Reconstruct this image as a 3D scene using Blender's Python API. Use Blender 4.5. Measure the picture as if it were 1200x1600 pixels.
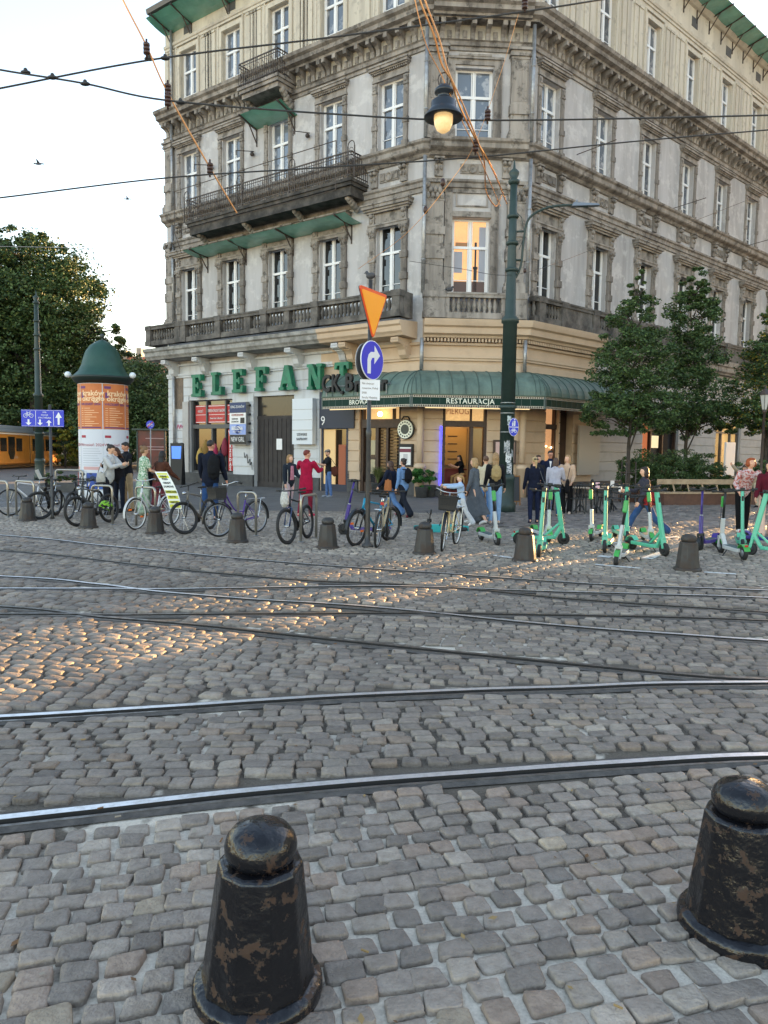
import bpy, math, random
import numpy as np
from mathutils import Vector, Matrix
for o in list(bpy.data.objects): bpy.data.objects.remove(o)
SC = bpy.context.scene
COL = SC.collection
rnd = random.Random(7)
PI = math.pi
# ------------------------------------------------------------------ camera
H = 1.75
FPX = 1156.0
PITCH, ROLL = math.radians(4.7), math.radians(.8)
fw = Vector((0, math.cos(PITCH), -math.sin(PITCH)))
rt = Vector((1, 0, 0)); up = rt.cross(fw)
rt2 = rt*math.cos(ROLL)+up*math.sin(ROLL); up2 = -rt*math.sin(ROLL)+up*math.cos(ROLL)
cd = bpy.data.cameras.new('camera'); cam = bpy.data.objects.new('camera', cd); COL.objects.link(cam)
M3 = Matrix((rt2, up2, -fw)).transposed()
cam.matrix_world = Matrix.Translation((0, 0, H)) @ M3.to_4x4()
cd.sensor_fit = 'VERTICAL'; cd.sensor_height = 36; cd.lens = FPX/1600*36
cd.clip_start = .05; cd.clip_end = 3000
SC.camera = cam
# ------------------------------------------------------------------ sky, sun, exposure
SUN_AZ, SUN_EL = math.radians(43), math.radians(6.5)     # azimuth measured from +Y to +X
w = bpy.data.worlds.new('World'); SC.world = w; w.use_nodes = True
nt = w.node_tree; nt.nodes.clear()
sky = nt.nodes.new('ShaderNodeTexSky'); sky.sky_type = 'NISHITA'; sky.sun_disc = False
sky.sun_elevation = SUN_EL; sky.sun_rotation = SUN_AZ; sky.altitude = 200
sky.air_density = 1.0; sky.dust_density = .6; sky.ozone_density = 1.4
bg = nt.nodes.new('ShaderNodeBackground'); bg.inputs[1].default_value = .15
ow = nt.nodes.new('ShaderNodeOutputWorld')
tn = nt.nodes.new('ShaderNodeMix'); tn.data_type = 'RGBA'; tn.blend_type = 'MULTIPLY'; tn.inputs[0].default_value = 1; tn.inputs[7].default_value = (1.2, .97, .87, 1)
nt.links.new(sky.outputs[0], tn.inputs[6]); nt.links.new(tn.outputs[2], bg.inputs[0]); nt.links.new(bg.outputs[0], ow.inputs[0])
sd = bpy.data.lights.new('sun', 'SUN'); sd.energy = 3.6; sd.angle = math.radians(.5); sd.color = (1, .6, .25)
so = bpy.data.objects.new('sun', sd); COL.objects.link(so)
S = Vector((math.sin(SUN_AZ)*math.cos(SUN_EL), math.cos(SUN_AZ)*math.cos(SUN_EL), math.sin(SUN_EL)))
so.rotation_euler = S.to_track_quat('Z', 'Y').to_euler()
SC.view_settings.view_transform = 'Standard'; SC.view_settings.look = 'None'
SC.view_settings.gamma = 1; SC.view_settings.exposure = 2.75
# ------------------------------------------------------------------ pixel -> point helpers (photo pixels, 1200x1600)
def ray(x, y): return rt2*((x-600)/FPX) - up2*((y-800)/FPX) + fw
def gp(x, y, z=0):
    d = ray(x, y); t = (z-H)/d.z; return Vector((d.x*t, d.y*t, z))
def dp(x, y, dist):            # point on the ray at forward distance (Y) dist
    d = ray(x, y); t = dist/d.y; return Vector((d.x*t, d.y*t, H+d.z*t))
# ------------------------------------------------------------------ mesh builder
class MB:
    def __init__(s, M=None): s.v = []; s.f = []; s.m = []; s.mi = 0; s.M = M; s.sm = []; s.smooth = False
    def add(s, vs, fs):
        b = len(s.v)
        if s.M is not None: vs = [tuple(s.M @ Vector(q)) for q in vs]
        s.v += [tuple(q) for q in vs]
        for f in fs: s.f.append(tuple(b+i for i in f)); s.m.append(s.mi); s.sm.append(s.smooth)
    def box(s, a, b):
        x0, x1 = sorted((a[0], b[0])); y0, y1 = sorted((a[1], b[1])); z0, z1 = sorted((a[2], b[2]))
        s.add([(x0,y0,z0),(x1,y0,z0),(x1,y1,z0),(x0,y1,z0),(x0,y0,z1),(x1,y0,z1),(x1,y1,z1),(x0,y1,z1)],
              [(0,3,2,1),(4,5,6,7),(0,1,5,4),(1,2,6,5),(2,3,7,6),(3,0,4,7)])
    def cbox(s, c, d): s.box([c[i]-d[i]/2 for i in range(3)], [c[i]+d[i]/2 for i in range(3)])
    def bar(s, a, b, w, h, upv=(0, 0, 1)):     # rectangular bar from a to b
        a = Vector(a); b = Vector(b); d = (b-a).normalized(); u = Vector(upv)
        if abs(d.dot(u)) > .98: u = Vector((1, 0, 0))
        sd_ = d.cross(u).normalized(); u = sd_.cross(d)
        vs = []
        for p in (a, b):
            for i, j in ((-1,-1),(1,-1),(1,1),(-1,1)): vs.append(p+sd_*(w/2*i)+u*(h/2*j))
        s.add(vs, [(0,3,2,1),(4,5,6,7),(0,1,5,4),(1,2,6,5),(2,3,7,6),(3,0,4,7)])
    def tube(s, pts, r, n=8, cap=True, flat=None):
        pts = [Vector(p) for p in pts]; k = len(pts)
        rs = r if isinstance(r, (list, tuple)) else [r]*k
        vs = []; prev = None
        for i, p in enumerate(pts):
            t = (pts[min(i+1, k-1)]-pts[max(i-1, 0)])
            t = t.normalized() if t.length > 1e-9 else Vector((0, 0, 1))
            if prev is None:
                u = Vector((0, 0, 1)) if abs(t.z) < .9 else Vector((1, 0, 0))
                u = (u-t*u.dot(t)).normalized()
            else:
                u = prev-t*prev.dot(t)
                u = u.normalized() if u.length > 1e-6 else t.orthogonal().normalized()
            prev = u; w_ = t.cross(u)
            for j in range(n):
                a = 2*PI*j/n; vs.append(p+(u*math.cos(a)+w_*math.sin(a))*rs[i])
        fs = [(i*n+j, i*n+(j+1) % n, (i+1)*n+(j+1) % n, (i+1)*n+j) for i in range(k-1) for j in range(n)]
        if cap: fs += [tuple(range(n-1, -1, -1)), tuple((k-1)*n+j for j in range(n))]
        sm = s.smooth; s.smooth = n > 5; s.add(vs, fs); s.smooth = sm
    def lathe(s, prof, c=(0, 0, 0), n=16, axis='z', smooth=True, cap=True):   # prof: [(r, h)]
        vs = []; c = Vector(c)
        for r, h in prof:
            for j in range(n):
                a = 2*PI*j/n; x, y = r*math.cos(a), r*math.sin(a)
                vs.append(c+(Vector((x, y, h)) if axis == 'z' else Vector((h, x, y)) if axis == 'x' else Vector((y, h, x))))
        k = len(prof)
        fs = [(i*n+j, i*n+(j+1) % n, (i+1)*n+(j+1) % n, (i+1)*n+j) for i in range(k-1) for j in range(n)]
        if cap: fs += [tuple(range(n-1, -1, -1)), tuple((k-1)*n+j for j in range(n))]
        sm = s.smooth; s.smooth = smooth; s.add(vs, fs); s.smooth = sm
    def sph(s, c, r, n=10, m=7):               # r scalar or 3
        if not isinstance(r, (list, tuple)): r = (r, r, r)
        prof = []
        vs = []; c = Vector(c)
        for i in range(m+1):
            t = PI*i/m
            for j in range(n):
                a = 2*PI*j/n; vs.append((c.x+r[0]*math.sin(t)*math.cos(a), c.y+r[1]*math.sin(t)*math.sin(a), c.z-r[2]*math.cos(t)))
        fs = [(i*n+j, i*n+(j+1) % n, (i+1)*n+(j+1) % n, (i+1)*n+j) for i in range(m) for j in range(n)]
        sm = s.smooth; s.smooth = True; s.add(vs, fs); s.smooth = sm
    def prism(s, poly, o, ux, uy, d):          # 2D poly in plane (o; ux, uy), extruded along vector d
        o = Vector(o); ux = Vector(ux); uy = Vector(uy); d = Vector(d); k = len(poly)
        vs = [o+ux*a+uy*b for a, b in poly]; vs += [q+d for q in vs]
        fs = [tuple(range(k)), tuple(range(2*k-1, k-1, -1))]+[(i, i+k, (i+1) % k+k, (i+1) % k) for i in range(k)]
        s.add(vs, fs)
    def build(s, name, mat, parent=None, loc=None, bevel=0):
        me = bpy.data.meshes.new(name)
        me.from_pydata(s.v, [], s.f); 
        mats = mat if isinstance(mat, (list, tuple)) else [mat]
        for m_ in mats: me.materials.append(m_)
        me.polygons.foreach_set('material_index', s.m); me.polygons.foreach_set('use_smooth', s.sm)
        me.update()
        o = bpy.data.objects.new(name, me); COL.objects.link(o)
        if parent: o.parent = parent
        if loc: o.location = loc
        if bevel:
            b = o.modifiers.new('bevel', 'BEVEL'); b.width = bevel; b.segments = 2; b.limit_method = 'ANGLE'
        return o
def empty(name, loc=(0, 0, 0), rz=0, sc=1):
    o = bpy.data.objects.new(name, None); COL.objects.link(o); o.location = loc; o.rotation_euler = (0, 0, rz); o.scale = (sc, sc, sc)
    o.empty_display_size = .1
    return o
def tag(o, label=None, cat=None, group=None, kind=None):
    if label: o['label'] = label
    if cat: o['category'] = cat
    if group: o['group'] = group
    if kind: o['kind'] = kind
    return o
KIDS = {}
def copy_tree(o, parent=None):
    c = o.copy(); COL.objects.link(c); c.parent = parent
    if parent is not None: c.matrix_parent_inverse = o.matrix_parent_inverse.copy()
    for ch in [q for q in o.children]: copy_tree(ch, c)
    return c
def npmesh(name, V, F, mat, attr=None, smooth=True, parent=None, mi=None):
    """V (n,3), F (m,k) numpy; attr dict name-> (n,4) colour per vertex"""
    me = bpy.data.meshes.new(name); V = np.asarray(V, 'f'); F = np.asarray(F, 'i'); k = F.shape[1]
    me.vertices.add(len(V)); me.vertices.foreach_set('co', V.ravel())
    me.loops.add(F.size); me.loops.foreach_set('vertex_index', F.ravel())
    me.polygons.add(len(F)); me.polygons.foreach_set('loop_start', np.arange(0, F.size, k, dtype='i'))
    me.polygons.foreach_set('use_smooth', np.full(len(F), smooth))
    for m_ in (mat if isinstance(mat, (list, tuple)) else [mat]): me.materials.append(m_)
    if mi is not None: me.polygons.foreach_set('material_index', np.asarray(mi, 'i'))
    me.update(); me.validate()
    if attr:
        for nme, arr in attr.items():
            a = me.color_attributes.new(nme, 'FLOAT_COLOR', 'POINT'); a.data.foreach_set('color', np.asarray(arr, 'f').ravel())
    o = bpy.data.objects.new(name, me); COL.objects.link(o)
    if parent: o.parent = parent
    return o
# ------------------------------------------------------------------ materials
def _n(nt, t, **k):
    n = nt.nodes.new(t)
    for a, b in k.items(): setattr(n, a, b)
    return n
MATS = {}
def mat(name, col, rough=.6, metal=0, col2=None, scale=4, det=6, thr=(.35, .65), bump=0, bscale=30, spec=.5, streak=False, rough2=None,
        emis=None, est=0, attr=None, alpha=1, trans=0, rand=0, sub=0, coat=0, patch=None):
    if name in MATS: return MATS[name]
    m = bpy.data.materials.new(name); m.use_nodes = True; nt = m.node_tree; b = nt.nodes['Principled BSDF']
    L = nt.links.new
    c4 = tuple(col)+(1,)
    b.inputs['Base Color'].default_value = c4; b.inputs['Roughness'].default_value = rough; b.inputs['Metallic'].default_value = metal
    b.inputs['Specular IOR Level'].default_value = spec
    if coat: b.inputs['Coat Weight'].default_value = coat
    tc = _n(nt, 'ShaderNodeTexCoord')
    src = tc.outputs['Object']
    out = None
    if col2 is not None:
        no = _n(nt, 'ShaderNodeTexNoise'); no.inputs['Scale'].default_value = scale; no.inputs['Detail'].default_value = det
        no.inputs['Roughness'].default_value = .65
        if streak:
            mp = _n(nt, 'ShaderNodeMapping'); mp.inputs['Scale'].default_value = (1, 1, .12); L(src, mp.inputs[0]); L(mp.outputs[0], no.inputs['Vector'])
        else: L(src, no.inputs['Vector'])
        rp = _n(nt, 'ShaderNodeMapRange'); rp.inputs[1].default_value = thr[0]; rp.inputs[2].default_value = thr[1]; L(no.outputs[0], rp.inputs[0])
        mx = _n(nt, 'ShaderNodeMix', data_type='RGBA'); L(rp.outputs[0], mx.inputs[0])
        mx.inputs[6].default_value = c4; mx.inputs[7].default_value = tuple(col2)+(1,)
        out = mx.outputs[2]
        if rough2 is not None:
            mr = _n(nt, 'ShaderNodeMapRange'); mr.inputs[3].default_value = rough; mr.inputs[4].default_value = rough2; L(rp.outputs[0], mr.inputs[0]); L(mr.outputs[0], b.inputs['Roughness'])
    if patch:
        n3 = _n(nt, 'ShaderNodeTexNoise'); n3.inputs['Scale'].default_value = patch[1]; n3.inputs['Detail'].default_value = 10; n3.inputs['Roughness'].default_value = .7; L(src, n3.inputs['Vector'])
        r3 = _n(nt, 'ShaderNodeMapRange'); r3.inputs[1].default_value = patch[2]; r3.inputs[2].default_value = patch[3]; r3.inputs[4].default_value = patch[4]; L(n3.outputs[0], r3.inputs[0])
        x3 = _n(nt, 'ShaderNodeMix', data_type='RGBA'); L(r3.outputs[0], x3.inputs[0]); L(out, x3.inputs[6]); x3.inputs[7].default_value = tuple(patch[0])+(1,); out = x3.outputs[2]
    if attr:
        at = _n(nt, 'ShaderNodeAttribute', attribute_name=attr)
        if out is None: out = at.outputs[0]
        else:
            mm = _n(nt, 'ShaderNodeMix', data_type='RGBA', blend_type='MULTIPLY'); mm.inputs[0].default_value = 1
            L(out, mm.inputs[6]); L(at.outputs[0], mm.inputs[7]); out = mm.outputs[2]
    if rand:
        oi = _n(nt, 'ShaderNodeObjectInfo'); hs = _n(nt, 'ShaderNodeHueSaturation'); mr2 = _n(nt, 'ShaderNodeMapRange')
        mr2.inputs[3].default_value = 1-rand; mr2.inputs[4].default_value = 1+rand; L(oi.outputs['Random'], mr2.inputs[0]); L(mr2.outputs[0], hs.inputs['Value'])
        if out is not None: L(out, hs.inputs['Color'])
        else: hs.inputs['Color'].default_value = c4
        out = hs.outputs[0]
    if out is not None: L(out, b.inputs['Base Color'])
    if bump:
        n2 = _n(nt, 'ShaderNodeTexNoise'); n2.inputs['Scale'].default_value = bscale; n2.inputs['Detail'].default_value = 5; L(src, n2.inputs['Vector'])
        bp = _n(nt, 'ShaderNodeBump'); bp.inputs['Strength'].default_value = bump; bp.inputs['Distance'].default_value = .02; L(n2.outputs[0], bp.inputs['Height']); L(bp.outputs[0], b.inputs['Normal'])
    if emis: b.inputs['Emission Color'].default_value = tuple(emis)+(1,); b.inputs['Emission Strength'].default_value = est
    if trans: b.inputs['Transmission Weight'].default_value = trans
    if alpha < 1: b.inputs['Alpha'].default_value = alpha
    MATS[name] = m
    return m
def hexc(h):
    h = h.lstrip('#'); c = [int(h[i:i+2], 16)/255 for i in (0, 2, 4)]
    return tuple((q/12.92 if q <= .04045 else ((q+.055)/1.055)**2.4) for q in c)
def pm(name, h, rough=.5, **k): return mat(name, hexc(h), rough, **k)
# fonts: built-in font only
def text(name, s, size, mt, parent=None, M=None, ext=.004, align='CENTER', sx=1, fat=0, space=1):
    cu = bpy.data.curves.new(name, 'FONT'); cu.body = s; cu.size = size; cu.extrude = ext; cu.align_x = align; cu.align_y = 'CENTER'
    cu.resolution_u = 2; cu.offset = fat; cu.space_character = space
    t = bpy.data.objects.new('tmp', cu); COL.objects.link(t)
    dg = bpy.context.evaluated_depsgraph_get(); dg.update()
    me = bpy.data.meshes.new_from_object(t.evaluated_get(dg)); bpy.data.objects.remove(t); bpy.data.curves.remove(cu)
    me.name = name; me.materials.clear(); me.materials.append(mt)
    me.transform((M or Matrix()) @ Matrix.Diagonal((sx, 1, 1, 1)))
    o = bpy.data.objects.new(name, me); COL.objects.link(o)
    if parent: o.parent = parent
    return o
def vert_M(origin, xdir):       # text plane: x along xdir, y up, facing z = xdir x up
    x = Vector((xdir[0], xdir[1], 0)).normalized(); z = x.cross(Vector((0, 0, 1)))
    m = Matrix((x, Vector((0, 0, 1)), z)).transposed().to_4x4(); m.translation = Vector(origin); return m
# ================================================================== GROUND
nr = np.random.RandomState(3)
M_mortar = mat('joint_sand', (.12, .105, .09), .95, attr='mask', bump=.5, bscale=60)
nt_ = M_mortar.node_tree; b_ = nt_.nodes['Principled BSDF']
def setup_ground_mat():
    nt = nt_; L = nt.links.new
    tc = _n(nt, 'ShaderNodeTexCoord')
    at = [q for q in nt.nodes if q.type == 'ATTRIBUTE'][0]
    no = _n(nt, 'ShaderNodeTexNoise'); no.inputs['Scale'].default_value = 9; no.inputs['Detail'].default_value = 8; L(tc.outputs['Object'], no.inputs['Vector'])
    ad = _n(nt, 'ShaderNodeMath', operation='ADD'); L(at.outputs['Fac'], ad.inputs[0]); L(no.outputs[0], ad.inputs[1])
    mr = _n(nt, 'ShaderNodeMapRange'); mr.inputs[1].default_value = .88; mr.inputs[2].default_value = 1.06; L(ad.outputs[0], mr.inputs[0])
    n2 = _n(nt, 'ShaderNodeTexNoise'); n2.inputs['Scale'].default_value = 90; n2.inputs['Detail'].default_value = 4; L(tc.outputs['Object'], n2.inputs['Vector'])
    m1 = _n(nt, 'ShaderNodeMix', data_type='RGBA'); L(n2.outputs[0], m1.inputs[0]); m1.inputs[6].default_value = (.045, .036, .026, 1); m1.inputs[7].default_value = (.2, .165, .125, 1)
    m2 = _n(nt, 'ShaderNodeMix', data_type='RGBA'); L(n2.outputs[0], m2.inputs[0]); m2.inputs[6].default_value = (.42, .36, .28, 1); m2.inputs[7].default_value = (.82, .73, .6, 1)
    m3 = _n(nt, 'ShaderNodeMix', data_type='RGBA'); L(mr.outputs[0], m3.inputs[0]); L(m1.outputs[2], m3.inputs[6]); L(m2.outputs[2], m3.inputs[7])
    L(m3.outputs[2], b_.inputs['Base Color'])
setup_ground_mat()
def vnoise(x, y, sc, seed):
    r = np.random.RandomState(seed); G = r.rand(64, 64)
    X = x/sc+100; Y = y/sc+100; i = np.floor(X).astype(int); j = np.floor(Y).astype(int); fx = X-i; fy = Y-j
    fx = fx*fx*(3-2*fx); fy = fy*fy*(3-2*fy); g = lambda a, b: G[a % 64, b % 64]
    return (g(i, j)*(1-fx)+g(i+1, j)*fx)*(1-fy)+(g(i, j+1)*(1-fx)+g(i+1, j+1)*fx)*fy
def relief(x, y): return .035*(vnoise(x, y, 2.3, 5)-.5)*np.clip((30-y)/10, 0, 1)+.012*(vnoise(x, y, .7, 6)-.5)*np.clip((14-y)/6, 0, 1)
def mortar_mask(x, y):
    m = .2+.7*(vnoise(x, y, .55, 8)-.35)+.26*np.clip((3.9-y)/1.2, 0, 1)
    def blob(cx, cy, rx, ry, a): return a*np.exp(-(((x-cx)/rx)**2+((y-cy)/ry)**2))
    m = m+blob(.75, 2.35, .75, .5, .65)+blob(-.9, 2.6, .7, .55, .35)+blob(.5, 3.1, .4, .25, .3)+blob(-1.9, 4.4, .9, .5, .2)+blob(.6, 6.6, 1.8, .8, .25)
    return np.clip(m, 0, 1)
# ground sheet: fine grid near, long quads far
def ground_sheet():
    xs = np.unique(np.concatenate([np.array([-900, -200, -80, -45]), np.arange(-30, -8, 1.), np.arange(-8, 8, .25), np.arange(8, 31, 1.), np.array([45, 80, 200, 900])]))
    ys = np.unique(np.concatenate([np.array([-300, -60, -15, -5, -2]), np.arange(-1, 16, .25), np.arange(16, 40, 1.), np.array([50, 70, 120, 300, 1500])]))
    X, Y = np.meshgrid(xs, ys); Z = relief(X, Y)-.012
    V = np.stack([X.ravel(), Y.ravel(), Z.ravel()], 1); nx = len(xs)
    i, j = np.meshgrid(np.arange(nx-1), np.arange(len(ys)-1)); a = (j*nx+i).ravel()
    F = np.stack([a, a+1, a+nx+1, a+nx], 1)
    mk = mortar_mask(V[:, 0], V[:, 1]); mk = np.where(V[:, 1] > 12.6, .32, mk)
    o = npmesh('ground', V, F, M_mortar, {'mask': np.stack([mk, mk, mk, mk*0+1], 1)}); tag(o, kind='structure')
ground_sheet()
# rails, traced on the ground
def spline(P, n=10):
    P = [Vector(p) for p in P]; P = [P[0]*2-P[1]]+P+[P[-1]*2-P[-2]]; out = []
    for i in range(1, len(P)-2):
        for k in range(n):
            t = k/n; a, b, c, d = P[i-1:i+3]
            out.append(.5*((2*b)+(c-a)*t+(2*a-5*b+4*c-d)*t*t+(3*b-a-3*c+d)*t**3))
    out.append(P[-2]); return out
RAILPX = [
 ([(-420, 1140), (0, 1118), (300, 1100), (600, 1083), (900, 1074), (1200, 1069), (1700, 1066)], 1),
 ([(-300, 1316), (0, 1279), (300, 1247), (600, 1219), (900, 1198), (1200, 1185), (1600, 1180)], 1),
 ([(-500, 962), (0, 962), (300, 961), (600, 958), (900, 962), (1200, 971), (1800, 996)], 0),
 ([(-400, 930), (0, 950), (150, 965), (300, 977), (450, 992), (600, 1007), (900, 1039), (1050, 1055), (1200, 1064), (1500, 1068)], 0),
 ([(-500, 880), (0, 902), (150, 914), (250, 924), (400, 937), (600, 951), (750, 966), (950, 985), (1200, 1003), (1800, 1040)], .5),
 ([(-500, 927), (0, 922), (150, 921), (300, 919), (600, 917), (900, 925), (1200, 937), (1800, 965)], .6),
 ([(-500, 800), (0, 837), (150, 851), (300, 866), (450, 879), (600, 890), (900, 911), (1200, 925), (1800, 945)], 1),
 ([(-500, 830), (0, 862), (200, 882), (450, 905), (600, 913), (750, 922), (900, 936), (1200, 958), (1800, 1000)], .2)]
def railpts(P):
    Q = spline([gp(*p) for p in P]); a = (Q[0]-Q[2]).normalized(); b = (Q[-1]-Q[-3]).normalized()
    return [Q[0]+a*k for k in (14, 9, 5, 2.5, 1, .4)]+Q+[Q[-1]+b*k for k in (.4, 1, 2.5, 5, 9, 14)]      # the track runs on beyond the picture
RAILS = [(railpts(P), s) for P, s in RAILPX]
M_steel = mat('rail_steel', (.82, .82, .84), .42, 1, col2=(.6, .59, .58), scale=14, thr=(.45, .7), rough2=.5)
M_steel2 = mat('rail_dull', (.24, .23, .22), .38, .9, col2=(.12, .1, .08), scale=9, rough2=.6)
M_groove = mat('rail_groove', (.02, .018, .016), .9)
M_bed = mat('rail_bed', (.06, .054, .048), .95, col2=(.12, .105, .09), scale=12, bump=.5)
def rails():
    mb = MB()
    for pts, shine in RAILS:
        k = len(pts); base = len(mb.v)
        #        offset across, height, material of the strip that starts here
        prof = [(-.10, -.004, 2), (-.047, .004, 0 if shine > .7 else 1), (-.043, .013, 0 if shine > .4 else 1), (.006, .013, 3), (.01, -.012, 3), (.042, -.012, 1), (.045, .006, 1), (.066, .006, 2), (.07, .002, 2), (.115, -.004, 0)]
        for i, p in enumerate(pts):
            t = (pts[min(i+1, k-1)]-pts[max(i-1, 0)]).normalized(); nn = Vector((t.y, -t.x, 0))
            z0 = float(relief(np.array([p.x]), np.array([p.y]))[0])
            for a, h, _ in prof: q = p+nn*a; mb.v.append((q.x, q.y, z0+h))
        n = len(prof)
        for i in range(k-1):
            for j in range(n-1):
                mb.f.append((base+i*n+j, base+i*n+j+1, base+(i+1)*n+j+1, base+(i+1)*n+j)); mb.m.append(prof[j][2]); mb.sm.append(False)
    tag(mb.build('tram_rails', [M_steel, M_steel2, M_bed, M_groove]), kind='structure')
rails()
RP = np.array([(p.x, p.y) for pts, s in RAILS for p in spline([q for q in pts], 6)])
def rail_clear(x, y, d=.15):
    keep = np.ones(len(x), bool)
    for s in range(0, len(x), 2000):
        dx = x[s:s+2000, None]-RP[None, :, 0]; dy = y[s:s+2000, None]-RP[None, :, 1]
        dd = np.sqrt((dx*dx+dy*dy).min(1)); keep[s:s+2000] = dd > d
    return keep
M_sett = mat('sett_stone', (1, 1, 1), .62, col2=(.72, .7, .68), scale=22, attr='tint', bump=.55, bscale=70, spec=.5)
M_sett2 = mat('sett_stone_far', (1, 1, 1), .55, attr='tint', spec=.4)
def stone_field(name, inside, bounds, ang, la, lb, gap, lvl, cols, h=.018, seed=1, mt=None, wob=.02, kind='structure', lift=0, avoid=True):
    r = np.random.RandomState(seed)
    x0, x1, y0, y1 = bounds; ca, sa = math.cos(ang), math.sin(ang)
    R_ = math.hypot(x1-x0, y1-y0)/2+.5; cx, cy = (x0+x1)/2, (y0+y1)/2
    nu, nv = int(R_/la), int(R_/lb)
    U, Vv = np.meshgrid(np.arange(-nu, nu+1).astype(float), np.arange(-nv, nv+1).astype(float))
    rowoff = r.rand(U.shape[0])[:, None]; rowsc = 1+.28*(r.rand(U.shape[0])[:, None]-.5)
    uu = (U+rowoff)*la*rowsc; vv = Vv*lb
    uu = uu+r.normal(0, .006, U.shape)
    vv = vv+.035*np.sin(uu*1.7+Vv*.05)+wob*(vnoise(uu, vv, 1.3, seed+20)-.5)+r.normal(0, .003, U.shape)
    x = (cx+uu*ca-vv*sa).ravel(); y = (cy+uu*sa+vv*ca).ravel()
    k = (x > x0)&(x < x1)&(y > y0)&(y < y1)
    k &= np.abs(x) < .62*y+2.2
    x, y = x[k], y[k]; k = inside(x, y); x, y = x[k], y[k]
    if avoid: k = rail_clear(x, y); x, y = x[k], y[k]
    n = len(x)
    # template
    na = {0: 12, 1: 8, 2: 8}[lvl]
    rings = {0: [(0, 1), (.55, 1.0), (.87, .96), (.965, .7), (1, .0), (1.02, -1.2)], 1: [(0, 1), (.78, .95), (.95, .55), (1.01, -.9)], 2: [(0, 1), (.85, .8), (1, -.7)]}[lvl]
    th = (np.arange(na)+.5)*2*PI/na; ex = .25
    S = np.sign(np.cos(th))*np.abs(np.cos(th))**ex; T = np.sign(np.sin(th))*np.abs(np.sin(th))**ex
    S /= np.abs(S).max(); T /= np.abs(T).max()
    s = [0.]; t = [0.]; z = [rings[0][1]]
    for rr, hh in rings[1:]: s += list(S*rr); t += list(T*rr); z += [hh]*na
    s, t, z = map(np.array, (s, t, z)); nvert = len(s)
    jit = r.normal(0, .115, (n, 4, 2)); wts = np.stack([(1-s)*(1-t), (1+s)*(1-t), (1+s)*(1+t), (1-s)*(1+t)], 1)/4
    off = np.einsum('vk,nkc->nvc', wts, jit)
    A = (la-gap)/2*(1+np.clip(r.normal(0, .09, n), -.25, .06)); B = (lb-gap)/2*(1+np.clip(r.normal(0, .07, n), -.2, .05))
    ed = 1+r.normal(0, .026, (n, nvert)); rot = ang+r.normal(0, .035, n)
    lu = (s[None]*ed+off[:, :, 0])*A[:, None]; lv = (t[None]*ed+off[:, :, 1])*B[:, None]
    X = x[:, None]+lu*np.cos(rot)[:, None]-lv*np.sin(rot)[:, None]; Y = y[:, None]+lu*np.sin(rot)[:, None]+lv*np.cos(rot)[:, None]
    tx, ty = r.normal(0, .045, n), r.normal(0, .045, n)
    mk = mortar_mask(x, y) if lvl < 2 else np.zeros(n)+.3
    hh = h*(1-.5*np.clip((mk-.3)*2, 0, 1))
    Z = relief(x, y)[:, None]+lift+r.normal(0, .003, n)[:, None]+z[None]*hh[:, None]+np.clip(z, 0, 1)[None]*(lu*tx[:, None]+lv*ty[:, None])
    if lvl == 0: Z += r.normal(0, .0009, Z.shape)*(z > 0)[None]
    V = np.stack([X, Y, Z], 2).reshape(-1, 3)
    F = []
    for j in range(na): F.append((0, 1+j, 1+(j+1) % na, 1+(j+1) % na))
    T4 = []
    for k_ in range(len(rings)-2):
        b0 = 1+k_*na; b1 = b0+na
        for j in range(na): T4.append((b0+j, b1+j, b1+(j+1) % na, b0+(j+1) % na))
    T3 = np.array([(0, 1+j, 1+(j+1) % na) for j in range(na)]); T4 = np.array(T4)
    # use triangles everywhere for one array
    T = np.concatenate([T3, T4[:, [0, 1, 2]], T4[:, [0, 2, 3]]])
    F = (T[None]+(np.arange(n)*nvert)[:, None, None]).reshape(-1, 3)
    cols = np.array(cols); ci = r.choice(len(cols), n, p=np.array([c[3] for c in cols])/sum(c[3] for c in cols))
    base = cols[ci][:, :3]*(1+r.normal(0, .11, n))[:, None]*(.86+.3*vnoise(x, y, 1.6, 31))[:, None]
    att = np.repeat(base, nvert, 0); att = np.concatenate([np.clip(att, .01, 1), np.ones((len(att), 1))], 1)
    o = npmesh(name, V, F, mt or M_sett, {'tint': att}); tag(o, kind=kind)
    return n
CG = [(.3, .25, .206, 6), (.235, .198, .165, 4), (.355, .3, .245, 3), (.315, .24, .185, 2), (.34, .275, .2, .18)]
CR = [(.255, .214, .176, 6), (.2, .168, .14, 4), (.305, .258, .208, 2), (.27, .207, .155, 1)]
# bollard line: kerbless edge between carriageway and pavement
_bA, _bB = gp(-20, 826), gp(1090, 912)
def side(x, y): return (y-_bA.y)-(x-_bA.x)*(_bB.y-_bA.y)/(_bB.x-_bA.x)
def rail_y(k, x):
    P = RAILS[k][0]; xs = np.array([p.x for p in P]); ys = np.array([p.y for p in P]); o = np.argsort(xs); return np.interp(x, xs[o], ys[o])
n0 = stone_field('near_cobbles', lambda x, y: y < rail_y(1, x), (-5, 5, 1.0, 4.9), math.radians(14), .13, .106, .0165, 0, CG, .018, 1)
n1 = stone_field('track_cobbles', lambda x, y: (y > rail_y(1, x))&(y < rail_y(0, x)), (-6.5, 6.5, 3, 7.0), math.radians(4), .143, .102, .0125, 0, CR, .016, 2)
n2 = stone_field('middle_cobbles', lambda x, y: (y > rail_y(0, x))&(y < rail_y(2, x)), (-10, 10, 4.5, 9.6), math.radians(-7), .15, .11, .013, 1, CR, .018, 4)
n3 = stone_field('far_cobbles', lambda x, y: (y > rail_y(2, x))&(side(x, y) < 0), (-16, 15, 7, 19), math.radians(-14), .16, .118, .013, 1, CR, .016, 5)
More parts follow.
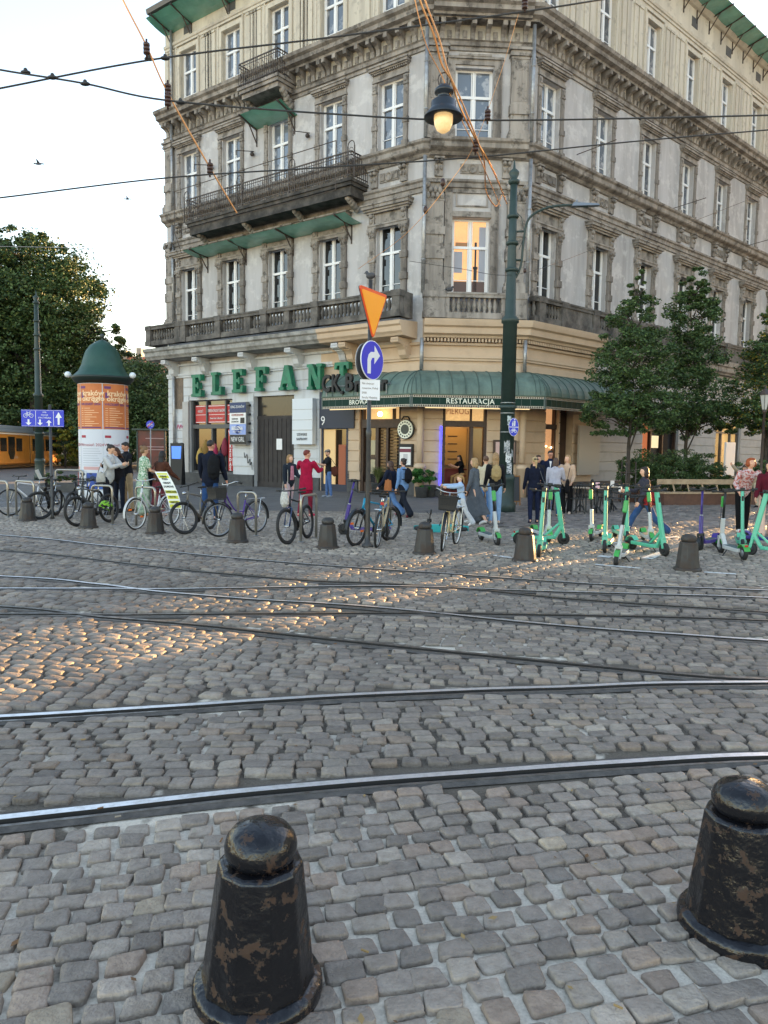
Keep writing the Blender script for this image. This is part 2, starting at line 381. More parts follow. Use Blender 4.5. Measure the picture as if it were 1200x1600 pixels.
CP = [(.28, .24, .195, 6), (.235, .2, .165, 4), (.34, .285, .23, 3)]
def darkpave(x, y): return (x > 2.5)&(y > 17.2+.0*x)
n4 = stone_field('pavement_setts', lambda x, y: (side(x, y) >= 0)&~darkpave(x, y)&(y < 21-.35*x*0), (-17, 15, 10, 21), math.radians(-12), .135, .11, .013, 2, CP, .012, 6, M_sett2, avoid=False, lift=.002)
CD = [(.2, .17, .15, 5), (.16, .138, .122, 4), (.24, .205, .175, 2)]
n5 = stone_field('paving_blocks', lambda x, y: darkpave(x, y), (2.5, 24, 17.2, 36), math.radians(38), .32, .16, .014, 2, CD, .01, 7, M_sett2, avoid=False, lift=.002)
print('stones', n0, n1, n2, n3, n4, n5)
# asphalt pavement by the left facade
M_asph = mat('asphalt', (.105, .098, .092), .85, col2=(.15, .14, .13), scale=1.5, bump=.6, bscale=90)
def asphalt():
    mb = MB(); pts = [(-60, 21), (2.5, 21), (2.5, 17.2), (2.5, 36), (-3, 60), (-60, 60)]
    mb.add([(-60, 20.9, .006), (2.5, 20.9, .006), (2.5, 40, .006), (-60, 80, .006)], [(0, 1, 2, 3)])
    tag(mb.build('pavement', M_asph), kind='structure')
asphalt()
# painted parking marks of the scooter bay
M_paint = mat('road_paint', (.75, .75, .72), .7, col2=(.45, .44, .42), scale=30, thr=(.45, .6))
mb = MB()
for (a, b, wd) in [((772, 868), (800, 872), .06), ((822, 850), (834, 852), .06), ((800, 842), (812, 845), .05), ((1010, 872), (1035, 862), .09), ((930, 882), (1000, 888), .05), ((935, 868), (955, 870), .1), ((1100, 893), (1150, 896), .05), ((960, 848), (1060, 838), .05)]:
    A = gp(*a, .018); B = gp(*b, .018); A.z = B.z = float(relief(np.array([A.x]), np.array([A.y]))[0])+.017; t = (B-A).normalized()*1; nn = Vector((t.y, -t.x, 0))*wd
    mb.add([A-nn, B-nn, B+nn, A+nn], [(0, 1, 2, 3)])
tag(mb.build('parking_marking', M_paint), kind='structure')

# autumn leaves and small litter lying between the stones
def litter():
    r = np.random.RandomState(12); mb = MB()
    for i in range(150):
        y = 1.9+9*r.rand()**1.3; x = (r.rand()-.5)*1.15*y; a = r.rand()*6.28; s = .008+.014*r.rand(); z = float(relief(np.array([x]), np.array([y]))[0])+.022
        u = Vector((math.cos(a), math.sin(a), .15*(r.rand()-.5))); v = Vector((-math.sin(a), math.cos(a), .3*(r.rand()-.5))); c = Vector((x, y, z))
        mb.mi = int(r.rand()*3)
        if i % 5: mb.add([c-u*s, c+v*s*.55, c+u*s*1.1, c-v*s*.5], [(0, 1, 2, 3)])
        else: mb.tube([c-u*.014, c+u*.014], .004, 5)
    tag(mb.build('leaf_litter', [mat('leaf_brown', (.16, .08, .03), .8), mat('leaf_tan', (.3, .2, .08), .8), mat('litter_pale', (.3, .26, .2), .8)]), kind='stuff')
litter()
# ================================================================== CORNER BUILDING
L0 = Vector((1.4, 29.1, 0)); 
dlv = Vector((-.8, .6, 0)); dcv = Vector((4.18, .27, 0)).normalized(); drv = Vector((.74, .67, 0)).normalized()
CW = 3.95; R0 = L0+dcv*CW
LEN_L, LEN_R = 15.75, 36.0
def frame(o, xd):
    x = Vector((xd[0], xd[1], 0)).normalized(); y = Vector((-x.y, x.x, 0))
    m = Matrix((x, y, Vector((0, 0, 1)))).transposed().to_4x4(); m.translation = o; return m
FL, FC, FR = frame(L0, -dlv), frame(L0, dcv), frame(R0, drv)
PLL = [L0+dlv*LEN_L, L0, R0, R0+drv*LEN_R]
MI_ = Matrix.Translation((3.4, 31, 0))
bld = empty('corner_building', (3.4, 31, 0))
tag(bld, 'grey ornate four storey corner building with balconies, cream top floor and rusticated shopfronts', 'building')
def att(o, par=bld):
    o.parent = par; o.matrix_parent_inverse = MI_.inverted() if par is bld else Matrix(); return o
M_st = mat('stucco_grey', (.47, .455, .455), .9, col2=(.28, .268, .262), scale=1.3, thr=(.42, .75), bump=.35, bscale=25, streak=True, patch=((.6, .585, .57), 1.7, .52, .6, .55))
M_tr = mat('trim_grey', (.36, .325, .29), .88, col2=(.135, .12, .107), scale=1.6, thr=(.38, .66), bump=.35, bscale=18, streak=True, patch=((.06, .053, .046), 2.6, .52, .62, .75))
M_tr2 = mat('trim_sooty', (.185, .168, .15), .9, col2=(.06, .055, .05), scale=2, thr=(.35, .62), bump=.3, bscale=18)
M_cr = mat('plaster_cream', (.6, .55, .46), .9, col2=(.4, .36, .3), scale=.9, thr=(.38, .72), bump=.25, bscale=20, streak=True, patch=((.3, .27, .23), 2.2, .54, .62, .5))
M_yl = mat('paint_ochre', (.57, .43, .3), .8, col2=(.46, .34, .235), scale=1.2, thr=(.45, .75), bump=.1, bscale=20)
M_wh = mat('paint_white', (.56, .57, .58), .8, col2=(.36, .35, .34), scale=1.5, thr=(.5, .72), bump=.2, bscale=18, streak=True)
M_wr = mat('paint_greywhite', (.44, .42, .4), .8, col2=(.33, .31, .29), scale=1.2, thr=(.45, .75), bump=.1)
M_dkb = mat('plinth_dark', (.045, .047, .05), .7, col2=(.08, .08, .08), scale=3)
M_fr = mat('window_paint', (.78, .78, .78), .45)
M_gl1 = mat('glass_dark', (.012, .014, .016), .04, spec=.9, rand=.5)
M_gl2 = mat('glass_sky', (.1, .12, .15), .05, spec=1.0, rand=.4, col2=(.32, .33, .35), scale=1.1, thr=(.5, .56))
M_gl3 = mat('glass_sunset_glow', (.3, .14, .05), .08, emis=(1, .48, .17), est=.16, col2=(.1, .03, .02), scale=1.5)  # corner window pane: sunset reflection put into its colour and glow
M_iron = mat('iron_black', (.03, .03, .032), .55, col2=(.08, .05, .035), scale=12)
M_grn = mat('canopy_green', (.05, .3, .2), .5, col2=(.1, .42, .3), scale=1.5, trans=.25)
M_cop = mat('copper_patina', (.135, .2, .165), .55, col2=(.07, .105, .085), scale=2.2, thr=(.35, .68), bump=.15, bscale=12, streak=True)
M_pipe = mat('zinc_pipe', (.4, .41, .42), .45, .6, col2=(.25, .25, .25), scale=6)
def wall(name, M, x0, x1, z0, z1, ops, mt, depth=.32, thick=.5):
    xs = sorted(set([x0, x1]+[v for o in ops for v in (o[0], o[1])])); zs = sorted(set([z0, z1]+[v for o in ops for v in (o[2], o[3])]))
    mb = MB(M)
    for i in range(len(xs)-1):
        for j in range(len(zs)-1):
            cx, cz = (xs[i]+xs[i+1])/2, (zs[j]+zs[j+1])/2
            if any(o[0] < cx < o[1] and o[2] < cz < o[3] for o in ops): continue
            mb.add([(xs[i], 0, zs[j]), (xs[i+1], 0, zs[j]), (xs[i+1], 0, zs[j+1]), (xs[i], 0, zs[j+1])], [(0, 1, 2, 3)])
    for a, b, c, d in ops:
        mb.add([(a, 0, c), (b, 0, c), (b, 0, d), (a, 0, d), (a, depth, c), (b, depth, c), (b, depth, d), (a, depth, d)], [(0, 4, 5, 1), (1, 5, 6, 2), (2, 6, 7, 3), (3, 7, 4, 0)])
    return att(mb.build(name, mt))
def courses(name, M, x0, x1, z0, z1, h, ops, mt, pr=.045, gap=.035, joint=True):
    mb = MB(M); z = z0; k = 0
    while z < z1-.1:
        t = min(z+h, z1)-gap
        iv = [(x0, x1)]
        for a, b, c, d in ops:
            if c < t and d > z:
                iv = [q for (p, r) in iv for q in ((p, min(r, a)), (max(p, b), r)) if q[1]-q[0] > .05]
        for p, r in iv: mb.box((p, -pr, z), (r, .02, t))
        z += h; k += 1
    return att(mb.build(name, mt, bevel=.012))
def sweep(mb, prof, pts, caps=True, shift=0):
    """profile [(out, z)] along the facade polyline pts with mitred corners; outward is to the viewer's side"""
    k = len(pts); dirs = []
    for i in range(k):
        ds = []
        if i > 0: ds.append((pts[i]-pts[i-1]).normalized())
        if i < k-1: ds.append((pts[i+1]-pts[i]).normalized())
        ns = [Vector((d.y, -d.x, 0)) for d in ds]
        n = sum(ns, Vector()).normalized(); n = n/n.dot(ns[0]); dirs.append(n)
    n = len(prof); vs = []
    for p, d in zip(pts, dirs):
        for a, z in prof: vs.append((p.x+d.x*a, p.y+d.y*a, z))
    fs = [(i*n+j, (i+1)*n+j, (i+1)*n+j+1, i*n+j+1) for i in range(k-1) for j in range(n-1)]
    if caps: fs += [tuple(range(n)), tuple(reversed(range((k-1)*n, k*n)))]
    mb.add(vs, fs)
def PL(a, b):      # polyline piece: a = metres along left facade (start), b = metres along right facade (end)
    return [L0+dlv*a, L0, R0, R0+drv*b]
WL = [-1.7-3.07*i for i in range(5)]; WR = [1.3+3.83*k for k in range(9)]; XC = 1.8
W1, W2, W3 = (7.75, 10.7), (13.45, 16.2), (18.4, 21.0)
# ------------------------------------------------ upper walls
def ops_for(xs, w, zz): return [(x-w/2, x+w/2, zz[0], zz[1]) for x in xs]
for (M, xs, w, x0, x1, tz, w3) in ((FL, WL, 1.2, -LEN_L, 0, 22.9, W3), (FC, [XC], 1.45, 0, CW, 23.9, W3), (FR, WR, 1.2, 0, LEN_R, 23.9, (18.65, 21.4))):
    wall('wall', M, x0, x1, 6.0, 17.2, ops_for(xs, w, W1)+ops_for(xs, w, W2), M_st)
    att(wall('top_storey_wall', M, x0, x1, 17.2, tz, ops_for(xs, w, w3), M_cr))
# end and back walls, roof
mb = MB()
eL = L0+dlv*LEN_L; eR = R0+drv*LEN_R; bL = eL+Vector((.6, .8, 0))*14; bR = eR+Vector((-.67, .74, 0))*14
for a, b in ((bL, eL), (eR, bR)):
    mb.add([(a.x, a.y, 0), (b.x, b.y, 0), (b.x, b.y, 22.9), (a.x, a.y, 22.9)], [(0, 1, 2, 3)])
mb.add([(bR.x, bR.y, 0), (bL.x, bL.y, 0), (bL.x, bL.y, 22.9), (bR.x, bR.y, 22.9)], [(0, 1, 2, 3)])
att(mb.build('side_wall', M_st))
mb = MB(); sweep(mb, [(0, 22.7), (1.0, 22.75), (1.05, 22.95), (1.0, 23.0), (-5, 25.2)], [L0+dlv*(LEN_L+.1), L0], False); sweep(mb, [(0, 23.8), (.9, 23.85), (.95, 24.0), (.9, 24.1), (-5, 26)], [L0, R0, eR], False)
att(mb.build('roof', mat('roof_metal', (.12, .11, .1), .6)))
# ------------------------------------------------ cornices
def band(name, mt, prof, a=LEN_L, b=LEN_R, pts=None):
    mb = MB(); sweep(mb, prof, pts or PL(a, b)); return att(mb.build(name, mt))
band('architrave', M_tr, [(-.05, 11.6), (.07, 11.62), (.07, 11.78), (.13, 11.8), (.13, 11.95), (.2, 12.0), (.2, 12.08), (-.05, 12.12)])
band('cornice', M_tr, [(-.05, 12.86), (.08, 12.9), (.16, 13.0), (.32, 13.06), (.36, 13.1), (.38, 13.26), (.46, 13.32), (.48, 13.4), (-.05, 13.46)])
band('architrave', M_tr, [(-.05, 16.78), (.06, 16.8), (.06, 16.93), (.13, 16.95), (.16, 17.08), (.22, 17.12), (-.05, 17.16)])
band('cornice', M_tr, [(-.05, 17.74), (.42, 17.76), (.44, 17.84), (.62, 17.9), (.64, 18.05), (.76, 18.12), (.8, 18.24), (-.05, 18.36)])
for dz, pp in ((0, [eL, L0]), (.55, [L0, R0, eR])):
    band('architrave', M_cr, [(-.05, 21.3+dz), (.05, 21.32+dz), (.05, 21.42+dz), (.1, 21.45+dz), (.13, 21.55+dz), (-.05, 21.58+dz)], pts=pp)
    band('architrave', M_cr, [(-.05, 22.4+dz*1.8), (.12, 22.45+dz*1.8), (.3, 22.6+dz*1.8), (-.05, 22.66+dz*1.8)], pts=pp)
# chamfer breaks forward a little: its own cornice pieces
pc = [L0+dcv*.12, L0+dcv*(CW-.12)]
def cband(prof, o=.12):
    mb = MB(); sweep(mb, [(a+o if a > 0 else a, z) for a, z in prof], pc); att(mb.build('corner_cornice', M_tr))
cband([(-.05, 12.89), (.1, 12.93), (.18, 13.03), (.34, 13.1), (.4, 13.14), (.42, 13.3), (.5, 13.36), (.52, 13.45), (-.05, 13.52)])
cband([(-.05, 17.78), (.44, 17.8), (.46, 17.88), (.66, 17.94), (.68, 18.09), (.8, 18.16), (.84, 18.3), (-.05, 18.42)])
# ------------------------------------------------ bracket friezes
def modillion(mb, x, z0, z1, w=.17, o0=.1, o1=.46):
    pr = [(.0, z0), (-o0, z0), (-o0, z0+(z1-z0)*.25), (-o0-.03, z0+(z1-z0)*.45), (-o1*.55, z0+(z1-z0)*.62), (-o1, z0+(z1-z0)*.72), (-o1, z1), (0, z1)]
    mb.add([(x-w/2, a, b) for a, b in pr]+[(x+w/2, a, b) for a, b in pr], [tuple(range(8)), tuple(range(15, 7, -1))]+[(i, i+8, (i+1) % 8+8, (i+1) % 8) for i in range(8)])
def frieze(M, x0, x1):
    mb = MB(M); x = x0+.25; i = 0
    while x < x1-.15:
        modillion(mb, x, 17.14, 17.74)
        if i % 4 == 0: modillion(mb, x+.27, 17.14, 17.74); x += .27
        cx = x+.29
        if cx < x1-.2:
            mb.box((cx-.085, -.05, 17.22), (cx+.085, .01, 17.52)); mb.box((cx-.05, -.075, 17.27), (cx+.05, .01, 17.47))
        x += .58; i += 1
    att(mb.build('bracket_frieze', M_tr))
frieze(FL, -LEN_L, 0); frieze(FC, 0, CW); frieze(FR, 0, LEN_R)
def ornaments(M, xs, hw=.72):
    for x in xs:
        mb = MB(M)
        for sx in (-1, 1):
            cx = x+sx*hw
            mb.box((cx-.16, -.1, 12.2), (cx+.16, .01, 12.86))
            for q in (-.09, .09):
                mb.sph((cx+q, -.17, 12.72), (.085, .1, .085), 8, 6); mb.sph((cx+q, -.13, 12.5), (.06, .07, .1), 8, 6)
            mb.box((cx-.19, -.26, 12.8), (cx+.19, .01, 12.87))
        mb.box((x-.47, -.045, 12.34), (x+.47, .01, 12.7))
        for sx in (-1, 1): mb.box((x+sx*.32-.1, -.08, 12.4), (x+sx*.32+.1, .01, 12.64))
        mb.M = M @ Matrix.Translation((x, -.02, 12.52)) @ Matrix.Rotation(PI/2, 4, 'X')
        mb.lathe([(.0, -.03), (.17, -.03), (.17, .07), (.13, .07), (.12, .04), (0, .04)], (0, 0, 0), 16); mb.M = M
        att(mb.build('frieze_ornament', M_tr))
ornaments(FL, WL); ornaments(FC, [XC], 1.3); ornaments(FR, WR)
# ------------------------------------------------ windows
def win_proto(w, h, glass, kind):
    """local: x centred, y=0 wall plane, z from sill"""
    f = MB(); y = .2; t = .07
    f.box((-w/2, y, 0), (-w/2+t, y+.08, h)); f.box((w/2-t, y, 0), (w/2, y+.08, h)); f.box((-w/2+t, y, 0), (w/2-t, y+.08, t)); f.box((-w/2+t, y, h-t), (w/2-t, y+.08, h))
    tz = h*.64
    f.box((-w/2+t, y-.02, tz-.05), (w/2-t, y+.08, tz+.05)); f.box((-.05, y-.012, t), (.05, y+.08, tz-.05)); f.box((-.04, y-.008, tz+.05), (.04, y+.08, h-t))
    for sx in (-1, 1):     # sash frames
        a, b = sx*.055, sx*(w/2-t-.005)
        lo, hi = min(a, b), max(a, b)
        for (p, q, z0, z1) in ((lo, lo+.04, t, tz-.05), (hi-.04, hi, t, tz-.05), (lo, hi, t, t+.05), (lo, hi, tz*.34, tz*.34+.025), (lo, lo+.035, tz+.05, h-t), (hi-.035, hi, tz+.05, h-t)):
            f.box((p, y+.015, z0), (q, y+.07, z1))
    fo = f.build('window', M_fr)
    g = MB(); g.add([(-w/2+t, y+.055, t), (w/2-t, y+.055, t), (w/2-t, y+.055, h-t), (-w/2+t, y+.055, h-t)], [(0, 1, 2, 3)]); g.box((-w/2+t, y+.1, t), (w/2-t, y+.11, h-t))
    go = g.build('pane', glass, fo)
    s = MB()
    if kind == 1:
        sw = .27
        s.box((-w/2-.03, -.03, h), (w/2+.03, .01, h+.05))
        for sx in (-1, 1):
            cx = sx*(w/2+.05+sw/2)
            s.box((cx-sw/2-.05, -.16, -.1), (cx+sw/2+.05, .01, .22)); s.box((cx-sw/2-.02, -.13, .22), (cx+sw/2+.02, .01, .32))
            for (z0, z1, e) in ((.32, .72, 0), (.72, .98, .04), (.98, 1.55, 0), (1.55, 1.8, .04), (1.8, 2.42, 0)):
                s.box((cx-sw/2-e, -.09-e*1.2, z0), (cx+sw/2+e, .01, z1))
                if e == 0 and z0 > .5:
                    for q in (-.08, -.027, .027, .08): s.box((cx+q-.014, -.105, z0+.06), (cx+q+.014, -.08, z1-.06))
            # capital
            s.box((cx-sw/2-.01, -.11, 2.42), (cx+sw/2+.01, .01, 2.47))
            s.add([(cx-.12, -.1, 2.47), (cx+.12, -.1, 2.47), (cx+.12, 0, 2.47), (cx-.12, 0, 2.47), (cx-.19, -.19, 2.78), (cx+.19, -.19, 2.78), (cx+.19, 0, 2.78), (cx-.19, 0, 2.78)], [(0, 1, 5, 4), (1, 2, 6, 5), (3, 0, 4, 7), (4, 5, 6, 7)])
            for q in (-1, 1): s.sph((cx+q*.14, -.18, 2.7), (.06, .05, .07), 8, 6); s.sph((cx+q*.07, -.15, 2.56), (.045, .04, .07), 8, 6)
            s.sph((cx, -.19, 2.74), (.05, .04, .05), 8, 6)
            s.box((cx-.2, -.2, 2.78), (cx+.2, .01, 2.84))
            # consoles of the entablature
            s.box((cx-.13, -.14, 3.02), (cx+.13, .01, 3.42)); s.sph((cx, -.17, 3.34), (.11, .09, .09), 8, 6); s.sph((cx, -.15, 3.14), (.08, .06, .1), 8, 6)
        W_ = w/2+.05+sw+.07
        s.box((-W_, -.13, 2.845), (W_, .01, 2.95)); s.box((-W_+.02, -.16, 2.95), (W_-.02, .01, 3.015))
        s.box((-W_+.24, -.06, 3.03), (W_-.24, .01, 3.42))
        for (z0, z1, o, e) in ((3.425, 3.5, .2, .03), (3.5, 3.58, .28, .1), (3.58, 3.7, .36, .16), (3.7, 3.76, .4, .2)): s.box((-W_-e, -o, z0), (W_+e, .01, z1))
    elif kind == 2:
        sw = .2
        for sx in (-1, 1):
            cx = sx*(w/2+.05+sw/2)
            s.box((cx-sw/2-.04, -.12, 0), (cx+sw/2+.04, .01, .28)); s.box((cx-sw/2, -.07, .28), (cx+sw/2, .01, 2.35))
            s.box((cx-sw/2-.03, -.1, .95), (cx+sw/2+.03, .01, 1.15)); s.box((cx-.045, -.085, 1.2), (cx+.045, .01, 2.25))
            s.box((cx-sw/2-.02, -.1, 2.35), (cx+sw/2+.02, .01, 2.42)); s.box((cx-sw/2, -.09, 2.42), (cx+sw/2, .01, 2.72)); s.box((cx-.06, -.12, 2.47), (cx+.06, .01, 2.64))
        W_ = w/2+.05+sw+.02
        s.box((-W_, -.1, 2.76), (W_, .01, 2.86)); s.box((-W_+.03, -.07, 2.86), (W_-.03, .01, 3.02))
        nd = 18
        for i in range(nd): x = -W_+.06+(2*W_-.12)*i/(nd-1); s.box((x-.025, -.16, 3.02), (x+.025, .01, 3.09))
        for (z0, z1, o, e) in ((3.09, 3.14, .2, .03), (3.14, 3.24, .27, .07), (3.24, 3.3, .31, .1)): s.box((-W_-e, -o, z0), (W_+e, .01, z1))
    elif kind == 3:
        for sx in (-1, 1):
            cx = sx*(w/2+.13); s.box((cx-.1, -.05, -.2), (cx+.1, .01, h+.22)); s.box((cx+sx*.1-.03, -.08, -.2), (cx+sx*.1+.03, .01, h+.3))
            for q in (.62, 1.02):     # flat pilaster strips between windows
                px = sx*(w/2+q)
                s.box((px-.15, -.055, -.15), (px+.15, .01, h+.15)); s.box((px-.17, -.09, h+.15), (px+.17, .01, h+.25)); s.box((px-.16, -.075, -.3), (px+.16, .01, -.15))
        s.box((-w/2-.03, -.045, h+.02), (w/2+.03, .01, h+.22)); s.box((-w/2-.26, -.09, h+.3), (w/2+.26, .01, h+.37))
        s.box((-w/2-.06, -.12, -.07), (w/2+.06, .2, -.002))
    elif kind == 4:    # corner first floor: panel above
        for sx in (-1, 1): cx = sx*(w/2+.17); s.box((cx-.15, -.07, -.05), (cx+.15, .01, h+1.3)); s.box((cx+sx*.12-.03, -.11, -.05), (cx+sx*.12+.03, .01, h+1.3))
        s.box((-w/2-.02, -.1, h+.02), (w/2+.02, .01, h+.1)); s.box((-w/2-.02, -.06, h+.1), (w/2+.02, .01, h+.24)); s.box((-w/2-.32, -.1, h+1.3), (w/2+.32, .01, h+1.4))
        for (x0, x1, z0, z1) in ((-.62, .62, h+.42, h+.47), (-.62, .62, h+.93, h+.98), (-.62, -.57, h+.47, h+.93), (.57, .62, h+.47, h+.93)): s.box((x0, -.05, z0), (x1, .01, z1))
    elif kind == 5:    # corner second floor: eared frame
        for sx in (-1, 1): cx = sx*(w/2+.15); s.box((cx-.13, -.06, 0), (cx+.13, .01, h+.3)); s.box((cx+sx*.14-.03, -.1, .4), (cx+sx*.14+.03, .01, h+.3)); s.box((cx-.16, -.1, 0), (cx+.16, .01, .5))
        s.box((-w/2-.02, -.06, h+.1), (w/2+.02, .01, h+.3)); s.box((-w/2-.36, -.12, h+.3), (w/2+.36, .01, h+.38)); s.box((-w/2+.1, -.14, h+.38), (w/2-.1, .01, h+.46))
    so = s.build('window_surround', M_tr if kind != 3 else M_cr)
    return fo, so
def put(M, proto, xs, z, first=[0]):
    for i, x in enumerate(xs):
        mw = MI_.inverted() @ M @ Matrix.Translation((x, 0, z))
        for o in proto:
            c = o.copy(); COL.objects.link(c); c.parent = bld; c.matrix_parent_inverse = Matrix(); c.matrix_basis = mw
            for ch in o.children:
                d = ch.copy(); COL.objects.link(d); d.parent = c
def kill(proto):
    for o in proto:
        for ch in list(o.children): bpy.data.objects.remove(ch)
        bpy.data.objects.remove(o)
def window_reflection():  # flat patches on the corner pane, painting a reflected red roof and lamp post
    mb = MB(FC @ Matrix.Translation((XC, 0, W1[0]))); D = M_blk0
    for (x0, x1, z0, z1, mt, nm) in ((-.6, .62, .1, .62, mat('reflected_roof_red', (.07, .025, .02), .3), 'reflected_patch'), (.36, .62, .62, 2.7, mat('cool_reflection', (.32, .33, .38), .5), 'reflected_patch'), (-.6, -.28, .95, 1.75, mat('cool_reflection', (.32, .33, .38), .5), 'reflected_patch'),
        (-.56, .0, 1.95, 2.1, mat('amber_reflection', (.35, .16, .06), .5), 'reflected_bar'), (-.1, -.02, 1.2, 2.15, mat('amber_reflection', (.35, .16, .06), .5), 'reflected_bar'), (.17, .3, .1, 1.15, D, 'reflected_lamp_post'), (.2, .27, 1.15, 2.0, D, 'reflected_lamp_post'), (.14, .33, 1.1, 1.2, D, 'reflected_lamp_post'), (.19, .28, 1.95, 2.12, D, 'reflected_lamp_post')):
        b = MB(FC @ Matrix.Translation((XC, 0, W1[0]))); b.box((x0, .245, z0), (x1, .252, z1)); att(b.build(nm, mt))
M_blk0 = mat('lamp_post_reflection', (.01, .012, .02), .5)  # dark paint of the reflected lamp post
window_reflection()
h1, h2, h3 = W1[1]-W1[0], W2[1]-W2[0], W3[1]-W3[0]
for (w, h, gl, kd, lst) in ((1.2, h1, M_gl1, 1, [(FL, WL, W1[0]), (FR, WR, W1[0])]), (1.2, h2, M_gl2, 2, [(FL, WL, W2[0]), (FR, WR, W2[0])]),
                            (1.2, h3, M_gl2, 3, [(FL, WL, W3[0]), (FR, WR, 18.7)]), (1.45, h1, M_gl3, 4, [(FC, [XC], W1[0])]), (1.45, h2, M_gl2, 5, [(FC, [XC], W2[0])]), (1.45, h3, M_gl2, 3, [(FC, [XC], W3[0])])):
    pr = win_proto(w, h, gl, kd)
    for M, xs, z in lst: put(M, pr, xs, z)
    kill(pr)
# small attic openings under the eaves
for M, xs in ((FL, WL), (FR, WR)):
    for x in xs:
        dz = .8 if M is FR else 0; mb = MB(M); mb.box((x-.3, -.02, 21.75+dz), (x+.3, .02, 22.2+dz)); att(mb.build('attic_vent', M_dkb))
# ------------------------------------------------ giant pilasters at the corner
def pilaster(M, cx, z0, z1, w, lower):
    mb = MB(M); o = .22
    mb.box((cx-w/2-.1, -o-.1, z0), (cx+w/2+.1, .01, z0+.28)); mb.box((cx-w/2-.05, -o-.05, z0+.28), (cx+w/2+.05, .01, z0+.42))
    ct = z1-.75 if lower else z1-.4
    b = [(z0+.42, z0+1.25, 0), (z0+1.25, z0+1.7, .05), (z0+1.7, (z0+ct)/2+.45, 0), ((z0+ct)/2+.45, (z0+ct)/2+.75, .05), ((z0+ct)/2+.75, ct, 0)] if lower else [(z0+.42, z0+1.0, 0), (z0+1.0, z0+1.35, .05), (z0+1.35, ct, 0)]
    for a, c, e in b:
        mb.box((cx-w/2-e, -o-e, a), (cx+w/2+e, .01, c))
        if e == 0 and a > z0+1.1:
            for i in range(5): q = (i-2)*w*.17; mb.box((cx+q-.022, -o-.02, a+.12), (cx+q+.022, -o+.01, c-.12))
    if lower:
        mb.box((cx-w/2-.02, -o-.02, ct), (cx+w/2+.02, .01, ct+.06))
        for r_ in range(2):
            for i in range(4-r_): q = (i-1.5+r_*.5)*w*.26; mb.sph((cx+q, -o-.03-.03*r_, ct+.18+.2*r_), (.08, .06, .13), 8, 6)
        for q in (-1, 1): mb.sph((cx+q*w*.46, -o-.08, ct+.55), (.12, .09, .12), 10, 8)
        mb.box((cx-w/2-.08, -o-.08, ct+.66), (cx+w/2+.08, .01, ct+.75)); mb.box((cx-w/2+.02, -o+.02, ct+.06), (cx+w/2-.02, .01, ct+.66))
    else:
        for i, e in enumerate((.02, .08, .05, .12)): mb.box((cx-w/2-e, -o-e, ct+i*.1), (cx+w/2+e, .01, ct+i*.1+.095))
    att(mb.build('pilaster', M_tr))
for cx in (.36, 3.5):
    pilaster(FC, cx, 7.85, 12.0, .68, True); pilaster(FC, cx, 13.5, 16.9, .66, False)
pilaster(FL, -15.35, 7.85, 12.0, .5, True); pilaster(FL, -15.35, 13.5, 16.9, .5, False)
# ------------------------------------------------ ground floor walls
OL = [(-14.1, -10.85, .55, 4.15), (-9.4, -6.8, 0, 4.2), (-5.2, -3.7, 0, 4.15), (-3.05, -.95, 0, 3.9)]
OC = [(.85, 2.6, 0, 3.7)]
OR = [(1.6, 2.5, .8, 3.7), (2.6, 3.55, 0, 3.7), (9.4, 13.0, .45, 3.5), (17.3, 20.6, .6, 3.6), (24.5, 27.5, .6, 3.6)]
YL = -4.5
wall('ground_floor_wall', FL, -LEN_L, -5.25, 0, 6.0, [OL[0], OL[1]], M_wh)
wall('ground_floor_wall', FL, -5.25, 0, 0, 6.0, [OL[2], OL[3]], M_yl)
wall('ground_floor_wall', FC, 0, CW, 0, 6.0, OC, M_yl)
wall('ground_floor_wall', FR, 0, 5.1, 0, 6.0, OR[:2], M_yl)
wall('ground_floor_wall', FR, 5.1, LEN_R, 0, 6.0, OR[2:], M_wr)
courses('rusticated_courses', FL, -15.72, -5.28, .95, 5.3, .43, OL[:2]+[(-15.4, -14.5, 3.75, 5.4)], M_wh)
courses('rusticated_courses', FL, -3.65, -.05, .9, 5.3, .43, OL[2:], M_yl)
courses('rusticated_courses', FC, .05, CW-.05, .9, 5.3, .43, OC, M_yl, pr=.055)
courses('rusticated_courses', FR, .05, 5.05, .9, 5.3, .43, OR[:2], M_yl)
courses('rusticated_courses', FR, 5.15, LEN_R-.1, 1.0, 5.3, .43, OR[2:], M_wr)
mb = MB(FL); mb.box((-15.35, -.03, 3.75), (-14.55, .01, 5.35)); att(mb.build('bare_brick_patch', mat('bare_render', (.24, .18, .13), .95, col2=(.14, .11, .09), scale=5, bump=.6)))
for M, segs in ((FL, [(-LEN_L, -14.1), (-14.1, -10.85), (-10.85, -9.4), (-6.8, -5.25), (-3.65, -3.1), (-.9, 0)]), (FC, [(0, .8), (2.65, CW)]), (FR, [(0, 2.6), (3.6, LEN_R)])):
    for a, b in segs: mb = MB(M); mb.box((a, -.1, 0), (b, .01, .55 if M is not FC else .4)); att(mb.build('plinth', M_dkb))
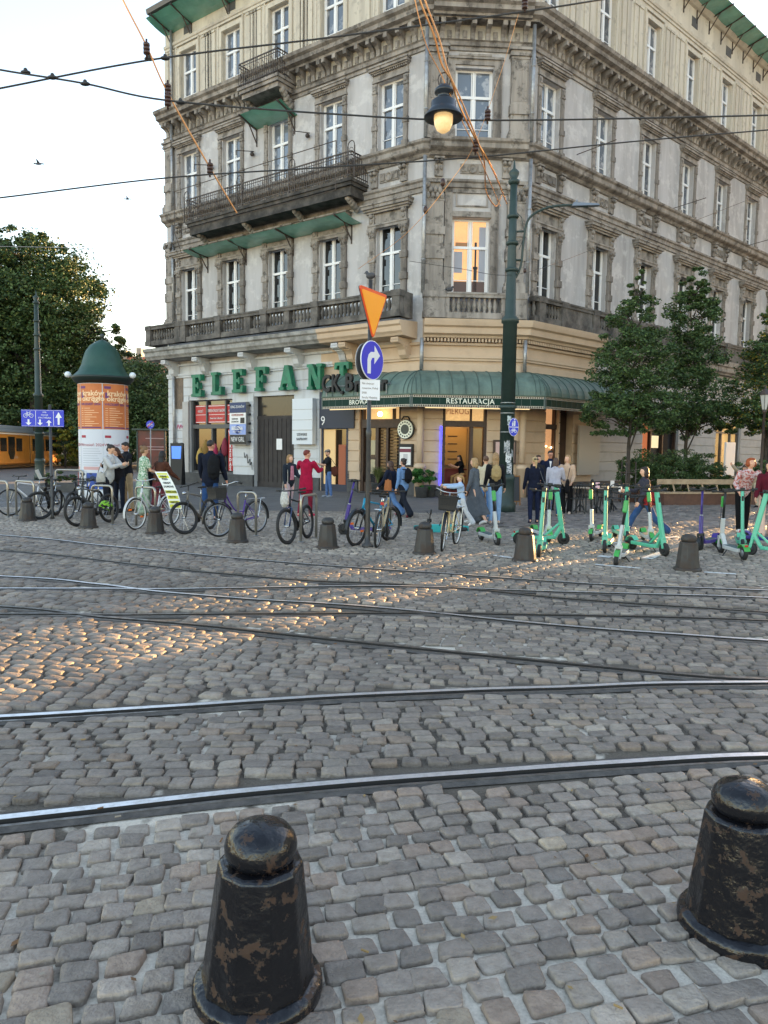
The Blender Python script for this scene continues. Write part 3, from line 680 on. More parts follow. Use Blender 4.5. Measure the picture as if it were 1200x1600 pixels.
# band courses above the awning and main ground floor cornice
for pts, mt in (([L0+dlv*4.5, L0, R0, R0+drv*5.1], M_yl), ([eL, L0+dlv*4.5], M_wh), ([R0+drv*5.1, eR], M_wr)):
    mb = MB()
    sweep(mb, [(-.05, 5.28), (.09, 5.3), (.09, 5.36), (.13, 5.4), (.13, 5.5), (-.05, 5.52)], pts)
    sweep(mb, [(-.05, 5.86), (.12, 5.88), (.15, 5.96), (-.05, 5.98)], pts)
    att(mb.build('string_course', mt))
CPROF = [(-.05, 6.12), (.28, 6.14), (.32, 6.22), (.46, 6.28), (.48, 6.5), (.58, 6.56), (.62, 6.7), (.64, 6.8), (-.05, 6.86)]
mb = MB(); sweep(mb, CPROF, [L0+dlv*.0+Vector((0, 0, 0)), R0, R0+drv*5.1]); att(mb.build('cornice', M_yl))
mb = MB(); sweep(mb, CPROF, [R0+drv*5.1, eR]); att(mb.build('cornice', M_tr))
TPROF = [(-.05, 6.12), (.95, 6.16), (1.0, 6.24), (1.08, 6.32), (1.1, 6.5), (1.18, 6.56), (1.2, 6.7), (-.05, 6.78)]
mb = MB(); sweep(mb, TPROF, [L0+dlv*4.5, L0+dlv*.25]); att(mb.build('terrace_slab', M_yl))
mb = MB(); sweep(mb, TPROF, [eL+dlv*.5, L0+dlv*4.5]); att(mb.build('terrace_slab', mat('terrace_render', (.36, .35, .33), .9, col2=(.15, .145, .13), scale=2, thr=(.4, .66), bump=.3)))
mb = MB(FC); n = 30
for i in range(n): x = .05+(CW-.1)*i/(n-1); mb.box((x-.035, -.25, 6.0), (x+.035, .01, 6.12))
mb.M = FR
for i in range(44): x = .08+4.9*i/43; mb.box((x-.035, -.25, 6.0), (x+.035, .01, 6.12))
att(mb.build('dentil_row', M_yl))
def console(M, x, mt, w=.34):
    mb = MB(M)
    pr = [(0, 5.35), (-.22, 5.38), (-.36, 5.5), (-.42, 5.7), (-.58, 5.86), (-.86, 5.92), (-.9, 6.0), (-.9, 6.12), (0, 6.12)]
    k = len(pr)
    mb.add([(x-w/2, a, b) for a, b in pr]+[(x+w/2, a, b) for a, b in pr], [tuple(range(k)), tuple(range(2*k-1, k-1, -1))]+[(i, i+k, (i+1) % k+k, (i+1) % k) for i in range(k)])
    for j in range(5): mb.box((x-w/2-.015, -.9+.14*j, 5.95-.06*j), (x+w/2+.015, -.86+.14*j, 6.05-.05*j))
    att(mb.build('bracket', mt))
for x in (-15.0, -12.6, -9.35, -6.4, -3.75): console(FL, x, M_wh)
for x in (-3.35, -.7): console(FL, x, M_yl)
# ------------------------------------------------ balustrades
BAL = [(.055, 0), (.075, .03), (.05, .07), (.045, .1), (.085, .2), (.09, .27), (.05, .42), (.04, .46), (.06, .5), (.06, .53)]
def balustrade(name, M, x0, x1, y, peds, mt, solid=(), z=6.84, step=.2, pw=.36):
    mb = MB(M); t = .24
    mb.box((x0, y-t/2-.04, z), (x1, y+t/2, z+.22)); mb.box((x0, y-t/2-.05, z+.78), (x1, y+t/2+.02, z+.9)); mb.box((x0, y-t/2-.08, z+.9), (x1, y+t/2+.04, z+.97))
    for p in peds:
        mb.box((p-pw/2, y-t/2-.07, z+.22), (p+pw/2, y+t/2, z+.78)); mb.box((p-pw/2-.03, y-t/2-.1, z+.76), (p+pw/2+.03, y+t/2, z+.985)); mb.box((p-pw/2-.03, y-t/2-.1, z), (p+pw/2+.03, y+t/2, z+.24))
    for a, b in solid: mb.box((a, y-t/2+.0, z+.22), (b, y+t/2, z+.78))
    x = x0+step/2
    while x < x1:
        if not any(abs(x-p) < pw/2+.05 for p in peds) and not any(a-.05 < x < b+.05 for a, b in solid):
            mb.lathe([(r, z+.22+h*1.06) for r, h in BAL], (x, y, 0), 8)
        x += step
    return att(mb.build(name, mt))
balustrade('balustrade', FL, -16.0, -.3, -.98, [-15.82, -13.5, -13.1, -10.6, -7.6, -4.6, -2.0, -.48], M_tr2, solid=[(-8.9, -8.5), (-6.4, -6.1)])
mb = MB(FL); mb.box((-16.0, -.9, 6.84), (-15.76, 0, 7.8)); mb.box((-.5, -.9, 6.84), (-.28, -.3, 7.8)); att(mb.build('balustrade', M_tr2))
balustrade('balustrade', FC, 0.02, CW-.02, -.36, [.36, 3.5], M_tr, solid=[(0, .95), (2.95, CW)], pw=.8)
balustrade('balustrade', FR, .1, LEN_R, -.3, [v for x in WR for v in (x-.75, x+.75)], M_tr2, solid=[(x+1.0, x+2.83) for x in WR], pw=.4)
# ------------------------------------------------ iron balconies
def railing(mb, a, b, z, h=1.0, step=.13):
    a = Vector(a); b = Vector(b); L_ = (b-a).length; d = (b-a)/L_; n = max(2, int(L_/step))
    for zz, r in ((h, .022), (h-.13, .012), (.12, .014)): mb.bar(a+Vector((0, 0, z+zz)), b+Vector((0, 0, z+zz)), r*2, r*2)
    for i in range(n+1):
        p = a+d*(L_*i/n); mb.bar(p+Vector((0, 0, z)), p+Vector((0, 0, z+h)), .02, .02, d)
        if i < n and i % 2 == 0:
            c = a+d*(L_*(i+1)/n)+Vector((0, 0, z+.5)); pts = []
            for k in range(15): t = k/14*2.6*PI; rr = .04+.17*k/14; pts.append(c+d*(rr*math.cos(t)*.62)+Vector((0, 0, rr*math.sin(t)*1.35)))
            mb.tube(pts, .011, 4)
            mb.sph(c+Vector((0, 0, .05)), .035, 6, 4)
def balcony(u0, u1, z, out, zs, canopy=None):
    mb = MB(FL)
    mb.box((-u1, -out, z-.12), (-u0, 0, z)); mb.box((-u1+.06, -out+.06, z-.26), (-u0-.06, 0, z-.12)); mb.box((-u1+.14, -out+.16, zs), (-u0-.14, 0, z-.26))
    att(mb.build('balcony', mat('balcony_soot', (.11, .098, .086), .9, col2=(.03, .028, .026), scale=2.2, thr=(.35, .6), bump=.3) if u1 > 10 else M_tr))
    bo = bpy.context.scene.objects[-1] if False else None
    mb = MB(FL)
    for a, b in (((-u1+.06, -out+.06, 0), (-u0-.06, -out+.06, 0)), ((-u1+.06, -out+.06, 0), (-u1+.06, 0, 0)), ((-u0-.06, -out+.06, 0), (-u0-.06, 0, 0))): railing(mb, a, b, z)
    return mb
rm = balcony(2.75, 12.9, 12.42, 1.12, 11.8)
for u in (2.8, 6.0, 9.2, 12.85):     # taller posts with arched tops
    c = Vector((-u, -1.06, 0))
    for q in (-.17, .17): rm.bar((-u+q, -1.06, 12.4), (-u+q, -1.06, 13.6), .04, .04, (1, 0, 0))
    rm.tube([(-u+.17*math.cos(t*PI/8), -1.06, 13.6+.2*math.sin(t*PI/8)) for t in range(9)], .02, 5)
    for k in range(4): rm.tube([(-u+.1*math.cos(t*PI/5), -1.06, 12.7+k*.25+.1*math.sin(t*PI/5)) for t in range(11)], .012, 4)
att(rm.build('railing', M_iron))
rm = balcony(6.75, 9.25, 17.45, 1.15, 17.0); att(rm.build('railing', M_iron))
for u in (3.2, 6.1, 9.2, 12.3):      # heavy consoles below the long balcony
    mb = MB(FL)
    for j in range(5): mb.sph((-u, -.2-.14*j, 11.5+.08*j), (.14, .13, .16), 8, 6)
    att(mb.build('bracket', M_tr))
for u in (6.95, 9.05):
    mb = MB(FL)
    for j in range(5): mb.sph((-u, -.15-.13*j, 16.5+.12*j), (.15, .13, .17), 8, 6)
    att(mb.build('bracket', M_tr))
mb = MB(FL)                            # outer rail rods of the long balcony
for (a, b) in (((-13.2, -1.5, 13.75), (-3.2, -1.5, 13.75)), ((-13.2, -1.5, 11.9), (-13.2, -1.5, 13.75)), ((-3.2, -1.5, 11.9), (-3.2, -1.5, 13.75)), ((-13.2, -1.5, 11.9), (-3.2, -1.5, 11.9))): mb.tube([a, b], .018, 5)
for x in (-12.2, -9.4, -6.0): mb.tube([(x, 0, 15.2), (x+.6, -1.6, 14.6), (x+.6, -1.6, 14.4)], .02, 5); mb.sph((x, -.12, 15.05), .1, 8, 6)
mb.tube([(-13.2, -1.5, 11.9), (-13.2, -1.1, 11.0)], .018, 5)
att(mb.build('washing_rod', M_iron))
def canopy(M, x0, x1, zw, zo, out, bs):
    mb = MB(M); n = int((x1-x0)/.35)+1
    vs = []; 
    for i in range(n+1):
        x = x0+(x1-x0)*i/n
        for k in range(5): t = k/4; sag = -.05*math.sin(PI*t)*(1+.5*math.sin(x*3)); vs.append((x, -out*t, zw+(zo-zw)*t+sag))
    vs2 = [(a, b, c+.015) for a, b, c in vs]; m_ = len(vs)
    fs = [(i*5+k, i*5+k+1, (i+1)*5+k+1, (i+1)*5+k) for i in range(n) for k in range(4)]
    mb.add(vs+vs2, fs+[tuple(m_+q for q in reversed(f)) for f in fs])
    o = att(mb.build('green_canopy', M_grn))
    for x in bs:
        b = MB(M); sl = (zo-zw)
        b.bar((x, -.02, zw-.75), (x, -.02, zw+.02), .05, .05, (1, 0, 0)); b.bar((x, 0, zw-.04), (x, -out-.1, zo-.04+sl*.05), .05, .06); b.bar((x, -.03, zw-.6), (x, -out*.5, zw+sl*.5-.06), .04, .04)
        bo = b.build('bracket', M_iron, o)
canopy(FL, -13.2, -3.1, 10.98, 11.14, 1.05, (-12.6, -9.9, -6.9, -3.6))
canopy(FL, -9.3, -6.7, 16.1, 16.4, 1.0, (-9.2, -6.85))
canopy(FL, -15.7, -.5, 22.1, 22.45, 1.15, (-15.2, -13.7, -11, -8.5, -6))
canopy(FR, .5, 35, 23.55, 23.8, 1.1, tuple(6.2+1.35*i for i in range(14)))
# down pipes
for M, x in ((FL, -15.1), (FC, -.06), (FC, CW+.02)):
    mb = MB(M); y = -.3 if M is FC else -.16
    mb.tube([(x, y, 7.8), (x, y, 12.85)], .075, 8); mb.tube([(x, y, 13.5), (x, y, 17.7)], .075, 8); mb.tube([(x, y, 4.9 if M is FC else .9), (x, y, 6.1)], .075, 8)
    if M is FL: mb.tube([(x, -.14, 18.3), (x, -.14, 22.3)], .07, 8)
    for z in (9, 11, 14.5, 16.2): mb.lathe([(.09, 0), (.09, .05)], (x, y, z), 8)
    att(mb.build('down_pipe', M_pipe))
mb = MB(FL); mb.lathe([(.11, 0), (.11, .8), (.14, .82), (.14, .9), (.1, .92)], (-15.1, -.16, 0), 10); att(mb.build('pipe_boot', M_iron))
for (M, x, z) in ((FR, 3.2, 14.0), (FR, 11.2, 13.6), (FR, 18.9, 13.2)): mb = MB(M); mb.tube([(x, 0, z), (x+.5, -1.5, z+.3)], .018, 5); att(mb.build('wall_rod', M_iron))
# ================================================================== UNSEEN HOUSES (added as sun blockers that shade the square and the tram)
sv = Vector((math.sin(SUN_AZ), math.cos(SUN_AZ), 0)); pv = Vector((sv.y, -sv.x, 0))
M_h1 = mat('unseen_house_plaster', (.5, .42, .32), .9, col2=(.4, .33, .26), scale=.6)
M_rf = mat('roof_tile', (.33, .12, .07), .85, col2=(.22, .08, .05), scale=3, bump=.3)
def house(label, t0, t1, q0, q1, hgt, mt):
    a = sv*t0+pv*q0; root = empty('unseen_shading_house', a); tag(root, label, 'building')
    X = pv; Y = sv; m = Matrix((X, Y, Vector((0, 0, 1)))).transposed().to_4x4()
    W = q1-q0; D = t1-t0; mb = MB(m)
    mb.box((0, 0, 0), (W, D, hgt)); mb.build('wall', mt, root)
    mb = MB(m); mb.add([(-.4, -.4, hgt+.003), (W+.4, -.4, hgt+.003), (W+.4, D+.4, hgt+.003), (-.4, D+.4, hgt+.003), (0, D/2, hgt+3), (W, D/2, hgt+3)], [(0, 1, 5, 4), (1, 2, 5), (2, 3, 4, 5), (3, 0, 4), (0, 3, 2, 1)]); mb.build('roof', M_rf, root)
    n = int(W/3.2); 
    for i in range(n):
        for k in range(int(hgt/4)):
            if W > 30 and (k > 4 or i > 12): continue
            x = 1.6+i*3.2; z = 1.3+4*k; f = MB(m); f.box((x-.6, -.06, z), (x+.6, .02, z+2)); fo = f.build('window', M_fr, root)
            f = MB(m); f.box((x-.52, -.075, z+.08), (x-.04, -.05, z+1.92)); f.box((x+.04, -.075, z+.08), (x+.52, -.05, z+1.92)); f.build('pane', M_gl1, fo)
    return root
house('tall ochre town house across the street on the right, added out of view to block the sun', 52, 64, -5.3, 45, 27, M_h1)
house('tall town house closing the street behind the trees, added unseen to narrow the gap of sunlight', 76, 90, -13.5, -7.7, 27, M_wr)
house('long town house hidden behind the corner building, added to keep the sun off the tram', 78, 90, -66, -38, 16.5, M_wr)  # unseen block, put here only to shade the tram
# ================================================================== SHOPFRONTS (parts of the building) AND THEIR SIGNS
M_brn = mat('wood_darkbrown', (.035, .018, .012), .5, col2=(.06, .03, .02), scale=6)
M_navy = pm('paint_navy', '#16243c', .5); M_blk = mat('black_matte', (.012, .012, .013), .6); M_dgl = mat('shop_glass', (.015, .015, .017), .06, spec=.8)
M_warm = mat('interior_warm', (.6, .42, .2), .8, emis=(1, .6, .25), est=.1, col2=(.3, .18, .08), scale=2.5, thr=(.4, .7))
M_gate = mat('gate_brown', (.028, .023, .022), .75, col2=(.045, .038, .035), scale=4)
M_white = mat('white_plastic', (.75, .75, .75), .4); M_redw = pm('red_signage', '#b3262a', .45); M_lamp = mat('lamp_glow', (1, .8, .5), .5, emis=(1, .7, .35), est=3)
M_ggreen = pm('text_grey', '#333333')
def bp(name, M, boxes, mt, par=bld, bevel=0):
    mb = MB(M)
    for a, b in boxes: mb.box(a, b)
    o = mb.build(name, mt, None, bevel=bevel)
    o.parent = par
    if par is bld: o.matrix_parent_inverse = MI_.inverted()
    return o
# bazaar shop window, left
bp('shop_window', FL, [((-14.1, .12, .55), (-13.95, .3, 4.15)), ((-11.0, .12, .55), (-10.85, .3, 4.15)), ((-14, .1, 2.75), (-10.9, .3, 2.95)), ((-14, .14, .55), (-10.9, .3, .65)), ((-13.0, .14, 2.9), (-12.9, .3, 4.1)), ((-11.6, .14, .6), (-11.5, .3, 4.1)), ((-12.6, .14, .6), (-12.5, .3, 2.8))], pm('frame_grey', '#4a4c4e'))
bp('shop_glass', FL, [((-13.95, .27, .6), (-11.0, .31, 4.1))], M_dgl)
for a, b, s in ((-13.85, -13.05, ''), (-12.88, -11.62, 'a'), (-11.48, -11.0, '')):
    bp('window_banner', FL, [((a, .2, 3.02), (b, .23, 3.9))], M_redw)
    bp('banner_border', FL, [((a+.03, .19, 3.84), (b-.03, .2, 3.87)), ((a+.03, .19, 3.05), (b-.03, .2, 3.08)), ((a+.03, .19, 3.42), (b-.03, .2, 3.44))], M_white)
def wtext(name, s, size, M, x, out, z, mt, par=None, **k):
    # text on facade frame M, at x, out metres in front of the wall
    o = text(name, s, size, mt, None, M @ Matrix.Translation((x, -out, z)) @ Matrix.Rotation(PI/2, 4, 'X'), **k)
    o.parent = par or bld
    if o.parent is bld: o.matrix_parent_inverse = MI_.inverted()
    return o
wtext('lettering', 'ORIENTALNY BAZAR', .2, FL, -12.25, -.175, 3.62, M_white, sx=.7)
wtext('lettering', 'Nowa Linia Collection..!', .13, FL, -12.25, -.175, 3.25, M_white, sx=.75)
wtext('lettering', 'ODZIEŻ', .15, FL, -13.45, -.175, 3.6, M_white, sx=.8); wtext('lettering', 'ODZIEŻ', .12, FL, -11.24, -.175, 3.6, M_white, sx=.6)
bp('sale_strip', FL, [((-11.3, .1, .7), (-11.0, .13, 2.7))], M_redw)
for i, c in enumerate('WYPRZEDAŻ'): wtext('lettering', c, .22, FL, -11.15, -.09, 2.55-.22*i, M_white, fat=.008)
for x, z, s, c in ((-13.3, 1.3, .25, '#b8964a'), (-12.9, 1.7, .2, '#8a6b30'), (-12.2, 1.5, .16, '#a02850'), (-11.8, 1.2, .22, '#3a2430'), (-11.5, 1.8, .18, '#7d2a3c')):
    mb = MB(FL); mb.lathe([(.05, 0), (s*.8, .1), (s, .4), (s*.7, .7), (s*.35, .85), (.04, .9)], (x, .05, z-.4), 10); att(mb.build('display_garment', pm('garment'+c, c, .8)))
bp('flank_panel', FL, [((-14.55, -.08, .55), (-14.1, .02, 4.1))], M_wr)
# gate
bp('gate', FL, [((-9.4, .2, 3.15), (-6.8, .28, 3.3)), ((-9.4, .2, 0), (-6.8, .26, .25))]+[((-9.38+.144*i, .2+.02*(i % 2), .25), (-9.38+.144*i+.132, .26, 3.15)) for i in range(18)], M_gate)
bp('gate_transom', FL, [((-9.4, .24, 3.3), (-6.8, .28, 4.2))], mat('gate_glass', (.02, .017, .016), .2)); bp('notice', FL, [((-8.1, .17, 1.75), (-7.75, .19, 2.25))], M_white)
# navy shop
bp('shop_fascia', FL, [((-5.22, -.12, 2.68), (-3.3, .02, 4.25))], M_navy); wtext('lettering', '9', .55, FL, -5.0, .13, 3.0, M_white)
bp('lit_panel', FL, [((-5.1, .05, .3), (-4.45, .1, 2.65))], mat('lit_wood', (.6, .42, .2), .7, emis=(1, .65, .3), est=.04))
bp('shop_glass', FL, [((-5.2, .28, 0), (-3.7, .32, 2.7))], M_dgl)
bp('shop_frame', FL, [((-5.2, 0, 0), (-5.1, .2, 2.68)), ((-5.2, .02, 0), (-3.7, .2, .3)), ((-3.8, 0, 0), (-3.62, .25, 2.7))], M_navy)
bp('display_rack', FL, [((-4.3, .1, .3), (-3.9, .25, 2.0))], pm('terracotta_wood', '#a05a3c', .7)); 
# restaurant entry on the left side
bp('door_frame', FL, [((-3.05, .05, 0), (-2.92, .3, 3.9)), ((-1.1, .05, 0), (-.95, .3, 3.9)), ((-3.05, .03, 2.7), (-.95, .3, 3.05)), ((-2.3, .08, 0), (-2.15, .3, 2.7)), ((-1.75, .08, 0), (-1.65, .3, 2.7)), ((-1.45, .08, 3.05), (-1.38, .3, 3.9)), ((-3, .1, 0), (-2.2, .25, .45)), ((-2.2, .1, 0), (-1, .25, .3))], M_brn)
bp('transom_light', FL, [((-2.92, .24, 3.05), (-1.1, .28, 3.9))], M_warm)
bp('shop_glass', FL, [((-2.95, .26, 0), (-1.05, .3, 2.7))], M_dgl)
mb = MB(FL)
for i in range(8):
    for j in range(14): mb.box((-2.1+.045*i, .18, .9+.13*j), (-2.1+.045*i+.03, .2, .9+.13*j+.1)); mb.box((-1.62+.045*i, .18, .9+.13*j), (-1.62+.045*i+.03, .2, .9+.13*j+.1))
att(mb.build('lattice', pm('brass_lattice', '#8a6a42', .5)))
bp('poster', FL, [((-2.85, .2, 1.6), (-2.4, .22, 2.2)), ((-2.85, .2, .8), (-2.4, .22, 1.4))], pm('poster_paper', '#b5a98a'))
mb = MB(FL); mb.sph((-2.0, -.02, 3.25), (.12, .08, .1)); att(mb.build('wall_lamp', M_lamp))
bp('mannequin', FL, [((-3.55, -.02, 1.3), (-3.5, .02, 1.35))], M_brn) if False else None
# chamfer: open front with the counter inside
bp('door_frame', FC, [((.85, .05, 0), (.97, .32, 3.7)), ((2.5, .05, 0), (2.6, .32, 3.7)), ((.85, .03, 2.75), (2.6, .3, 2.98)), ((1.95, .08, 0), (2.08, .3, 2.75)), ((2.05, .1, 0), (2.5, .26, .9)), ((1.95, .08, 2.98), (2.02, .3, 3.7))], M_brn)
bp('transom_light', FC, [((.97, .24, 2.98), (1.95, .27, 3.7)), ((2.02, .24, 2.98), (2.5, .27, 3.7))], M_warm)
wtext('lettering', 'PIEROGI', .36, FC, 1.5, -.22, 3.35, pm('faded_red', '#c77a5a'), sx=.75)
bp('door_pane', FC, [((2.1, .2, .95), (2.46, .22, 2.7))], mat('amber_glass', (.12, .07, .03), .1, spec=.8))
bp('interior_room', FC, [((-.6, 2.3, 0), (3.9, 2.35, 3.7)), ((-.62, .5, 0), (-.6, 2.3, 3.7)), ((3.9, .5, 0), (3.95, 2.3, 3.7)), ((-.6, .5, 3.7), (3.9, 2.3, 3.75)), ((-.6, .34, -.02), (3.9, 2.3, .03))], mat('interior_wall', (.55, .4, .22), .85, col2=(.4, .28, .15), scale=1.5))
bp('menu_board', FC, [((.95, 2.22, 1.2), (2.2, 2.28, 2.75))], pm('menu_paper', '#c9a468', .8))
for i in range(4): bp('menu_line', FC, [((1.15, 2.2, 1.4+.32*i), (1.3, 2.22, 1.52+.32*i)), ((1.4, 2.2, 1.44+.32*i), (1.8, 2.22, 1.48+.32*i))], M_brn)
bp('counter', FC, [((-.3, .95, .03), (1.9, 1.3, 1.02)), ((-.4, .85, 1.02), (2.0, 1.35, 1.08))], pm('counter_red', '#7a2a22', .6))
pl = bpy.data.lights.new('ceiling_lamp', 'POINT'); pl.energy = 9; pl.color = (1, .68, .36); pl.shadow_soft_size = .12
po = bpy.data.objects.new('ceiling_lamp', pl); COL.objects.link(po); po.location = FC @ Vector((1.6, 1.3, 3.2)); po.parent = bld; po.matrix_parent_inverse = MI_.inverted()
mb = MB(FC); mb.lathe([(.03, .5), (.03, .1), (.16, 0), (.15, -.02)], (1.6, 1.3, 3.25), 10); att(mb.build('lamp_shade', M_blk))
mb = MB(FC); mb.tube([(.78, -.1, .45), (.78, -.1, 2.75)], .035, 8); att(mb.build('light_tube', mat('blue_tube', (.1, .1, .9), .4, emis=(.03, .03, 1), est=.9)))
# right facade: lit window and dark doorway
bp('window_frame', FR, [((1.6, .05, 2.75), (2.5, .3, 2.95)), ((1.6, .1, .8), (1.68, .3, 3.7)), ((2.42, .1, .8), (2.5, .3, 3.7))], M_brn)
bp('window_pane', FR, [((1.65, .25, .8), (2.45, .29, 3.7))], mat('lit_pane', (.25, .14, .07), .1, emis=(1, .5, .22), est=.09, col2=(.05, .03, .02), scale=1.3, thr=(.4, .6)))
mb = MB(FR); mb.sph((2.0, .2, 2.05), .035); mb.sph((2.35, .2, 2.0), .03); att(mb.build('bulb', M_lamp))
bp('doorway', FR, [((2.6, .3, 0), (3.55, .33, 3.7))], M_brn)
# further openings on the right facade
for i, (x0, x1, z0, z1) in enumerate([(9.4, 13.0, .45, 3.5), (17.3, 20.6, .6, 3.6), (24.5, 27.5, .6, 3.6)]):
    f = bp('shop_window', FR, [((x0, .1, z0), (x0+.12, .3, z1)), ((x1-.12, .1, z0), (x1, .3, z1)), ((x0, .1, z1-.6), (x1, .3, z1-.5)), ((x0+1.0, .1, z0), (x0+1.12, .3, z1)), ((x0+2.2, .1, z0), (x0+2.3, .3, z1)), ((x0, -.15, z0-.12), (x1, .3, z0-.002))], M_brn if i == 0 else pm('frame_grey', '#4a4c4e'))
    bp('shop_glass', FR, [((x0+.1, .24, z0), (x1-.1, .28, z1))], [M_dgl, mat('lit_shop', (.4, .28, .12), .15, emis=(1, .6, .22), est=.08, col2=(.05, .04, .03), scale=.9, thr=(.45, .6)), M_dgl][i])
bp('lit_panel', FR, [((9.55, .2, 1.2), (10.3, .23, 3.3))], mat('lit_red', (.5, .12, .05), .6, emis=(1, .3, .1), est=.05))
bp('poster', FR, [((10.7, .2, 2.1), (11.4, .23, 2.7))], mat('lit_poster', (.7, .6, .4), .6, emis=(1, .75, .4), est=.12))
bp('window_sign', FR, [((17.4, -.6, .65), (18.6, -.5, 2.5))], M_white)
bp('blank_panel', FR, [((3.65, -.32, .85), (5.25, -.22, 2.95))], mat('panel_beige', (.45, .4, .34), .8))
# half columns framing the corner
for x in (-.05, CW+.04): mb = MB(FC); mb.tube([(x, -.2, 1.35), (x, -.2, 3.6)], .13, 12); mb.lathe([(.2, 0), (.2, 1.1), (.24, 1.12), (.24, 1.2), (.15, 1.3)], (x, -.2, 0), 10); att(mb.build('half_column', M_yl))
# ------------------------------------------------ restaurant awning
AW = 1.5
APTS = [L0+dlv*3.85, L0, R0, R0+drv*6.3]
awn = empty('restaurant_awning', (3.3, 28.5, 3.4)); tag(awn, 'green copper awning with tiled fascia wrapping the corner restaurant', 'awning')
AI = Matrix.Translation((3.3, 28.5, 3.4)).inverted()
def aatt(o, par=awn): o.parent = par; o.matrix_parent_inverse = AI if par is awn else Matrix(); return o
rp = [(AW*math.sin(t*PI/2/9)*1.0, 3.87+1.02*math.cos(t*PI/2/9)) for t in range(10)]
mb = MB(); sweep(mb, rp+[(AW, 3.84), (.1, 3.84), (0, 4.8)], APTS); o = mb.build('awning_roof', M_cop); aatt(o)
mb = MB()
def along(pts, step):       # positions along polyline with mitred normals at corners
    out = []
    for i in range(len(pts)-1):
        d = (pts[i+1]-pts[i]); L_ = d.length; d.normalize(); n = max(1, round(L_/step)); nn = Vector((d.y, -d.x, 0))
        for k in range(n+1): out.append((pts[i]+d*(L_*k/n), d, nn, L_, L_*k/n))
    return out
def mit(i):
    a = (APTS[i]-APTS[i-1]).normalized(); b = (APTS[i+1]-APTS[i]).normalized(); na, nb = Vector((a.y, -a.x, 0)), Vector((b.y, -b.x, 0)); m = (na+nb).normalized(); return m/m.dot(na)
ext = [0, mit(1).dot((L0-APTS[0]).normalized()), mit(2).dot((R0-L0).normalized()), 0]
for i in range(3):
    d = (APTS[i+1]-APTS[i]); L_ = d.length; d.normalize(); nn = Vector((d.y, -d.x, 0)); lo = 0 if i == 0 else mit(i).dot(d); hi = L_ if i == 2 else L_+mit(i+1).dot(d)
    n = round(L_/.52)
    for k in range(n+1):
        s0 = L_*k/n
        if i > 0 and k == 0: continue
        e = 0
        if k == 0 and i > 0: e = 1
        mm = mit(i+1) if (k == n and i < 2) else nn
        pts = [APTS[i]+d*s0+mm*(r+.012)+Vector((0, 0, z+.008)) for r, z in rp]; mb.tube(pts, .016, 4)
    # fans between the outer seams and the wall corner on the convex corners
    for (end, mi) in (((0, i),) if i > 0 else ())+(((1, i+1),) if i < 2 else ()):
        m_ = mit(mi); over = abs(m_.dot(d)); c = APTS[mi]
        for f in (.33, .66):
            s_ = (-1 if end == 0 else 1)*over*f*AW
            pts = []
            for r, z in rp:
                if r*over >= abs(s_)-1e-6: pts.append(c+d*s_+nn*(r+.012)+Vector((0, 0, z+.008)))
            if len(pts) > 1: mb.tube(pts, .014, 4)
aatt(mb.build('roof_seams', mat('copper_dark', (.06, .1, .085), .6)))
for nm, prof, mt in (('fascia', [(AW-.06, 3.42), (AW, 3.42), (AW, 3.84), (AW-.06, 3.84)], mat('tile_green', (.004, .03, .022), .55, spec=.2)),
                     ('tile_strip', [(AW-.02, 3.415), (AW+.008, 3.415), (AW+.008, 3.50), (AW-.02, 3.50)], mat('tile_cream', (.5, .46, .38), .4)),
                     ('tile_strip', [(AW-.02, 3.765), (AW+.008, 3.765), (AW+.008, 3.845), (AW-.02, 3.845)], mat('tile_cream', (.5, .46, .38), .4)),
                     ('gutter', [(AW-.05, 3.85), (AW+.05, 3.86), (AW+.06, 3.9), (AW-.05, 3.91)], M_cop)):
    mb = MB(); sweep(mb, prof, APTS); aatt(mb.build(nm, mt))
md = MB(); mt_ = MB()
for i in range(3):
    d = (APTS[i+1]-APTS[i]); L_ = d.length; d.normalize(); nn = Vector((d.y, -d.x, 0))
    lo = 0 if i == 0 else mit(i).dot(d)*AW; hi = L_ if i == 2 else L_+mit(i+1).dot(d)*AW
    n = int((hi-lo)/.085)
    for k in range(n):
        p = APTS[i]+d*(lo+(k+.5)*(hi-lo)/n)+nn*(AW+.012)
        for z, s in ((3.457, .04), (3.805, .036)):
            md.add([p+d*s*.95+Vector((0, 0, z)), p+Vector((0, 0, z+s)), p-d*s*.95+Vector((0, 0, z)), p-Vector((0, 0, s-z))], [(0, 1, 2, 3)])
    for k in range(n//4): 
        p = APTS[i]+d*(lo+(k*4+.5)*(hi-lo)/n)+nn*(AW+.003); mt_.bar(p+Vector((0, 0, 3.51)), p+Vector((0, 0, 3.76)), .01, .006, nn)
    for q in (lo+.03, (lo+hi)/2, hi-.03):
        p = APTS[i]+d*q+nn*(AW+.016); mt_.bar(p+Vector((0, 0, 3.4)), p+Vector((0, 0, 3.86)), .05, .01, nn)
aatt(md.build('tile_diamonds', M_brn)); aatt(mt_.build('tile_joints', mat('joint_grey', (.1, .13, .12), .6)))
M_let = pm('letter_cream', '#e6e8d8', .4)
def atext(s, size, M, x, z, **k):
    o = text('lettering', s, size, M_let, None, M @ Matrix.Translation((x, -AW-.015, z)) @ Matrix.Rotation(PI/2, 4, 'X'), **k); aatt(o)
atext('BROWAR', .25, FL, -1.85, 3.63, space=1.05, fat=.003); atext('RESTAURACJA', .27, FC, 1.65, 3.63, space=1.06, fat=.003); atext('PUB', .25, FR, 2.2, 3.63, space=1.06, fat=.003)
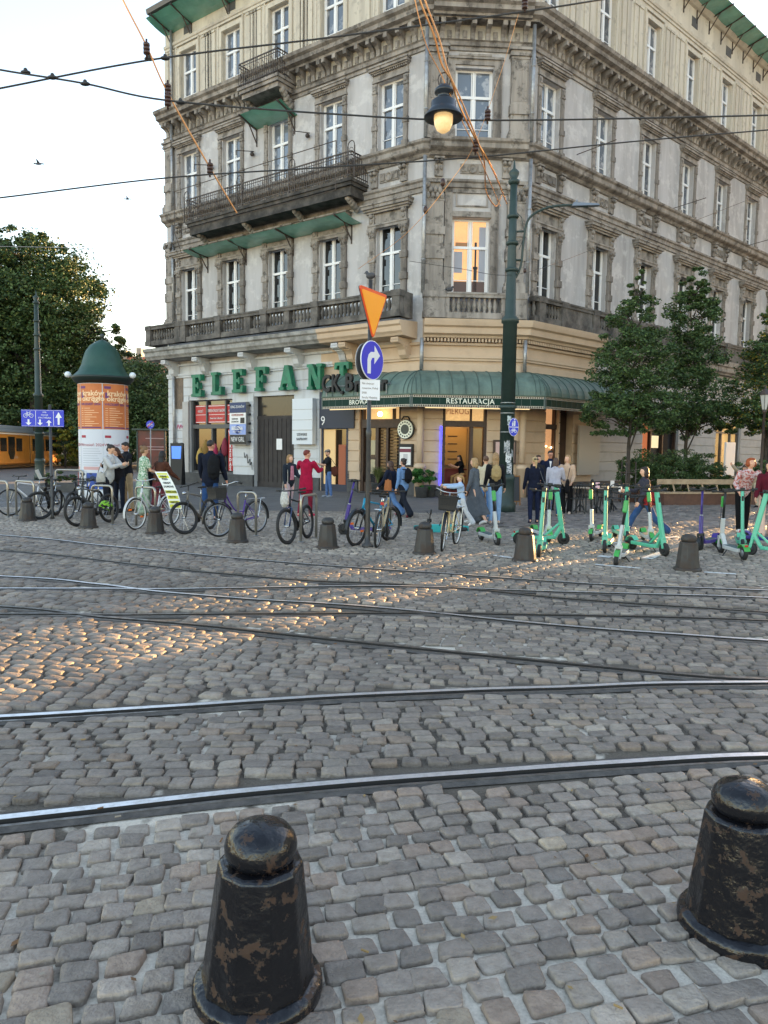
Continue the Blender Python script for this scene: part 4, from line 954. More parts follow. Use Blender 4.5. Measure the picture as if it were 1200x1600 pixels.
# underside strip lights of the awning
mb = MB(FC); mb.box((0, -1.3, 3.38), (CW, -1.25, 3.41)); mb.M = FL; mb.box((-3.6, -1.3, 3.38), (-.3, -1.25, 3.41))
o = mb.build('strip_light', mat('strip_glow', (1, .8, .5), .5, emis=(1, .75, .4), est=.18)); aatt(o)
# dark blackletter sign on the awning
sg = empty('blackletter_sign', FL @ Vector((-2.3, -1.6, 3.95))); tag(sg, 'dark blackletter lettering standing on the left slope of the green awning', 'sign')
for s, x, z, sz, sx in (('C', -3.55, 4.5, .95, .7), ('K', -3.05, 4.5, .95, .7), ('.', -2.72, 4.35, .8, 1), ('B', -2.35, 4.5, .95, .8), ('r', -1.95, 4.42, .8, .8), ('o', -1.68, 4.42, .8, .7), ('w', -1.32, 4.42, .8, .7), ('a', -.95, 4.42, .8, .7), ('r', -.65, 4.42, .8, .8)):
    t = text('letter', s, sz, M_blk, None, FL @ Matrix.Translation((x, -1.56, z-.12)) @ Matrix.Rotation(PI/2, 4, 'X'), ext=.06, sx=sx, fat=.022); t.parent = sg; t.matrix_parent_inverse = Matrix.Translation(sg.location).inverted()
bpart = MB(FL); bpart.tube([(-3.8, -1.5, 4.3), (-.4, -1.5, 4.3)], .02, 5)
for x in (-3.6, -2, -.6): bpart.tube([(x, -1.5, 3.9), (x, -1.5, 4.3)], .018, 5)
o = bpart.build('sign_rail', M_pipe); o.parent = sg; o.matrix_parent_inverse = Matrix.Translation(sg.location).inverted()
# big green slab-serif letters
M_eg = pm('letter_green', '#0f7a58', .5, col2=hexc('#0b5a44'), scale=3)
LETTERS = {
 'E': [(0, 0), (.78, 0), (.8, .3), (.68, .3), (.6, .14), (.34, .14), (.34, .44), (.46, .44), (.5, .36), (.58, .36), (.58, .64), (.5, .64), (.46, .57), (.34, .57), (.34, .86), (.58, .86), (.66, .72), (.78, .72), (.76, 1), (0, 1), (0, .87), (.1, .87), (.1, .13), (0, .13)],
 'L': [(0, 0), (.78, 0), (.8, .36), (.68, .36), (.6, .15), (.34, .15), (.34, .87), (.46, .87), (.46, 1), (0, 1), (0, .87), (.1, .87), (.1, .13), (0, .13)],
 'F': [(0, 0), (.46, 0), (.46, .13), (.34, .13), (.34, .42), (.46, .42), (.5, .34), (.58, .34), (.58, .64), (.5, .64), (.46, .56), (.34, .56), (.34, .86), (.58, .86), (.66, .7), (.78, .7), (.76, 1), (0, 1), (0, .87), (.1, .87), (.1, .13), (0, .13)],
 'T': [(.2, 0), (.66, 0), (.66, .13), (.55, .13), (.55, .85), (.68, .85), (.74, .68), (.86, .68), (.84, 1), (.02, 1), (0, .68), (.12, .68), (.18, .85), (.31, .85), (.31, .13), (.2, .13)],
 'N': [(0, 0), (.36, 0), (.36, .12), (.27, .12), (.27, .62), (.62, 0), (.84, 0), (.84, .88), (.92, .88), (.92, 1), (.58, 1), (.58, .88), (.67, .88), (.67, .42), (.34, 1), (0, 1), (0, .88), (.1, .88), (.1, .12), (0, .12)],
 'A': [(-.04, 0), (.3, 0), (.3, .12), (.22, .12), (.26, .26), (.56, .26), (.6, .12), (.52, .12), (.52, 0), (.98, 0), (.98, .12), (.88, .12), (.6, 1), (.34, 1), (.07, .12), (-.04, .12)]}
es = empty('letter_sign', FL @ Vector((-8.6, -.2, 4.3))); tag(es, 'large green slab serif letters spelling a shop name on the white left facade', 'sign')
EI = Matrix.Translation(es.location).inverted()
for c, u, z in zip('ELEFANT', (13.04, 11.57, 10.09, 8.56, 6.98, 5.31, 3.76), (4.28, 4.32, 4.38, 4.4, 4.38, 4.34, 4.5)):
    mb = MB(FL); w_ = .92; h_ = 1.08 if c != 'T' else .9
    poly = LETTERS[c]
    mb.prism([(a*w_, b*h_) for a, b in poly], (-u-.38, -.42, z), (1, 0, 0), (0, 0, 1), (0, .26, 0))
    if c == 'A':
        pass
    o = mb.build('letter', M_eg, bevel=.008); o.parent = es; o.matrix_parent_inverse = EI
    o.modifiers.clear()
def board(name, label, cat, M, a, b, mt, items=(), back=M_pipe):
    c = (Vector(a)+Vector(b))/2; r = empty(name, M @ Vector((c.x, max(a[1], b[1]), min(a[2], b[2])))); tag(r, label, cat); I = Matrix.Translation(r.location).inverted()
    mb = MB(M); mb.box(a, b); o = mb.build('panel', mt); o.parent = r; o.matrix_parent_inverse = I
    for it in items:
        if it[0] == 'box':
            m2 = MB(M); m2.box(it[1], it[2]); q = m2.build(it[4] if len(it) > 4 else 'field', it[3])
        else:
            q = text('lettering', it[1], it[2], it[5], None, M @ Matrix.Translation((it[3], min(a[1], b[1])-.012-(it[7] if len(it) > 7 else 0), it[4])) @ Matrix.Rotation(PI/2, 4, 'X'), ext=.003, sx=it[6] if len(it) > 6 else 1)
        q.parent = r; q.matrix_parent_inverse = I
    return r
Wt = M_white; Bl = pm('sign_blue', '#1c3f8f'); Nv = pm('sign_navy', '#14305f'); Lb = pm('sign_lightblue', '#8fa3d8'); BK = pm('sign_black', '#15161a')
sb = board('sign_stack', 'stack of blue, white and black shop panels on the pier left of the dark gate', 'sign', FL, (-10.75, -.3, 1.95), (-9.6, -.1, 3.95), M_pipe, [
 ('box', (-10.73, -.32, 3.45), (-9.62, -.3, 3.93), Nv), ('box', (-10.73, -.32, 2.93), (-9.62, -.3, 3.44), Wt), ('box', (-10.73, -.32, 2.43), (-9.62, -.3, 2.92), Lb), ('box', (-10.73, -.32, 1.97), (-9.62, -.3, 2.42), BK),
 ('t', 'KING ZDANÓW', .17, -10.17, 3.72, Wt, .75, .02), ('t', 'KOMPLEKSOWE', .14, -10.17, 3.34, pm('sign_rust', '#a04030'), .8, .02), ('t', 'NAPRAWA', .11, -10.35, 3.16, BK, .8, .02), ('t', 'ZEGARKÓW', .11, -10.35, 3.03, BK, .8, .02),
 ('box', (-9.98, -.33, 2.96), (-9.7, -.32, 3.22), BK, 'portrait'), ('t', 'NEW GIRL', .32, -10.17, 2.2, Wt, .62, .02)])
mb = MB(FL @ Matrix.Translation((-10.17, -.325, 2.67)) @ Matrix.Rotation(PI/2, 4, 'X')); mb.lathe([(0, -.002), (.2, -.002), (.2, .012), (0, .012)], (0, 0, 0), 24)
for i, v in enumerate(mb.v): pass
o = mb.build('oval', Bl); o.parent = sb; o.matrix_parent_inverse = Matrix.Translation(sb.location).inverted()
t = text('lettering', 'BIELIZNA', .24, Wt, None, FL @ Matrix.Translation((-10.17, -.35, 2.72)) @ Matrix.Rotation(PI/2, 4, 'X'), sx=.78, fat=.006); t.parent = sb; t.matrix_parent_inverse = Matrix.Translation(sb.location).inverted()
t = text('lettering', 'SPORT · MODA', .09, Wt, None, FL @ Matrix.Translation((-10.17, -.35, 2.55)) @ Matrix.Rotation(PI/2, 4, 'X')); t.parent = sb; t.matrix_parent_inverse = Matrix.Translation(sb.location).inverted()
mb = MB(FL)
for i in range(5): mb.lathe([(.06, 0), (.06, .1)], (-9.42, -.25, 2.05+.42*i), 8); mb.tube([(-9.6, -.2, 2.1+.42*i), (-9.42, -.25, 2.1+.42*i)], .02, 5)
o = mb.build('spot_row', M_blk); o.parent = sb; o.matrix_parent_inverse = Matrix.Translation(sb.location).inverted()
board('light_box', 'tall white light box sign on the pier right of the dark gate', 'sign', FL, (-6.62, -.34, 2.0), (-5.42, -.1, 3.98), mat('lightbox', (.62, .66, .7), .4), [
 ('box', (-6.6, -.35, 2.6), (-5.44, -.34, 2.63), M_pipe, 'divider'), ('box', (-6.6, -.35, 3.05), (-5.44, -.34, 3.07), M_pipe, 'divider'), ('box', (-6.6, -.35, 3.5), (-5.44, -.34, 3.52), M_pipe, 'divider'), ('t', 'SZEWSKIE', .17, -6.02, 2.42, BK, .8), ('t', 'NAPRAWY', .17, -6.02, 2.22, BK, .8)])
# round restaurant sign and menu boards near the entry
rs = empty('round_sign', FL @ Vector((-.55, -.1, 2.3))); tag(rs, 'round cream and black emblem sign hung beside the restaurant door', 'sign'); RI = Matrix.Translation(rs.location).inverted()
m_ = FL @ Matrix.Translation((-.62, -.16, 2.62)) @ Matrix.Rotation(PI/2, 4, 'X')
for (r0, r1, h, mt, nm) in ((0, .4, .0, M_blk, 'disc'), (.0, .36, .05, M_let, 'face'), (0, .19, .07, mat('emblem_dark', (.06, .07, .06), .6), 'emblem')):
    mb = MB(m_); mb.lathe([(0, h-.04), (r1, h-.04), (r1, h+.0), (0, h+.0)], n=28, smooth=False); o = mb.build(nm, mt); o.parent = rs; o.matrix_parent_inverse = RI
mb = MB(m_)
for k in range(16):
    a = 2*PI*k/16; mb.cbox((.28*math.cos(a), .28*math.sin(a), .055), (.05, .06, .01))
mb.tube([(-.2, .38, 0), (-.1, .5, 0), (.1, .5, 0), (.2, .38, 0)], .03, 6); o = mb.build('ring_lettering', M_blk); o.parent = rs; o.matrix_parent_inverse = RI
board('menu_case', 'black framed menu case on the ochre wall under the round emblem sign', 'menu board', FL, (-.95, -.16, 1.15), (-.28, -.06, 2.05), M_blk, [('box', (-.88, -.17, 1.22), (-.35, -.16, 1.92), M_white, 'menu_sheet'), ('box', (-.88, -.18, 1.72), (-.35, -.17, 1.86), pm('wine_red', '#6e2740'), 'heading'), ('box', (-.7, -.18, 1.3), (-.5, -.17, 1.65), pm('pale_text', '#b9b9bd'), 'text_block')])
board('menu_case', 'ornate wall menu case half hidden behind the thick green pole', 'menu board', FC, (2.85, -.2, 1.3), (3.75, -.1, 2.25), M_brn, [('box', (2.93, -.21, 1.38), (3.67, -.2, 2.17), pm('dusty_pink', '#c9a9a4'), 'menu_sheet')])
# graffiti
M_ink = mat('spray_black', (.02, .02, .02), .7)
def scrawl(label, M, pts, mt=M_ink, r=.018):
    mb = MB(M)
    for P in pts: mb.tube([(a, -.075, b) for a, b in spline([Vector((p[0], p[1], 0)) for p in P], 5) and [(q.x, q.y) for q in spline([Vector((p[0], p[1], 0)) for p in P], 5)]], r, 4)
    o = mb.build('graffiti', mt); o.parent = bld; o.matrix_parent_inverse = MI_.inverted()
scrawl('', FL, [[(-14.95, 1.6), (-15.1, 1.9), (-15.0, 2.05), (-14.85, 1.85), (-15.0, 1.55), (-14.8, 1.5), (-14.7, 1.7)], [(-14.85, 2.0), (-14.55, 1.98), (-14.75, 1.5), (-14.4, 1.2)]])
scrawl('', FL, [[(-10.0, 1.6), (-9.95, 1.35), (-9.8, 1.5), (-9.75, 1.1), (-9.6, 1.3), (-9.6, 1.0), (-9.5, 1.15), (-9.45, .8)]])
scrawl('', FL, [[(-15.0, 2.75), (-14.9, 2.95), (-14.8, 2.75), (-14.7, 2.95), (-14.6, 2.78), (-14.5, 2.92)]], pm('spray_pink', '#c96a8a'), .02)
# ================================================================== BOLLARDS
M_bk = mat('bollard_paint', (.006, .006, .008), .2, col2=(.045, .023, .013), scale=17, thr=(.56, .6), rough2=.75, bump=.5, bscale=18, det=8)
M_bk2 = mat('bollard_dull', (.03, .029, .028), .5, col2=(.05, .036, .028), scale=5, thr=(.45, .6), rough2=.8, bump=.3)
def bollard_proto(mt, n=10):
    r = empty('bollard')
    b = MB(); b.lathe([(.17, -.04), (.208, -.03), (.208, .03), (.198, .045), (.15, .052)], n=36); b.build('base', mt, r)
    b = MB(); b.lathe([(.184, .045), (.178, .08), (.137, .425), (.131, .437), (.07, .445)], n=n, smooth=False); b.build('shaft', mt, r, bevel=.008)
    b = MB(); b.lathe([(.06, .43), (.09, .437), (.106, .45), (.114, .472), (.115, .49), (.108, .515), (.09, .538), (.062, .553), (.03, .56), (.0, .561)], n=32); b.build('cap', mt, r)
    return r
pr_ = bollard_proto(M_bk, 10)
BL = [((403, 1551), 'glossy black bollard with flaking rust in the front middle of the cobbles', 3, 0), ((1150, 1448), 'glossy black rusty bollard cut by the right edge in the foreground', 20, 0)]
for i, (q, lb, rz, _) in enumerate(BL):
    b = pr_ if i == 0 else copy_tree(pr_); g = gp(*q); b.location = (g.x, g.y, float(relief(np.array([g.x]), np.array([g.y]))[0])+.01); b.rotation_euler = (math.radians(.6), math.radians(1.2 if i == 0 else .5), math.radians(rz)); tag(b, lb, 'bollard', 'foreground bollards')
pr2 = bollard_proto(M_bk2, 10)
for i, (q, lb) in enumerate([((43, 814), 'dull bollard in front of the white bicycle at the far left'), ((138, 825), 'dull bollard in front of the red and grey mountain bicycle'), ((243, 834), 'dull bollard in front of the white city bicycle with the advert board'),
        ((371, 847), 'dull bollard in front of the purple bicycle with a basket'), ((512, 857), 'dull bollard just left of the yellow triangle sign pole'), ((663, 866), 'dull bollard in front of the toppled turquoise scooter'),
        ((820, 877), 'dull bollard in front of the upright mint scooter below the green pole'), ((1074, 891), 'dull bollard at the right beside the purple scooter')]):
    b = pr2 if i == 0 else copy_tree(pr2); b.location = gp(*q); b.rotation_euler = (0, 0, i*.7); b.rotation_euler.y = [0, .01, -.01, .015, 0, -.01, .01, 0][i]; tag(b, lb, 'bollard', 'bollards along the bicycle parking')
# ================================================================== POLES AND ROAD SIGNS
M_pg = mat('pole_green', (.018, .038, .034), .5, col2=(.03, .052, .046), scale=3, bump=.1)
M_pk = mat('pole_black', (.03, .032, .035), .4, col2=(.06, .055, .05), scale=8); M_gal = pm('galvanised', '#8a8f94', .45, metal=.6)
def tram_pole(label, loc, hgt, r0, zc, arm=None, name='tram_pole', fin=True, rz=0):
    r = empty(name, loc); tag(r, label, 'pole')
    b = MB(); b.lathe([(r0*1.5, 0), (r0*1.5, .25), (r0*1.25, .32), (r0*1.25, .95), (r0*1.4, 1.0), (r0*1.1, 1.12)], n=16); b.build('base', M_pg, r)
    b = MB(); b.lathe([(r0*1.05, 1.1), (r0, zc), (r0*1.25, zc+.02), (r0*1.25, zc+.12), (r0*.8, zc+.22), (r0*.62, hgt*.8), (r0*.5, hgt)], n=20); b.build('pole', M_pg, r)
    b = MB()
    for z, q in ((zc*.55, 1.02), (hgt*.74, .72), (hgt*.82, .7), (hgt*.9, .62)): b.lathe([(r0*q, 0), (r0*(q+.2), .03), (r0*(q+.2), .09), (r0*q, .12)], (0, 0, z), 16)
    b.build('collar', M_pg, r)
    if fin:
        b = MB(); b.lathe([(r0*.5, 0), (r0*.8, .05), (r0*.8, .12), (r0*.4, .16), (r0*.7, .3), (r0*.7, .36), (r0*.2, .46), (.01, .7)], (0, 0, hgt), 14); b.build('finial', M_pg, r)
    return r
P1 = gp(789, 800)
tp = tram_pole('thick dark green cast iron pole with stickers and curved lamp arm before the restaurant', P1, 9.4, .205, 5.5)
b = MB(); a = [(0, 0, 6.6), (.25, -.03, 7.1), (.32, -.05, 7.9), (.45, -.08, 8.45), (.9, -.15, 8.72), (1.5, -.25, 8.78), (2.05, -.35, 8.72)]
b.tube(spline(a, 5), .035, 7); b.tube([(0, 0, 7.3), (.29, -.04, 7.3)], .03, 6); b.tube([(0, 0, 8.1), (.35, -.05, 8.1)], .03, 6); b.tube([(.04, 0, 8.7), (.25, 0, 8.5), (.35, 0, 8.0), (.2, 0, 7.6)], .012, 5); b.build('lamp_arm', M_pg, tp)
b = MB(); b.add([(1.6, -.17, 8.73), (1.6, -.38, 8.73), (2.35, -.5, 8.72), (2.35, -.33, 8.72), (1.65, -.2, 8.84), (1.65, -.34, 8.84), (2.3, -.46, 8.78), (2.3, -.37, 8.78)], [(0, 1, 2, 3), (7, 6, 5, 4), (0, 4, 5, 1), (1, 5, 6, 2), (2, 6, 7, 3), (3, 7, 4, 0)]); b.sph((1.75, -.27, 8.88), (.04, .04, .05)); b.build('lamp_head', M_gal, tp)
nm = ['sticker', 'sticker', 'sticker', 'sticker', 'sticker']
for k, (z, a0, a1, h, c) in enumerate([(2.55, -100, -70, .28, '#b9c4c4'), (1.75, -120, -75, .35, '#a9adb0'), (1.45, -105, -60, .3, '#d5d8da'), (1.15, -95, -50, .3, '#c3c8cc'), (1.65, -60, -40, .2, '#8a9196')]):
    b = MB(); rr = .217; A = [math.radians(a0+(a1-a0)*i/6) for i in range(7)]; jj = random.Random(k)
    b.add([(rr*math.cos(q), rr*math.sin(q), z+jj.uniform(-.04, .04)*(k > 0)) for q in A]+[(rr*math.cos(q), rr*math.sin(q), z+h+jj.uniform(-.05, .05)*(k > 0)) for q in A], [(i, i+1, i+8, i+7) for i in range(6)]); b.build('sticker', pm('sticker'+c, c, .6, col2=hexc('#50585c'), scale=22, thr=(.5, .55)), tp)
b = MB(); b.lathe([(.222, 2.35), (.222, 2.37)], n=18, cap=False); b.lathe([(.22, 2.9), (.22, 2.92)], n=18, cap=False); b.lathe([(.218, 3.2), (.218, 3.22)], n=18, cap=False); b.build('steel_strap', M_gal, tp)
P2 = gp(63, 750); lp = tram_pole('dark green tram pole at the left behind the blue lane sign', P2, 9.0, .2, 4.3)
M_sb = pm('traffic_blue', '#1f35c4', .4); M_sb2 = pm('traffic_blue_violet', '#3a3cc8', .35); M_yo = pm('traffic_yellow', '#ffa512', .4); M_or = pm('traffic_orange', '#e8501a', .4); M_sw = pm('traffic_white', '#e6e8ec', .4); M_bkp = mat('sign_back', (.08, .08, .085), .5)
def facing(loc, ang):      # matrix: x to the right of the sign face, y up, z out of the face
    return Matrix.Translation(loc) @ Matrix.Rotation(ang, 4, 'Z') @ Matrix.Rotation(PI/2, 4, 'X')
def disc(mb, r, z0, z1, n=32, c=(0, 0), rx=None):
    rx = rx or r; k = n
    mb.prism([(c[0]+rx*math.cos(2*PI*i/n), c[1]+r*math.sin(2*PI*i/n)) for i in range(n)], (0, 0, z0), (1, 0, 0), (0, 1, 0), (0, 0, z1-z0))
# middle pole with triangle, arrow and plate, turned to face right
SP = gp(574, 856); 
r = empty('sign_pole', SP); tag(r, 'slim black pole carrying the yellow triangle, blue arrow disc and text plate', 'pole')
b = MB(); b.lathe([(.11, 0), (.1, .06), (.055, .1), (.045, .3), (.042, 2.0), (.05, 2.02), (.05, 2.12), (.038, 2.14), (.036, 4.75)], n=14); b.build('pole', M_pk, r)
ANG = math.radians(-38)        # faces look down to the right street
Rz = Matrix.Rotation(0, 4, 'Z')
def sign_on(name, label, loc, z, ang, par=None):
    s = empty(name, (loc.x, loc.y, z)); tag(s, label, 'sign'); s.rotation_euler = (0, 0, ang); return s
MF = Matrix.Rotation(PI/2, 4, 'X')
s = sign_on('triangle_sign', 'yellow inverted triangle sign with orange border at the top of the black pole', SP, 3.72, math.radians(61))
def rtri(sz, cr, n=5):
    P = [(-.5*sz, .289*sz*2-.0), (.5*sz, .289*sz*2), (0, -.289*sz)]; out = []
    V_ = [(-.5*sz, .866*sz), (0, 0), (.5*sz, .866*sz)]
    cen = (0, .577*sz)
    for i, (x, y) in enumerate(V_):
        a = V_[i-1]; c = V_[(i+1) % 3]; A = Vector((a[0]-x, a[1]-y)).normalized(); C_ = Vector((c[0]-x, c[1]-y)).normalized(); p = Vector((x, y))
        out += [tuple(p+A*cr), tuple(p+(A+C_)*cr*.32), tuple(p+C_*cr)]
    return out
b = MB(MF); b.prism(rtri(.98, .06), (0, 0, .05), (1, 0, 0), (0, 1, 0), (0, 0, .02)); b.build('border', M_or, s)
b = MB(MF); b.prism([(x, y+.05) for x, y in rtri(.86, .05)], (0, 0.0, .071), (1, 0, 0), (0, 1, 0), (0, 0, .004)); b.build('face', M_yo, s)
b = MB(MF); b.prism(rtri(.98, .06), (0, 0, .03), (1, 0, 0), (0, 1, 0), (0, 0, .019)); b.build('back', M_bkp, s)
s = sign_on('arrow_sign', 'round blue sign with white right turn arrow below the yellow triangle', SP, 3.35, math.radians(56))
b = MB(MF); disc(b, .345, .045, .06); b.build('rim', M_sw, s)
b = MB(MF); disc(b, .33, .0605, .066); b.build('face', M_sb2, s)
b = MB(MF); AR = [(-.16, -.24), (-.06, -.24), (-.06, -.02), (-.02, .04), (.05, .05), (.05, -.06), (.22, .1), (.05, .26), (.05, .15), (-.06, .14), (-.13, .09), (-.16, 0)]; b.prism(AR, (0, 0, .067), (1, 0, 0), (0, 1, 0), (0, 0, .004)); b.build('arrow', M_sw, s)
s = sign_on('round_sign', 'round dark backed sign mounted behind the blue arrow disc', SP, 3.33, math.radians(56))
b = MB(MF); disc(b, .33, -.07, -.05); b.build('panel', M_bkp, s); b = MB(MF); disc(b, .33, -.076, -.0705); b.build('face', M_sw, s); b = MB(MF); b.box((-.05, -.1, -.05), (.05, -.06, .04)); b.box((-.05, .1, -.05), (.05, .14, .04)); b.build('clamp', M_gal, s)
s = sign_on('text_plate', 'small white plate with printed lines under the blue arrow disc', SP, 2.83, math.radians(15))
b = MB(MF); b.box((-.18, -.18, .045), (.18, .18, .06)); b.build('panel', M_sw, s)
for i, tx in enumerate(('Nie dotyczy:', 'rowerów, Policji', 'SMiR', 'Straży Miejskiej')):
    text('lettering', tx, .052, pm('plate_text', '#6a625c'), s, MF @ Matrix.Translation((-.15, .11-.082*i, .0605)), ext=.002, align='LEFT', sx=.85)
# blue lane sign
LS = gp(82, 811); r = empty('sign_pole', LS); tag(r, 'thin dark pole holding the wide blue lane sign', 'pole'); b = MB(); b.lathe([(.06, 0), (.035, .08), (.033, 2.75)], n=10); b.build('pole', M_pk, r)
s = sign_on('lane_sign', 'wide blue lane sign with bicycle symbol and white arrows', Vector((LS.x-.16, LS.y, 0)), 2.22, math.radians(2))
b = MB(MF); b.box((-.5, 0, .04), (.5, .4, .055)); b.build('panel', M_sb, s)
def arrow(b, x, y, h, up_=1, w=.05, z=.056):
    P = [(-w*.4, 0), (w*.4, 0), (w*.4, h*.55), (w*1.3, h*.55), (0, h), (-w*1.3, h*.55), (-w*.4, h*.55)]
    if up_ < 0: P = [(a, h-c) for a, c in reversed(P)]
    b.prism([(x+a, y+c) for a, c in P], (0, 0, z), (1, 0, 0), (0, 1, 0), (0, 0, .003))
def bike_icon(b, x, y, s_, z=.057, r=.006):
    ring = lambda cx, cy, rr: b.tube([(x+(cx+rr*math.cos(t*PI/8))*s_, y+(cy+rr*math.sin(t*PI/8))*s_, z) for t in range(17)], r, 4)
    ring(-.5, 0, .33); ring(.5, 0, .33)
    for P in ([(-.5, 0), (-.2, .5), (.3, .5), (.5, 0)], [(-.5, 0), (0, 0), (.3, .5)], [(0, 0), (-.25, .6)], [(.3, .5), (.25, .7), (.4, .72)], [(-.35, .62), (-.15, .62)]): b.tube([(x+a*s_, y+c*s_, z) for a, c in P], r, 4)
b = MB(MF); bike_icon(b, -.33, .26, .135); arrow(b, -.33, .03, .14, -1, .055); arrow(b, -.06, .03, .14, -1, .05); arrow(b, .15, .02, .14, 1, .05); arrow(b, .38, .05, .3, 1, .06)
b.box((-.165, .03, .056), (-.155, .37, .059)); b.box((.255, .03, .056), (.265, .37, .059)); b.box((-.49, .385, .056), (.49, .39, .059)); b.box((-.49, .01, .056), (.49, .015, .059)); b.build('symbols', M_sw, s)
for i, tx in enumerate(('SMiR', 'POLICJA', 'STRAŻ MIEJSKA')): text('lettering', tx, .05, M_sw, s, MF @ Matrix.Translation((.05, .34-.065*i, .056)), ext=.002, sx=.9)
# end of cycle way sign
NB = gp(236, 746); r = empty('sign_pole', NB); tag(r, 'thin grey pole of the small round crossed bicycle sign', 'pole'); b = MB(); b.lathe([(.04, 0), (.035, 3.3)], n=8); b.build('pole', M_gal, r)
s = sign_on('cycle_sign', 'small round blue bicycle sign crossed by a red bar', NB, 3.12, 0)
b = MB(MF); disc(b, .24, .04, .05, 24); b.build('panel', M_sb, s); b = MB(MF); bike_icon(b, 0, -.04, .2, .052, .012); b.build('symbol', M_sw, s); b = MB(MF); b.bar((-.16, -.16, .06), (.16, .16, .06), .045, .006, (0, 0, 1)); b.build('bar', pm('traffic_red', '#c4202a'), s)
# foot and cycle way sign on the big pole
s = sign_on('path_sign', 'oval blue pedestrian and bicycle sign strapped to the thick green pole', Vector((P1.x+.14, P1.y-.26, 0)), 2.5, math.radians(25)); s.scale = (.6, .6, .6)
b = MB(MF); disc(b, .44, 0, .012, 28, rx=.29); b.build('rim', M_sw, s); b = MB(MF); disc(b, .425, .0125, .018, 28, rx=.275); b.build('face', M_sb, s)
b = MB(MF); b.box((-.27, -.015, .019), (.27, .015, .023)); bike_icon(b, 0, -.2, .2, .022, .012); b.box((-.1, .05, .019), (-.03, .2, .023)); b.box((.0, .05, .019), (.08, .28, .023)); b.box((-.01, .12, .019), (.09, .3, .023)); disc(b, .035, .019, .023, 10, (.04, .36)); disc(b, .025, .019, .023, 10, (-.06, .24)); b.build('symbols', M_sw, s)
# ================================================================== ADVERTISING COLUMN
AC = gp(164, 781); R_ = .78
r = empty('advertising_column', AC); tag(r, 'round advertising column with orange and white posters under a green bell roof', 'advertising column')
b = MB(); b.lathe([(R_+.04, 0), (R_+.04, .35), (R_, .4), (R_, 3.95)], n=40); b.build('drum', pm('column_white', '#c9cdd2', .7), r)
b = MB(); b.lathe([(R_+.02, 3.8), (R_+.12, 3.9), (R_+.2, 3.98), (R_+.2, 4.04)], n=40); b.build('collar', mat('collar_dark', (.01, .022, .02), .5), r)
b = MB(); b.lathe([(R_+.2, 4.02), (R_+.13, 4.08), (R_, 4.2), (R_-.1, 4.4), (R_-.16, 4.62), (R_-.24, 4.85), (R_-.38, 5.05), (R_-.56, 5.18), (.08, 5.25)], n=10, smooth=True); b.build('bell_roof', mat('roof_green', (.012, .055, .04), .5, col2=(.02, .075, .055), scale=2), r)
b = MB(); b.lathe([(.03, 5.2), (.03, 5.32)], n=8); b.sph((0, 0, 5.38), .075); b.build('finial', mat('finial_dark', (.04, .05, .045), .4), r)
for a in (-168, -12): b = MB(); b.sph(((R_+.3)*math.cos(math.radians(a)), (R_+.3)*math.sin(math.radians(a)), 4.1), (.11, .11, .1)); b.build('globe_lamp', pm('globe_white', '#dfe6ea', .3), r)
def cyl_patch(a0, a1, z0, z1, rr, mt, name, n=10):
    b = MB(); A = [math.radians(a0+(a1-a0)*i/n) for i in range(n+1)]
    b.add([(rr*math.cos(q), rr*math.sin(q), z0) for q in A]+[(rr*math.cos(q), rr*math.sin(q), z1) for q in A], [(i, i+1, i+n+2, i+n+1) for i in range(n)]); return b.build(name, mt, r)
M_po = pm('poster_orange', '#cf7c46', .6, col2=hexc('#c06c38'), scale=3); M_pw = pm('poster_white', '#cfd3dc', .6); M_pp = pm('poster_purple', '#6a3a6e', .6); M_pc = pm('poster_cream', '#f1cfa4', .6); M_pr = pm('poster_red', '#a02c40', .6); M_pgx = pm('poster_grey', '#8e93a0', .6)
def curved_text(s_, size, a, z, mt, rr, sx=1, fat=0):
    cu = text('lettering', s_, size, mt, None, None, ext=.001, sx=sx, fat=fat); me = cu.data
    for v in me.vertices:
        q = math.radians(a)+v.co.x/rr; zz = v.co.y+z; ra = rr+v.co.z; v.co = (ra*math.cos(q), ra*math.sin(q), zz)
    cu.parent = r
cols_ = [(-200, -154), (-152, -128), (-126, -62), (-60, 0)]
cols_ = [(-190, -132), (-130, -72), (-70, -12), (-10, 48)]
for k, (a0, a1) in enumerate(cols_):
    cyl_patch(a0, a1, 2.33, 3.78, R_+.004, M_po, 'poster'); cyl_patch(a0, a1, .95, 2.3, R_+.004, M_pw, 'poster')
    w = a1-a0
    cyl_patch(a0+3, a0+18, 3.62, 3.7, R_+.008, M_pp, 'logo_strip'); cyl_patch(a0+5, a0+13, 3.32, 3.5, R_+.008, M_pp, 'rosette')
    cyl_patch(a0+3, a1-3, 2.36, 2.4, R_+.008, M_pp, 'footer'); cyl_patch(a0+3, a0+17, 2.05, 2.13, R_+.008, M_pr, 'logo_strip'); cyl_patch(a0+8, a1-8, 1.02, 1.12, R_+.008, pm('poster_pink', '#c9a0a0'), 'footer')
    curved_text('kraków', .24, a0+36, 3.47, M_pc, R_+.008, fat=.006); curved_text('okrągło', .24, a0+36, 3.3, M_pc, R_+.008, fat=.006); curved_text('WRZESIEŃ 2024', .1, a0+29, 3.12, M_pp, R_+.008, fat=.003); curved_text('Wrzesień 2024', .13, a0+31, 1.82, M_pr, R_+.008)
    for i in range(9):
        z = 3.0-.07*i; cyl_patch(a0+5, a0+11, z-.012, z, R_+.008, M_pc, 'listing', 3); cyl_patch(a0+14, a0+30+((i*7+k*5) % 5)*5, z-.014, z, R_+.008, M_pc, 'listing', 6)
    for i in range(8): z = 1.7-.075*i; cyl_patch(a0+6, a0+46+((i*5+k) % 4)*3, z-.01, z, R_+.008, M_pgx, 'listing', 6)
